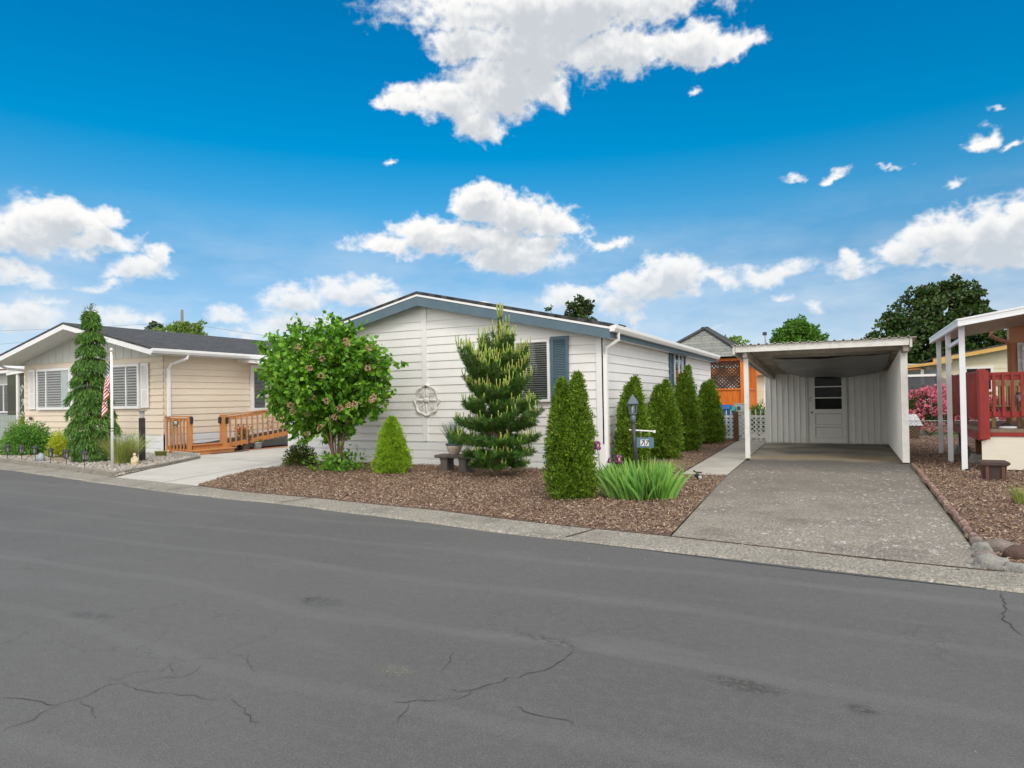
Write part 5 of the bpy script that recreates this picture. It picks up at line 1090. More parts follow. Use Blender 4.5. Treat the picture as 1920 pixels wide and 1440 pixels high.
# potted grass and bench
BST = M('dark concrete bench', (.12, .105, .09), .9, (.085, .075, .065), 6, .6, 50, dirt=(.20, .18, .16), dscale=4, damt=.5)
gb_ = G(848, 890); bx_, by_ = gb_[0], gb_[1]+.16
t = thing('bench', 'short dark concrete garden bench by the pine', 'bench', (bx_, by_, 0)); wb = .42
m = MB(); m.prism([(bx_-wb, .33), (bx_-wb-.02, .36), (bx_-wb, .395), (bx_+wb, .395), (bx_+wb+.02, .36), (bx_+wb, .33)], 'y', by_-.17, by_+.17); m.build('seat', BST, t, bevel=.015)
for dx in (-.22, .22): m = MB(); m.prism([(bx_+dx-.115, .02), (bx_+dx+.115, .02), (bx_+dx+.085, .1), (bx_+dx+.08, .25), (bx_+dx+.10, .33), (bx_+dx-.10, .33), (bx_+dx-.08, .25), (bx_+dx-.085, .1)], 'y', by_-.13, by_+.13); m.build('leg', BST, t)
px_ = float(PY(852, 850, by_)[0]); t = thing('flower_pot', 'cream bowl pot with a navy rim holding spiky grass, standing on the bench', 'plant pot', (px_, by_, .395))
m = MB(); m.lathe([(.09, 0), (.10, .02), (.14, .09), (.165, .16), (.17, .20), (.15, .20), (.14, .15)], (px_, by_, .395), 20); m.build('bowl', M('cream glazed pot', (.56, .48, .40), .4, (.48, .40, .33), 9), t, smooth=True)
m = MB(); m.lathe([(.172, .19), (.182, .20), (.178, .225), (.15, .225), (.15, .19)], (px_, by_, .395), 20); m.build('rim', M('navy glaze', (.03, .045, .09), .3), t, smooth=True)
def grass_clump(name, x, y, z, n, H, spread, mat, parent, w=.008, curve=.5, rad=.08):
    V = []; F = []; k = 5
    th = rng.uniform(0, 2*np.pi, n); r0 = rad*np.sqrt(rng.random(n)); lean = spread*rng.random(n)**.8; h = H*rng.uniform(.6, 1, n); ph = th+rng.normal(0, .5, n)
    for j in range(k):
        s = j/(k-1); ww = w*(1-s*.92); ex = lean*(s**1.0*.6+curve*s**2); 
        cx = x+np.cos(th)*r0+np.cos(ph)*ex; cy = y+np.sin(th)*r0+np.sin(ph)*ex; cz = z+h*(s-curve*.35*lean/max(spread, .01)*s**2.2)
        tx, ty = -np.sin(ph+.6), np.cos(ph+.6); V.append(np.stack([cx-tx*ww, cy-ty*ww, cz], 1)); V.append(np.stack([cx+tx*ww, cy+ty*ww, cz], 1))
    V = np.stack(V, 1).reshape(-1, 3); b = np.arange(n)[:, None]*2*k
    F = np.concatenate([b+np.array([[2*j, 2*j+1, 2*j+3, 2*j+2]]) for j in range(k-1)]); return mesh_np(name, V, F, mat, parent)
RUSH = leafmat('rush green blades', [(.03, .10, .03), (.06, .16, .05), (.10, .22, .07)], .5, .2)
grass_clump('grass', px_, by_, .58, 260, .62, .30, RUSH, t, .006, .35, .1)
# iris clump
IR = leafmat('iris blades', [(.14, .32, .07), (.22, .46, .09), (.32, .58, .11), (.18, .38, .11), (.45, .64, .14)], .45, .35)
gi = G(1198, 946); ix, iy = gi[0], gi[1]+.35
t = thing('iris_clump', 'broad clump of light green iris leaves at the foot of the number post', 'flower', (ix, iy, 0))
n = 520; V = []; k = 6; r_ = np.sqrt(rng.random(n)); th = rng.uniform(0, 2*np.pi, n); bx0 = ix-.09+np.cos(th)*r_*.50; by0 = iy+np.sin(th)*r_*.28
fan = np.sign(rng.random(n)-.5); ph = np.where(rng.random(n) < .6, np.arctan2((by0-iy)*1.6, bx0-ix), rng.uniform(0, 6.28, n))+rng.normal(0, .4, n); lean = rng.uniform(.04, .24, n)*(.4+r_); h = rng.uniform(.38, .72, n)*(1-.18*r_)
for j in range(k):
    s = j/(k-1); ww = .026*np.sin(math.pi*min(1, .18+s*.82))**.7*(1-s**4)+.001; cx = bx0+np.cos(ph)*lean*(s*.7+.5*s*s); cy = by0+np.sin(ph)*lean*(s*.7+.5*s*s); cz = .02+h*(s-.22*s**3*lean/.3)
    V.append(np.stack([cx-np.cos(ph)*ww*1.1, cy-np.sin(ph)*ww*1.1, cz], 1)); V.append(np.stack([cx+np.cos(ph)*ww*1.1, cy+np.sin(ph)*ww*1.1, cz], 1))
V = np.stack(V, 1).reshape(-1, 3); b = np.arange(n)[:, None]*2*k; F = np.concatenate([b+np.array([[2*j, 2*j+1, 2*j+3, 2*j+2]]) for j in range(k-1)]); mesh_np('leaf_fans', V, F, IR, t)
PET = M('purple iris petals', (.14, .02, .10), .6, (.28, .09, .22), 30); PET2 = M('pale peach petals', (.62, .40, .30), .6, (.5, .25, .25), 30)
for px, py in ((1120, 836), (1160, 862), (1143, 864)):
    fy_ = iy-.30 if px == 1120 else iy+.02; f0 = PY(px, py, fy_); sz = 1 if px != 1143 else .6; m = MB(); m.tube([(ix-.35*(.9 if px < 1150 else .4), (iy+fy_)/2, .1), (f0[0]+.03, fy_, f0[2]*.6), (f0[0], fy_, f0[2])], .006, 5); m.build('flower_stem', IR, t)
    m = MB(); 
    for i in range(3): a = i*2.09; m.ico((f0[0]+.022*sz*math.cos(a), fy_+.022*sz*math.sin(a), f0[2]+.035*sz), (.026*sz, .026*sz, .045*sz), i, 1, .4)
    for i in range(3): a = i*2.09+1; m.ico((f0[0]+.035*sz*math.cos(a), fy_+.035*sz*math.sin(a), f0[2]-.03*sz), (.026*sz, .026*sz, .04*sz), i+5, 1, .4)
    fl = m.build('flower', PET, t, smooth=True); m = MB(); m.ico((f0[0]+.02, fy_-.035, f0[2]+.005), (.018*sz, .018*sz, .03*sz), 2, 1); sub(m, 'beard', PET2, fl, t)
DL = leafmat('daylily blades', [(.20, .32, .06), (.30, .42, .10), (.45, .52, .20)], .5, .3)
g = G(1258, 890); t = thing('daylily', 'low arching pale green daylily clump behind the irises', 'flower', (g[0]-.1, g[1]+.15, 0)); grass_clump('leaves', g[0]-.1, g[1]+.15, .03, 130, .30, .42, DL, t, .009, .9, .1)
# lamp post with number sign
LM = M('slate painted lamp cap', (.12, .155, .19), .4); lp = G(1193, 945); lx_, ly_ = lp[0], lp[1]+.35
lx_, ly_ = -2.95, 9.72
def at(px, py): return PY(px, py, ly_)
lb, ltp = (at(1192.5, 905)), at(1187, 790)
t = thing('lamp_post', 'black lamp post with a grey blue lantern rising from the irises', 'lamp post', (float(lb[0]), ly_, 0))
xb_l = float(lb[0])+.01; xt_l = float(ltp[0]); zt_l = float(ltp[2])
BM = M('black post tape', (.02, .02, .022), .45, (.05, .05, .05), 8)
m = MB(); m.tube([(xb_l+.01, ly_, .30), (xt_l, ly_, zt_l)], [.036, .034], 12); m.build('pole', BM, t, smooth=True); m = MB(); m.tube([(xb_l, ly_, 0), (xb_l+.0, ly_, .32)], .014, 8); m.build('stake', BLACKP, t)
m = MB(); c = (xt_l, ly_, zt_l); m.lathe([(.04, -.02), (.043, .06), (.03, .09), (.02, .10)], c, 12); m.build('collar', LM, t, smooth=True)
zl0 = zt_l+.10; zl1 = float(at(1186, 757)[2]); zl2 = float(at(1186, 745)[2])
m = MB(); m.lathe([(.03, zl0-zt_l-.01), (.055, zl0-zt_l+.01), (.05, zl0-zt_l+.02)], c, 6); 
for i in range(6): a = i*math.pi/3; m.beam((c[0]+.05*math.cos(a), ly_+.05*math.sin(a), zl0+.01), (c[0]+.068*math.cos(a), ly_+.068*math.sin(a), zl1), .012, .012)
ln = m.build('lantern', LM, t)
m = MB(); m.lathe([(.040, zl0+.012), (.063, zl1)], (c[0], ly_, 0), 6); sub(m, 'glass', glassmat('lantern glass'), ln, t)
m = MB(); m.lathe([(.012, zl0), (.026, zl0+.05), (.026, zl1-.05), (.01, zl1-.03)], (c[0], ly_, 0), 10); sub(m, 'bulb', M('white bulb', (.85, .85, .82), .3), ln, t, smooth=True)
m = MB(); m.lathe([(.092, zl1), (.087, zl1+.012), (.04, zl2-.0), (.02, zl2+.015), (.012, zl2+.04), (.002, zl2+.045)], (c[0], ly_, 0), 6); sub(m, 'lantern_cap', LM, ln, t)
a0, a1 = at(1180, 806), at(1227, 809); m = MB(); m.tube([(a0[0], ly_+.0, a0[2]), (a1[0], ly_, a1[2])], .011, 8); m.lathe([(.018, -.018), (.018, .018)], tuple(a1), 8); m.build('cross_bar', WTRIM, t)
s0, s1 = at(1194.5, 820), at(1227, 839.5); sgn = thing('number_sign', 'slate blue board reading 77 hanging from the bar of the lamp post', 'sign', (float(s0[0]+s1[0])/2, ly_, float(s1[2])))
SB = M('slate sign board', (.105, .20, .26), .5); m = MB(); m.box(s0[0]+.003, s1[0], ly_-.045, ly_-.028, s1[2], s0[2]); m.build('board', SB, sgn, bevel=.003)
tm = M('white enamel tile', (.80, .80, .80), .3); dm = M('dark red brown digits', (.07, .025, .03), .5)
for k, (pa, pb) in enumerate(((1202.3, 1209.5), (1210.8, 1218.3))):
    a, b = at(pa, 824), at(pb, 836.2); m = MB(); m.box(a[0], b[0], ly_-.052, ly_-.0455, b[2], a[2]); m.build('tile', tm, sgn, bevel=.003)
    o = text('7', (a[2]-b[2])*1.05, dm, sgn, 'digit', .002, .22, .002); o.location = Vector(((a[0]+b[0])/2, ly_-.054, (a[2]+b[2])/2))-Vector(sgn.location); o.rotation_euler = (R(90), 0, 0)
for px in (1203, 1218): a, b = at(px, 808), at(px, 820); m = MB(); m.tube([(a[0], ly_-.012, a[2]), (a[0], ly_-.036, a[2]-.03), (a[0], ly_-.036, b[2])], .004, 5); m.build('hook', M('brass wire', (.5, .42, .2), .4, metal=.8), sgn)
# floodlight
g = G(1309, 903); t = thing('floodlight', 'small black garden spotlight on the bark by the footpath', 'lamp', (g[0], g[1], .03))
m = MB(); x, y = g[0], g[1]; m.tube([(x, y, .0), (x, y, .10)], .018, 8); m.lathe([(.035, 0), (.03, .02), (.01, .03)], (x-.01, y, .02), 10); m.build('stake', BLACKP, t)
m = MB(); m.tube([(x-.05, y+.05, .105), (x+.03, y-.02, .085), (x+.045, y-.045, .08)], [.03, .05, .052], 12); m.build('housing', BLACKP, t, smooth=True); m = MB(); m.tube([(x+.046, y-.047, .08), (x+.050, y-.052, .079)], [.036, .034], 12); m.build('lens', M('spot lens', (.6, .62, .62), .15), t)
m = MB(); m.tube([(x-.08, y+.02, .19), (x-.04, y, .165), (x, y, .16), (x+.07, y-.01, .165)], [.014, .016, .016, .012], 6); m.tube([(x-.02, y, .16), (x-.01, y, .10)], .012, 6); m.build('shade_arm', BLACKP, t)
# oval wall medallion
oc_ = PY(799.5, 750.5, YF-.06); t = thing('wall_medallion', 'oval white scrollwork medallion hanging on the white wall', 'wall ornament', tuple(map(float, oc_)))
ORN = M('distressed white iron', (.78, .77, .73), .6, (.70, .68, .62), 14, .3, 60, dirt=(.30, .26, .2), dscale=10, damt=.35); a_, b_ = .315, .335
m = MB(); pts = []; rs = []
for i in range(97): a = 2*math.pi*i/96; q = 1+.035*math.cos(a*8); pts.append((oc_[0]+a_*q*math.cos(a), oc_[1], oc_[2]+b_*q*math.sin(a))); rs.append(.023+.009*math.cos(a*8))
m.tube(pts, rs, 7, False); m.build('outer_ring', ORN, t, smooth=True)
for k in range(4):
    a = k*math.pi/2; L_ = (.28 if k % 2 == 0 else .30); m = MB(); m.lathe([(.01, .07), (.024, .12), (.032, .17), (.02, L_-.05), (.002, L_)], (0, 0, 0), 8, sy=.5); m.v = [(oc_[0]+z*math.cos(a)-x*math.sin(a), oc_[1]+y-.005, oc_[2]+z*math.sin(a)+x*math.cos(a)) for x, y, z in m.v]; m.build('petal', ORN, t, smooth=True)
    for s in (-1, 1):
        m = MB(); aa = a+s*.55; pts = [(oc_[0]+.08*math.cos(aa), oc_[1], oc_[2]+.09*math.sin(aa))]; cxs, czs = oc_[0]+.20*math.cos(a+s*.60), oc_[2]+.215*math.sin(a+s*.60)
        for i in range(18): q = i/17; w_ = a+s*(2.4-q*7); pts.append((cxs+.055*(1-q*.75)*math.cos(w_), oc_[1], czs+.055*(1-q*.75)*math.sin(w_)))
        m.tube(pts, .007, 5); m.build('scroll', ORN, t, smooth=True)
m = MB(); m.lathe([(.075, 0), (.07, .02), (.045, .03), (.002, .034)], (0, 0, 0), 20, sx=1.15, sy=.75); m.v = [(oc_[0]+x, oc_[1]-z, oc_[2]+y) for x, y, z in m.v]; m.build('centre_boss', ORN, t, smooth=True)
m = MB(); m.ico((oc_[0]-.0, oc_[1]-.03, oc_[2]+.30), (.03, .02, .03), 1, 1); m.build('rosette', M('brown rosette', (.14, .09, .05), .7), t)
# viburnum
VIB = leafmat('viburnum leaves', [(.04, .13, .01), (.075, .22, .015), (.13, .32, .02), (.20, .43, .03), (.10, .26, .018), (.32, .56, .06)], .42, .3)
gv = G(632, 886); vx_, vy_ = gv[0], gv[1]; cz = 2.02
t = thing('viburnum', 'large rounded green shrub with fading brown pink flower heads before the gable', 'shrub', (vx_, vy_, .03))
STEM = M('grey brown stems', (.26, .17, .12), .85, (.17, .11, .075), 10, .5, 40)
stems = []
for i in range(11):
    a = i*2.4; q = .2+.8*random.random(); tip = (vx_-.1+math.cos(a)*q*.95, vy_+math.sin(a)*q*.6, 1.2+random.random()*1.0); b0 = (vx_+.05*math.cos(a), vy_+.05*math.sin(a), .02); mid = (b0[0]*.45+tip[0]*.55-.08*math.cos(a), b0[1]*.45+tip[1]*.55, tip[2]*.45)
    m = MB(); m.tube([b0, ((b0[0]*.7+mid[0]*.3), b0[1]*.7+mid[1]*.3, mid[2]*.5), mid, tip], [.026, .022, .018, .008], 6); m.build('stem', STEM, t, smooth=True); stems.append(tip)
cx_, cy_ = vx_-.36, vy_+.05
nt = 1150; d = sphere_dirs(nt); d = d[(d[:, 2] > -.93)]; nt = len(d); az_ = np.arctan2(d[:, 1], d[:, 0]); bump = 1+.10*np.sin(az_*3+d[:, 2]*4)+.10*np.sin(az_*6-d[:, 2]*8+1)+.06*np.sin(az_*13+d[:, 2]*15)+rng.normal(0, .07, nt)
rr_ = np.where(rng.random(nt) < .72, rng.uniform(.84, 1.0, nt), rng.uniform(.45, .85, nt))*bump
ax_ = np.where(d[:, 2] < 0, 1.38, 1.50); T_ = np.stack([cx_+d[:, 0]*rr_*ax_, cy_+d[:, 1]*rr_*1.15, cz+d[:, 2]*rr_*np.where(d[:, 2] < 0, 1.36, 1.26)], 1)
lowk = T_[:, 2] < 1.3; sh = np.clip((T_[:, 2]-.65)/.65, .25, 1); T_[lowk, 0] = cx_+(T_[lowk, 0]-cx_)*(.62+.38*sh[lowk]); T_[lowk, 1] = cy_+(T_[lowk, 1]-cy_)*(.62+.38*sh[lowk])
Q = 15; tdir = unit(d+rng.normal(0, .35, (nt, 3))+np.array([0, 0, .25])); u = rng.random((nt, Q, 1)); P = (T_[:, None, :]-tdir[:, None, :]*u*.30+rng.normal(0, .035, (nt, Q, 3))).reshape(-1, 3)
n = len(P); D = np.repeat(tdir, Q, 0)*.4+rng.normal(0, .6, (n, 3))+np.array([0, 0, -.5]); N = rng.normal(0, .5, (n, 3))+np.cross(np.repeat(d, Q, 0), np.array([0, 0, 1.]))
sp = []   # long shoots that leave the outline
for px, py in [(604, 597), (596, 620), (615, 625), (540, 633), (560, 622), (575, 615), (692, 632), (716, 655), (735, 672), (690, 645), (727, 690), (655, 612), (640, 605), (505, 640), (488, 660), (520, 628), (480, 700), (735, 735), (722, 760), (668, 620)]:
    e_ = PY(px, py, cy_-.3+.5*random.random()); b0 = np.array([cx_, cy_, cz])+.72*(e_-np.array([cx_, cy_, cz])); 
    m = MB(); m.tube([b0, (b0+e_)/2+np.array([0, 0, .05]), e_], [.008, .006, .003], 5); m.build('shoot', STEM, t)
    for k in range(16): u = k/15; sp.append(b0+(e_-b0)*(u*1.02)+rng.normal(0, .02, 3)+np.array([0, 0, .05*math.sin(u*3)]))
sp = np.array(sp); P = np.concatenate([P, sp]); D = np.concatenate([D, rng.normal(0, .7, (len(sp), 3))]); N = np.concatenate([N, rng.normal(0, 1, (len(sp), 3))]); n = len(P)
leaves('foliage', P, D, rng.uniform(.075, .14, n), rng.uniform(.06, .11, n), VIB, t, .22, True, N)
n = 480; P = np.stack([vx_+rng.normal(0, .26, n), vy_+rng.normal(0, .2, n), .05+np.abs(rng.normal(0, .18, n))], 1); leaves('low_foliage', P, rng.normal(0, .6, (n, 3))+np.array([0, 0, .5]), rng.uniform(.06, .11, n), rng.uniform(.05, .09, n), VIB, t, .22, True)
FAD = leafmat('faded flower heads', [(.50, .30, .20), (.36, .17, .08), (.62, .42, .32), (.46, .24, .12), (.70, .55, .45)], .7, .2)
for px, py in [(556,655),(545,668),(598,648),(604,672),(528,672),(651,645),(693,652),(581,690),(601,705),(557,730),(545,760),(584,745),(549,772),(506,793),(575,813),(627,782),(637,765),(655,760),(697,750),(665,757),(527,741),(590,660),(537,680),(700,745),(560,650),(505,800),(612,752),(600,800),(648,640),(690,690),(520,720),(578,775)]:
    e_ = PY(px, py, cy_-1.05+.35*random.random()); nn_ = random.choice([28, 36, 46]); q = sphere_dirs(nn_); P = e_+q*np.array([.06, .05, .05])*rng.uniform(.5, 1, (nn_, 1)); leaves('flower_head', P, q+rng.normal(0, .4, (nn_, 3)), .035, .03, FAD, t, .1)
# dark small shrub beside the drive
DKS = leafmat('dark yellow green leaves', [(.02, .05, .008), (.045, .09, .012), (.10, .16, .015), (.20, .22, .02), (.03, .06, .01)], .5, .2)
def blob_shrub(name, label, x, y, rx, ry, h, n, mat, L, Wd, z0=0, up=.4, cat='shrub', group=None, lobed=False):
    t = thing(name, label, cat, (x, y, 0), group); d = sphere_dirs(n*2); d = d[d[:, 2] > -.25][:n]; k = len(d); az_ = np.arctan2(d[:, 1], d[:, 0])
    b = 1+.12*np.sin(az_*5+d[:, 2]*6)+.08*np.sin(az_*9-d[:, 2]*11); r_ = rng.random(k)**.4*b; P = np.stack([x+d[:, 0]*r_*rx, y+d[:, 1]*r_*ry, z0+h*.28+d[:, 2]*r_*h*.72], 1); P[:, 2] = np.maximum(P[:, 2], z0+.02)
    leaves('foliage', P, d+rng.normal(0, .45, (k, 3))+np.array([0, 0, up]), rng.uniform(L*.6, L, k), rng.uniform(Wd*.6, Wd, k), mat, t, .2, lobed)
    m = MB()
    for i in range(5): a = i*1.26; m.tube([(x, y, z0), (x+rx*.3*math.cos(a), y+ry*.3*math.sin(a), z0+h*.35), (x+rx*.6*math.cos(a), y+ry*.6*math.sin(a), z0+h*.6)], [.018, .012, .005], 5)
    m.build('stems', TWIG, t); return t
g = G(545, 879); blob_shrub('azalea', 'low dark yellow green shrub between the pale drive and the large shrub', g[0], g[1]+.3, .36, .34, .56, 3000, DKS, .06, .03)
WFL = leafmat('white blossom', [(.78, .80, .78), (.70, .72, .72)], .6, .2); g = G(552, 862); t = blob_shrub('white_flower_plant', 'small plant with white blossoms behind the dark low shrub', g[0]-.1, g[1]+.9, .22, .2, .62, 700, VIB, .06, .03, cat='flower'); n = 260; d = sphere_dirs(n); leaves('blossom', np.stack([g[0]-.1+d[:, 0]*.22, g[1]+.85+d[:, 1]*.2, .36+d[:, 2]*.22], 1), d, .05, .045, WFL, t)
# pine
PN = leafmat('pine needles', [(.025, .09, .01), (.055, .15, .018), (.10, .23, .025), (.04, .12, .014)], .5, .1); CAN = leafmat('pale pine candles', [(.24, .36, .05), (.33, .44, .08), (.38, .36, .10)], .6, .15)
gp = G(930, 897); px0, py0 = gp[0], gp[1]+.03; PT = thing('pine_tree', 'young pine with pale upright candles standing before the window', 'tree', (px0, py0, 0))
rp = ray(937, 567); Hp = CH+rp[2]*math.hypot(px0, py0)/math.hypot(rp[0], rp[1]); tx = float(PY(938, 600, py0)[0])-px0
BRK = M('reddish pine bark', (.17, .10, .07), .95, (.26, .17, .13), 9, .9, 30)
axis = lambda z: np.array([px0+tx*z/Hp+.02*math.sin(z*3), py0, z])
m = MB(); zs = np.linspace(0, Hp-.22, 12); m.tube([axis(z) for z in zs], [.075*(1-z/Hp)**.8+.008 for z in zs], 9); m.build('trunk', BRK, PT, smooth=True)
brm = MB(); NP = []; ND = []; NL = []; CT = []
def needle(a, b, dens, L, spread=1.0):
    n = int(np.linalg.norm(b-a)*dens)+3; u = rng.random(n)[:, None]; P = a+(b-a)*u; ax = (b-a)/max(np.linalg.norm(b-a), 1e-6); d = sphere_dirs(n); d = d-ax*(d@ax)[:, None]; d = unit(d)*spread+ax*rng.uniform(.5, 1.1, (n, 1)); NP.append(P); ND.append(d); NL.append(np.full(n, L)*rng.uniform(.7, 1.1, n))
def branch(base, az_, L, rise, order=0):
    d = np.array([math.cos(az_), math.sin(az_), 0]); pts = []
    for k in range(6): s = k/5; pts.append(base+d*L*s+np.array([0, 0, L*(rise*.25*s+rise*.95*s*s)])+rng.normal(0, .008, 3)*(k > 0))
    brm.tube(pts, [.018*(1-.75*k/5)*(.6 if order else 1) for k in range(6)], 5)
    for k in range(1 if order else 2, 5): needle(pts[k], pts[k+1], 760, .10)
    if order == 0 and L > .3:
        for k in (1, 2, 3, 4):
            for s in (-1, 1): branch(pts[k], az_+s*random.uniform(.6, 1.0), L*(.42-.06*(k-2)), rise+.25, 1)
    CT.append((pts[-1], d))
levels = [(.24, .50, 5, .04), (.40, .66, 6, .08), (.60, .84, 7, .18), (.86, .88, 7, .28), (1.12, .80, 7, .40), (1.38, .72, 7, .52), (1.64, .66, 7, .68), (1.88, .52, 6, .8), (2.12, .38, 5, .95), (2.36, .26, 5, 1.1), (2.56, .16, 4, 1.3)]
for i, (z, L, nb, rise) in enumerate(levels):
    for k in range(nb): branch(axis(z*Hp/3.37), k*2*math.pi/nb+i*.7+random.uniform(-.2, .2), L*random.uniform(.68, 1.15), rise*random.uniform(.75, 1.35))
needle(axis(2.2), axis(Hp-.32), 900, .09); CT.append((axis(Hp-.34), np.array([0, 0, 0.])))
brm.build('branches', BRK, PT, smooth=True); P = np.concatenate(NP); D = np.concatenate(ND); Ln = np.concatenate(NL); n = len(P)
leaves('needles', P, D, Ln, .0075, PN, PT, .0)
cm = MB()
for i, (p, d) in enumerate(CT):
    top = i == len(CT)-1; zf = p[2]/Hp; k = 10 if top else (random.choice([2, 3, 4, 5]) if zf > .5 else random.choice([0, 1, 2, 3])); k = k if (top or i % 3 or zf > .6) else 0
    for j in range(k):
        a = 2*math.pi*j/k+random.random(); o = np.array([math.cos(a), math.sin(a), 0]); h = (.30 if top else random.uniform(.10, .24)*(.6+.6*zf)); s = .016+.009*k
        if top: s = .06
        h *= random.uniform(.75, 1.15); q = [p, p+o*s*.7+np.array([0, 0, h*.3]), p+o*s+np.array([0, 0, h*.65]), p+o*s*1.02+np.array([0, 0, h])]; cm.tube(q, [.007, .010, .009, .010], 5)
    if top: cm.tube([p, p+np.array([0, 0, .34])], .013, 5)
cm.build('candles', CAN, PT, smooth=True)['kind'] = 'stuff'
# weeping spruce
SPR = leafmat('spruce needles', [(.025, .08, .015), (.055, .15, .022), (.10, .23, .03), (.17, .34, .045), (.04, .12, .025)], .5, .15)
gs = G(166, 869); sx_, sy_ = gs[0], gs[1]+.1; SP = thing('weeping_spruce', 'tall narrow weeping spruce standing before the beige house windows', 'tree', (sx_, sy_, 0)); rs_ = ray(160, 568); Hs = CH+rs_[2]*math.hypot(sx_, sy_)/math.hypot(rs_[0], rs_[1])
m = MB(); ax_s = lambda z: np.array([sx_+.05*math.sin(z*2.2)-.06*z/Hs, sy_, z]); m.tube([ax_s(z) for z in np.linspace(0, Hs-.1, 12)], [.06*(1-k/12)+.010 for k in range(12)], 7); m.build('trunk', BRK, SP)
brm = MB(); PP = []; DD = []
tiers = [(.22, .46), (.55, .56), (.95, .58), (1.35, .50), (1.72, .50), (2.12, .38), (2.50, .40), (2.88, .27), (3.22, .25), (3.55, .15), (3.75, .12)]
for i, (z, L) in enumerate(tiers):
    nb = 13 if L > .5 else 10
    for k in range(nb):
        a = 2*math.pi*k/nb+i*.8+random.uniform(-.25, .25); Lk = L*random.uniform(.72, 1.12); d = np.array([math.cos(a), math.sin(a), 0]); pts = []; zz = (z+.32)*Hs/4.3
        for j in range(7): s = j/6; pts.append(ax_s(zz)+d*Lk*(1-(1-s)**1.7)+np.array([0, 0, Lk*(.22*s-.95*s*s)]))
        brm.tube(pts, [.014*(1-.7*j/6) for j in range(7)], 4, False); side = np.array([-d[1], d[0], 0])
        for j in range(6):
            for _ in range(64):
                u = random.random(); p = pts[j]*(1-u)+pts[j+1]*u; w_ = random.uniform(-1, 1)*(.16*Lk/.6+.03); h = random.random()**.8*.17
                PP.append(p+side*w_+np.array([0, 0, -h*.9+.03])+d*(.02+h*.15)); DD.append(d*.45+side*w_*1.5+np.array([0, 0, -1.0])+rng.normal(0, .30, 3))
for k in range(520):
    z = random.uniform(.4, 4.0)*Hs/4.3; a = random.random()*6.28; r_ = random.uniform(.02, .14)*(1.2-z/Hs); PP.append(ax_s(z)+np.array([math.cos(a)*r_, math.sin(a)*r_, 0])); DD.append(np.array([math.cos(a)*.5, math.sin(a)*.5, -.8]))
for k in range(9):
    a = k*2.3; zz = Hs-.07-.045*k; d = np.array([math.cos(a), math.sin(a), 0]); Lk = .11+.012*k; pts = [ax_s(zz)+d*Lk*math.sin(s*1.9)+np.array([0, 0, Lk*(.7*s*1.4-1.3*s*s)]) for s in np.linspace(0, 1, 6)]; brm.tube(pts, .007, 4, False)
    for p, q in zip(pts[:-1], pts[1:]):
        for u in (.2, .6): PP.append(p+(q-p)*u); DD.append((q-p)+rng.normal(0, .02, 3))
tp = ax_s(Hs-.06); brm.tube([tp, tp+np.array([.08, 0, .05]), tp+np.array([.2, 0, .03]), tp+np.array([.28, 0, -.02])], .008, 4, False)
brm.build('branches', TWIG, SP); PP = np.array(PP); DD = np.array(DD); n = len(PP); leaves('needles', PP, DD, rng.uniform(.08, .17, n), rng.uniform(.014, .026, n), SPR, SP, .2)
# yellow green plants of the gravel bed
YC = leafmat('yellow conifer sprays', [(.42, .50, .03), (.60, .62, .04), (.32, .46, .03), (.70, .66, .08)], .5, .3); HG = leafmat('hedge leaves', [(.10, .18, .015), (.22, .30, .02), (.38, .40, .03), (.07, .13, .012)], .5, .25); WG = leafmat('green drooping leaves', [(.05, .15, .02), (.09, .24, .03), (.14, .33, .04), (.20, .40, .05)], .5, .25)
g = G(101, 862); blob_shrub('golden_shrub', 'small golden yellow conifer shrub left of the weeping spruce', g[0]+.05, g[1]+.15, .34, .3, .78, 2200, YC, .10, .04)
g = G(20, 858); blob_shrub('weeping_shrub', 'mounded green weeping shrub behind the left path lights', g[0], g[1]+.5, .95, .6, 1.0, 8000, WG, .13, .035, up=-.7)
g = G(-10, 845); blob_shrub('hedge', 'clipped yellow green hedge at the left frame edge', g[0]-.2, g[1]+1.6, 1.9, .5, 1.35, 9000, HG, .07, .045, cat='hedge')
TG = leafmat('tall grass blades', [(.22, .30, .06), (.34, .40, .10), (.48, .48, .16), (.18, .26, .06)], .6, .3); g = G(222, 874); t = thing('ornamental_grass', 'tall yellow green ornamental grass clump behind the flagpole', 'grass', (g[0], g[1]+.15, 0)); grass_clump('blades', g[0], g[1]+.15, .03, 620, .95, .55, TG, t, .009, .6, .22)
g = G(1925, 950); t = thing('spiky_plant', 'yellow green spiky plant at the right frame edge on the bark', 'plant', (g[0], g[1]+.1, 0)); grass_clump('blades', g[0], g[1]+.1, .02, 170, .30, .18, TG, t, .007, .5, .1)
# flagpole
gf = G(211, 883); fx, fy = gf[0], gf[1]; rf = ray(210, 652); Hf = CH+rf[2]*math.hypot(fx, fy)/math.hypot(rf[0], rf[1])
t = thing('flagpole', 'white flagpole with a small ball and brass bar on top', 'flagpole', (fx, fy, .03)); m = MB(); m.tube([(fx, fy, 0), (fx, fy, Hf-.1)], [.033, .026], 12); m.build('pole', WTRIM, t, smooth=True)
m = MB(); m.lathe([(.01, 0), (.035, .02), (.04, .05), (.02, .08), (.002, .09)], (fx, fy, Hf-.09), 12); m.build('ball', M('cream ball', (.75, .7, .6), .4), t, smooth=True); m = MB(); m.tube([(fx-.10, fy, Hf-.13), (fx+.11, fy, Hf-.12)], .011, 6); m.build('brass_bar', M('brass', (.5, .32, .12), .4, metal=.6), t)
m = MB(); m.tube([(fx, fy, .98), (fx, fy, 1.0)], .036, 12); m.tube([(fx, fy, .92), (fx, fy, .935)], .036, 12); m.build('band', BLACKP, t)
nu, nv = 95, 78; zt_f = Hf-.16; V = []; F = []; mi = []
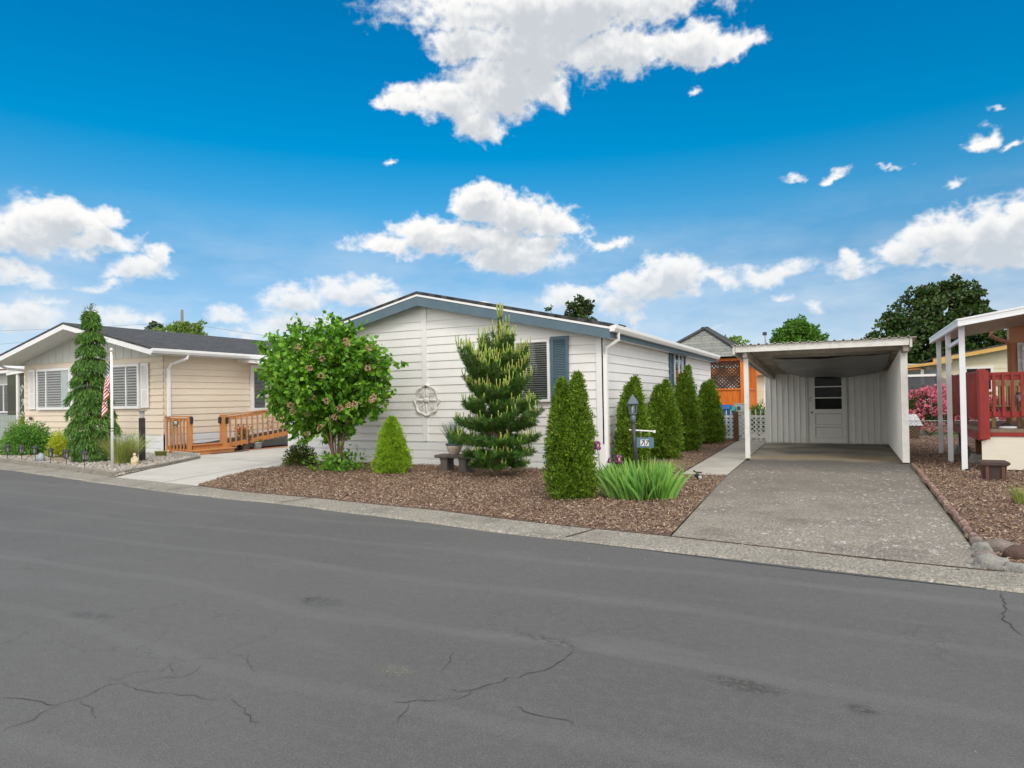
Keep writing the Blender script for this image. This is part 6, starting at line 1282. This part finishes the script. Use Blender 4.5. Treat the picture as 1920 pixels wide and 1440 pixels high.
for j in range(nv+1):
    for i in range(nu+1):
        s, v_ = i/nu, j/nv; z = zt_f-.66*v_-.86*s+.03*math.sin(s*3); env = s**.75*(.35+.65*min(1, v_*1.2+s*.5)); xx = fx-.03-.24*env+.035*math.sin(s*14+v_*3)*s; yy = fy-.02+.045*math.sin(s*16+v_*2.2)*min(1, s*3)
        V.append((xx, yy, z))
STARS = [((k % 2)*.5+c_+.5, k) for k in range(9) for c_ in range(6 if k % 2 == 0 else 5)]
for j in range(nv):
    for i in range(nu):
        a = j*(nu+1)+i; F.append((a, a+1, a+nu+2, a+nu+1)); s, v_ = (i+.5)/nu, (j+.5)/nv; st = int(v_*13)
        if s < .40 and v_ < 7/13:
            cs, cv = s/.40*6, v_/(7/13)*9; hit = any(abs(cs-sx0)*1.0+abs(cv-.5-sy0)*.8 < .33 for sx0, sy0 in STARS); mi.append(1 if hit else 2)
        else: mi.append(0 if st % 2 == 0 else 1)
m = MB(); m.v = V; m.f = F; m.m = mi; o = m.build('flag', [M('red flag cloth', (.55, .015, .03), .8), M('white flag cloth', (.80, .80, .80), .8), M('navy flag cloth', (.015, .025, .10), .8)], smooth=True, loc=(fx, fy, zt_f)); tag(o, 'stars and stripes flag hanging limp from the flagpole', 'flag'); o.modifiers.new('s', 'SOLIDIFY').thickness = .002
# black solar post
g = G(267, 868); t = thing('lamp_post', 'plain black post with a flat solar lamp before the beige wall', 'lamp post', (g[0], g[1], .03)); r_ = ray(264, 768); H = CH+r_[2]*math.hypot(g[0], g[1])/math.hypot(r_[0], r_[1]); x, y = g[0], g[1]
m = MB(); m.box(x-.055, x+.055, y-.055, y+.055, 0, H-.22); m.build('pole', M('black painted timber', (.02, .02, .02), .6, (.05, .05, .05), 9), t); m = MB(); m.lathe([(.05, H-.22), (.07, H-.04)], (x, y, 0), 8); m.build('glass', M('cloudy lamp glass', (.45, .45, .42), .2), t); m = MB(); m.lathe([(.13, H-.04), (.11, H-.015), (.02, H)], (x, y, 0), 10); m.build('cap', M('grey lamp cap', (.20, .20, .18), .5), t)
# birdhouse on its hook
g = G(244, 869); x, y = g[0], g[1]; t = thing('shepherd_hook', 'black curled iron hook in the gravel beside the post', 'hook', (x, y, 0)); r_ = ray(243, 817); H = CH+r_[2]*math.hypot(x, y)/math.hypot(r_[0], r_[1])
m = MB(); m.tube([(x, y, 0), (x+.03, y, .3), (x+.12, y, H-.18), (x+.10, y, H-.05), (x+.02, y, H), (x-.08, y, H-.02), (x-.11, y, H-.09), (x-.10, y, H-.13)], .009, 6); m.build('rod', BLACKP, t, smooth=True)
t = thing('birdhouse', 'small dark birdhouse hanging from the curled iron hook', 'birdhouse', (x-.1, y, H-.35)); bx1, bz1 = x-.10, H-.16; BH = M('dark weathered birdhouse', (.03, .032, .022), .7, (.06, .06, .04), 12)
m = MB(); m.box(bx1-.08, bx1+.08, y-.08, y+.08, bz1-.28, bz1-.12); m.build('body', BH, t); m = MB(); m.lathe([(.15, bz1-.13), (.13, bz1-.11), (.02, bz1)], (bx1, y, 0), 4, R(45)); m.build('roof', BH, t); m = MB(); m.box(bx1-.11, bx1+.11, y-.11, y+.11, bz1-.30, bz1-.28); m.build('floor', BH, t); m = MB(); m.lathe([(.025, 0), (.025, .004)], (0, 0, 0), 10); m.v = [(a+bx1, y-.081-c, b+bz1-.19) for a, b, c in m.v]; m.build('entrance', M('pale hole rim', (.25, .25, .15), .8), t)
# cream statue
g = G(253, 876); x, y = g[0], g[1]; CRS = M('cream stone statue', (.66, .56, .38), .8, (.52, .43, .28), 9, .4, 40); t = thing('garden_statue', 'small cream stone figure seated in the gravel by the hook', 'statue', (x, y, 0))
m = MB(); m.box(x-.17, x+.17, y-.09, y+.09, .02, .07); m.build('plinth', CRS, t, bevel=.01); m = MB(); m.ico((x, y, .13), (.12, .08, .09), 4, 2, .3); m.ico((x, y, .21), (.065, .055, .08), 5, 2, .2); m.ico((x, y-.005, .305), (.04, .04, .045), 6, 2, .1)
for s in (-1, 1): m.ico((x+s*.09, y, .17), (.035, .035, .07), 7, 2, .3)
m.build('figure', CRS, t, smooth=True)
# six path lights
LT = None; spots = [(14, 865, 'leftmost black path light, in front of the mounded green shrub'), (41, 868, 'second black path light from the left frame edge'), (66, 869, 'black path light on a hooked stake beside the golden shrub'), (95, 876, 'black path light directly before the golden yellow shrub'), (124.5, 880, 'black path light left of the weeping spruce foot'), (158.5, 884, 'rightmost black path light, nearest the flagpole')]
for i, (px, py, lab) in enumerate(spots):
    g = G(px, py)
    if LT is None:
        LT = thing('path_light', lab, 'lamp', (g[0], g[1], 0), 'black path lights along the gravel bed'); o = dict(local=True)
        m = MB(); m.tube([(0, 0, 0), (0, 0, .26)], .008, 6); m.build('stake', BLACKP, LT, **o)
        m = MB(); m.lathe([(.045, .26), (.05, .27), (.05, .28)], (0, 0, 0), 8)
        for k in range(4): a = k*math.pi/2+.6; m.beam((.047*math.cos(a), .047*math.sin(a), .28), (.055*math.cos(a), .055*math.sin(a), .42), .012, .012)
        m.build('lantern', BLACKP, LT, **o); m = MB(); m.lathe([(.038, .28), (.046, .415)], (0, 0, 0), 8); m.build('glass', M('smoked lamp glass', (.25, .26, .27), .2), LT, **o)
        m = MB(); m.lathe([(.095, .42), (.085, .435), (.03, .475), (.008, .49)], (0, 0, 0), 8); m.build('cap', BLACKP, LT, **o)
        m = MB(); m.tube([(.0, 0, .26), (-.09, 0, .30), (-.10, 0, .46), (-.06, 0, .53), (-.01, 0, .53), (0, 0, .48)], .006, 5); m.build('hook', BLACKP, LT, **o)
    else: clone(LT, (g[0], g[1], 0), lab, rotz=.4*i)
# heron
g = G(113, 865); x, y = g[0]-.0, g[1]+.35; HE = M('dark heron metal', (.025, .03, .04), .5, (.05, .055, .065), 6); t = thing('heron_statue', 'dark metal heron ornament left of the weeping spruce', 'statue', (x, y, 0)); r_ = ray(112, 805); zz = CH+r_[2]*math.hypot(x, y)/math.hypot(r_[0], r_[1])
m = MB(); hx = x+.02; m.tube([(hx+.32, y, zz-.40), (hx+.16, y, zz-.36), (hx+.02, y, zz-.33), (hx-.04, y, zz-.25), (hx+.04, y, zz-.14), (hx+.07, y, zz-.06), (hx+.03, y, zz-.01), (hx-.04, y, zz-.02), (hx-.08, y, zz-.04)], [.02, .075, .07, .035, .022, .02, .026, .026, .012], 8); m.build('body', HE, t, smooth=True); m = MB(); m.tube([(hx-.07, y, zz-.035), (hx-.24, y, zz-.11)], [.014, .003], 5); m.build('beak', M('brown beak', (.16, .10, .05), .5), t)
for s in (0, .08): m = MB(); m.tube([(hx+.10+s, y, zz-.4), (hx+.12+s, y, .02)], .008, 5); m.build('leg', HE, t)
# small things in the gravel
for px, py, rx, rz, mt_, lab in ((42, 860, .30, .06, RK[1], 'flat tan slab rock at the foot of the mounded green shrub'), (105, 867, .42, .07, RK[1], 'long flat tan slab rock before the golden shrub'), (325, 862, .16, .07, RK[0], 'round grey rock by the scalloped edging')):
    g = G(px, py); m = MB(); m.ico((g[0], g[1]+.1, .05), (rx, rx*.5, rz), int(px), 2, .4, ); tag(m.build('garden_rock', mt_, smooth=True, loc=(g[0], g[1], 0)), lab, 'rock')
g = G(70, 869); m = MB(); m.ico((g[0]+.05, g[1]+.05, .14), (.12, .09, .13), 3, 2, .35); tag(m.build('garden_frog', M('blue grey stone figure', (.36, .42, .46), .6, (.25, .3, .34), 9), smooth=True, loc=(g[0], g[1], 0)), 'small blue grey stone figure under the hooked path light', 'statue')
o_ = PY(57, 784.5, Y8-.06); m = MB(); m.ico(tuple(o_), (.10, .02, .055), 5, 2, .5)
for a in (.5, 1.2, 2.2, 2.9, 3.9, 5.5): m.tube([tuple(o_), (o_[0]+.13*math.cos(a), o_[1], o_[2]+.08*math.sin(a))], [.016, .006], 5)
tag(m.build('wall_lizard', M('dark iron ornament', (.05, .035, .025), .6), loc=tuple(map(float, o_))), 'small dark iron animal ornament on the beige wall', 'wall ornament')
def potplant(name, px, py, yy, rad, h, pm, plants, lab, cat='plant pot'):
    g = G(px, py); x, y = float(g[0]), float(g[1])+rad; t = thing(name, lab, cat, (x, y, .035)); m = MB(); m.lathe([(rad*.72, 0), (rad*.8, h*.1), (rad, h*.85), (rad*1.08, h*.9), (rad*1.05, h), (rad*.9, h), (rad*.85, h*.9)], (x, y, .035), 16); m.build('tub', pm, t, smooth=True); return t, x, y
WB = M('woven grey planter', (.13, .12, .10), .9, (.07, .065, .055), 30, 1, 60); t, x, y = potplant('planter', 448, 846, 0, .21, .38, WB, 0, 'round dark woven planter with red flowers before the ramp railing')
RF = leafmat('red pink blossom', [(.70, .02, .06), (.60, .10, .08), (.75, .25, .18)], .6, .2)
n = 240; leaves('leaves', np.stack([x+rng.normal(0, .1, n), y+rng.normal(0, .1, n), .42+np.abs(rng.normal(0, .12, n))], 1), rng.normal(0, .5, (n, 3))+np.array([0, 0, .9]), .12, .03, leafmat('mixed pot leaves', [(.12, .20, .04), (.35, .15, .08), (.20, .30, .06)], .5, .2), t)
n = 130; leaves('blossom', np.stack([x-.14+rng.normal(0, .10, n), y+rng.normal(0, .08, n), .66+rng.normal(0, .07, n)], 1), rng.normal(0, 1, (n, 3)), .06, .05, RF, t)
t, x, y = potplant('planter', 476, 844, 0, .15, .22, M('blue white glazed pot', (.42, .47, .47), .3, (.12, .18, .2), 12), 0, 'low blue and white glazed planter right of the woven planter'); n = 120; leaves('leaves', np.stack([x+rng.normal(0, .06, n), y+rng.normal(0, .06, n), .24+np.abs(rng.normal(0, .05, n))], 1), rng.normal(0, .6, (n, 3))+np.array([0, 0, .8]), .08, .03, WG, t)
g = G(293, 860); t, x, y = potplant('planter', 292, 860, 0, .16, .17, M('olive green bowl', (.22, .25, .07), .5), 0, 'low olive green bowl at the corner of the beige house')
# ------------------------------------------------------------------ background trees
def tree(name, label, x, y, H, cz0, blobs, n, mat, L, trunk_r=.25, cat='tree', dens=1.0, limbs=True):
    """blobs: (dx, dy, z, r) clumps"""
    t = thing(name, label, cat, (x, y, -.06)); m = MB(); m.tube([(x, y, -.06), (x+.1, y, cz0*.6), (x, y, cz0), (x+blobs[0][0]*.4, y, H*.82)], [trunk_r, trunk_r*.8, trunk_r*.65, trunk_r*.2], 8); m.build('trunk', TWIG, t, smooth=True)
    if limbs:
        m = MB()
        for bx, by, bz, br in blobs: m.tube([(x, y, cz0*.8), (x+bx*.4, y+by*.4, (cz0+bz)/2), (x+bx, y+by, bz)], [trunk_r*.45, trunk_r*.25, trunk_r*.08], 6)
        m.build('limbs', TWIG, t, smooth=True)
    P = []; D = []; tot = sum(b[3]**2 for b in blobs)
    for bx, by, bz, br in blobs:
        k = int(n*br**2/tot); nc = max(5, int(26*br**2)); cd = sphere_dirs(nc); cr = rng.uniform(.55, 1.0, nc)*br; cc = np.stack([x+bx+cd[:, 0]*cr, y+by+cd[:, 1]*cr, bz+cd[:, 2]*cr*.85], 1)
        ci = rng.integers(0, nc, k); d = sphere_dirs(k); cs = (.20+.16*rng.random(nc))*min(1.3, br**.6); q = rng.random(k)**.5*cs[ci]
        P.append(cc[ci]+d*q[:, None]*np.array([1.25, 1.25, .7])); D.append(d+rng.normal(0, .6, (k, 3)))
    P = np.concatenate(P); D = np.concatenate(D); k = len(P); leaves('crown', P, D, rng.uniform(L*.6, L*1.1, k), rng.uniform(L*.45, L*.9, k), mat, t, .2, True); return t
MAP = leafmat('maple leaves', [(.018, .055, .012), (.035, .085, .018), (.055, .115, .02), (.10, .12, .03), (.03, .07, .015)], .45, .2); BRG = leafmat('bright tree leaves', [(.05, .14, .015), (.09, .22, .02), (.13, .29, .03)], .5, .25); PALE = leafmat('pale tree leaves', [(.16, .26, .05), (.24, .34, .08), (.10, .18, .03)], .5, .3)
Yt = 48.
def tb(px, py, r, dy=0):
    p = PY(px, py, Yt); return (p[0]-tb.x, dy, p[2], r)
tb.x = float(PY(1768, 700, Yt)[0])
bl_ = [tb(1768,590,1.7),tb(1800,555,1.1),(tb(1795,545,.8)),tb(1745,560,1.0,.6),tb(1700,585,1.1,-.5),tb(1720,558,.7),tb(1818,590,1.0),tb(1832,562,.55),tb(1670,615,1.0),tb(1650,632,.7),tb(1690,650,1.6,.5),tb(1740,640,1.9,-.6),tb(1800,640,1.9),tb(1850,610,.8),tb(1868,597,.45),tb(1850,650,1.6),tb(1720,700,1.9),tb(1790,700,2.0),tb(1690,720,1.4),tb(1765,545,.55),tb(1786,533,.5),tb(1870,660,1.2),tb(1640,648,.6)]
tree('maple_tree', 'large dark green maple rising behind the carport and the patio cover', tb.x, Yt, 8.6, 3.0, bl_, 34000, MAP, .24, .3)
Yt = 52.; tb.x = float(PY(1493, 700, Yt)[0]); tree('green_tree', 'rounded bright green tree behind the carport roof', tb.x, Yt, 6.8, 2.5, [tb(1493,622,1.1),tb(1475,632,.9),tb(1460,640,.7),tb(1512,625,.9),tb(1530,636,.7),tb(1493,610,.7),tb(1490,650,1.3),tb(1520,650,1.0)], 9000, BRG, .22, .2)
Yt = 44.; tb.x = float(PY(1375, 700, Yt)[0]); tree('fruit_tree', 'sparse pale leaved small tree behind the gazebo roof', tb.x, Yt, 5.6, 2.4, [tb(1368,640,.55),tb(1356,640,.35),tb(1378,637,.4),tb(1394,646,.3),tb(1350,650,.4)], 700, PALE, .2, .12)
Yt = 40.; tb.x = float(PY(1088, 700, Yt)[0]); tree('slender_tree', 'slender dark green tree top showing over the white house roof', tb.x, Yt, 8.0, 3.5, [tb(1088,575,.55),tb(1075,585,.5),tb(1100,580,.45),tb(1088,562,.3),tb(1105,567,.2),tb(1072,570,.25),tb(1029,578,.18),tb(1092,600,.9)], 2600, MAP, .2, .15)
Yt = 36.; tb.x = float(PY(340, 700, Yt)[0]); tree('loose_tree', 'loose pale green tree behind the beige house roof', tb.x, Yt, 8.0, 3.5, [tb(345,625,1.1),tb(315,628,1.0),tb(295,632,.8),tb(370,625,.6),tb(372,608,.35),tb(330,610,.5),tb(280,630,.3),tb(355,615,.5),tb(365,640,.9)], 4200, PALE, .24, .15)
Yt = 42.; tb.x = float(PY(288, 700, Yt)[0]); tree('dark_conifer', 'small dark tree top left of the loose pale tree', tb.x, Yt, 9, 3.5, [tb(290,612,.5),tb(300,617,.4),tb(283,620,.5),tb(292,628,.9)], 1100, MAP, .22, .15)
# utility pole and wires
Yu = 38.; b0 = PY(342, 655, Yu); tp = PY(341.5, 581, Yu); t = thing('utility_pole', 'wooden utility pole rising behind the beige house', 'utility pole', (float(b0[0]), Yu, 0)); WD = M('grey pole timber', (.28, .24, .20), .9); m = MB(); m.tube([(b0[0], Yu, -.06), (b0[0], Yu, tp[2])], [.16, .11], 8); m.build('pole', WD, t); a = PY(334, 603, Yu); m = MB(); m.box(a[0]-.3, b0[0]+.1, Yu-.05, Yu+.05, a[2]-.05, a[2]+.05); m.build('cross_arm', WD, t)
WR = M('power wire', (.25, .27, .30), .6)
def wire(p0, p1, sag, lab):
    p0, p1 = np.array(p0, float), np.array(p1, float); m = MB(); m.tube([p0+(p1-p0)*u-np.array([0, 0, sag*4*u*(1-u)]) for u in np.linspace(0, 1, 15)], .014, 4, False); tag(m.build('power_wire', WR, loc=tuple(p0)), lab, 'wire', 'power wires across the left sky')
for (pa, pb, lab) in (((341, 604), (-60, 622), 'upper power wire running left from the utility pole'), ((341, 612), (-60, 650), 'middle power wire running left from the utility pole'), ((341, 622), (-60, 674), 'lowest power wire running left from the utility pole')):
    wire(PY(*pa, Yu), PY(*pb, Yu), .1, lab)
wire(PY(343, 605, Yu), PY(760, 660, Yu+14), .2, 'power wire running right from the utility pole')
Yv = 46.; b0 = PY(1435.5, 650, Yv); tp = PY(1435, 628, Yv); t = thing('street_lamp', 'thin grey pole with a small dark head behind the carport roof', 'street lamp', (float(b0[0]), Yv, 0)); m = MB(); m.tube([(b0[0], Yv, -.06), (b0[0], Yv, tp[2])], .05, 6); m.build('pole', GALV, t); m = MB(); m.box(b0[0]-.16, b0[0]+.08, Yv-.08, Yv+.08, tp[2]-.02, tp[2]+.18); m.build('head', BLACKP, t)
# rhododendron
PK = leafmat('pink blossom', [(.78, .16, .30), (.85, .28, .42), (.70, .10, .22), (.88, .42, .50), (.60, .06, .18), (.85, .50, .35)], .6, .25); RL = leafmat('rhododendron leaves', [(.02, .05, .012), (.04, .085, .02), (.07, .12, .02)], .4, .1)
t = blob_shrub('rhododendron', 'broad rhododendron covered in pink flowers behind the chain link fence', 2.6, 28.4, 2.2, .9, 1.55, 7000, RL, .13, .05)
cl_ = sphere_dirs(420); cl_ = cl_[(cl_[:, 2] > -.2)]; bb = 1+.1*np.sin(cl_[:, 0]*9)+.06*np.sin(cl_[:, 2]*14); C_ = np.stack([2.6+cl_[:, 0]*2.25*bb, 28.4+cl_[:, 1]*.95*bb, .44+cl_[:, 2]*1.10*bb], 1); C_ = C_[C_[:, 2] > .25]
k = 42; q = sphere_dirs(len(C_)*k); P = np.repeat(C_, k, 0)+q*.11; leaves('blossom', P, q+rng.normal(0, .3, q.shape), .085, .075, PK, t, .15)
g = PY(1430, 800, 25.2); blob_shrub('border_plant', 'leafy green border plant seen between the gate and carport wall', float(g[0])-.1, 25.2, .6, .35, 1.15, 2600, WG, .13, .05)
blob_shrub('distant_hedge', 'dark green hedge along the far side of the lawn', 8, 41, 6.0, .9, 1.7, 9000, RL, .2, .12, cat='hedge')
blob_shrub('distant_hedge', 'green hedge behind the gazebo and the white house', -11, 45, 6.5, 1., 2.2, 8000, MAP, .24, .14, cat='hedge')
blob_shrub('distant_hedge', 'green hedge far behind the beige house', -34, 46, 9.5, 1.2, 2.5, 9000, MAP, .26, .16, cat='hedge')
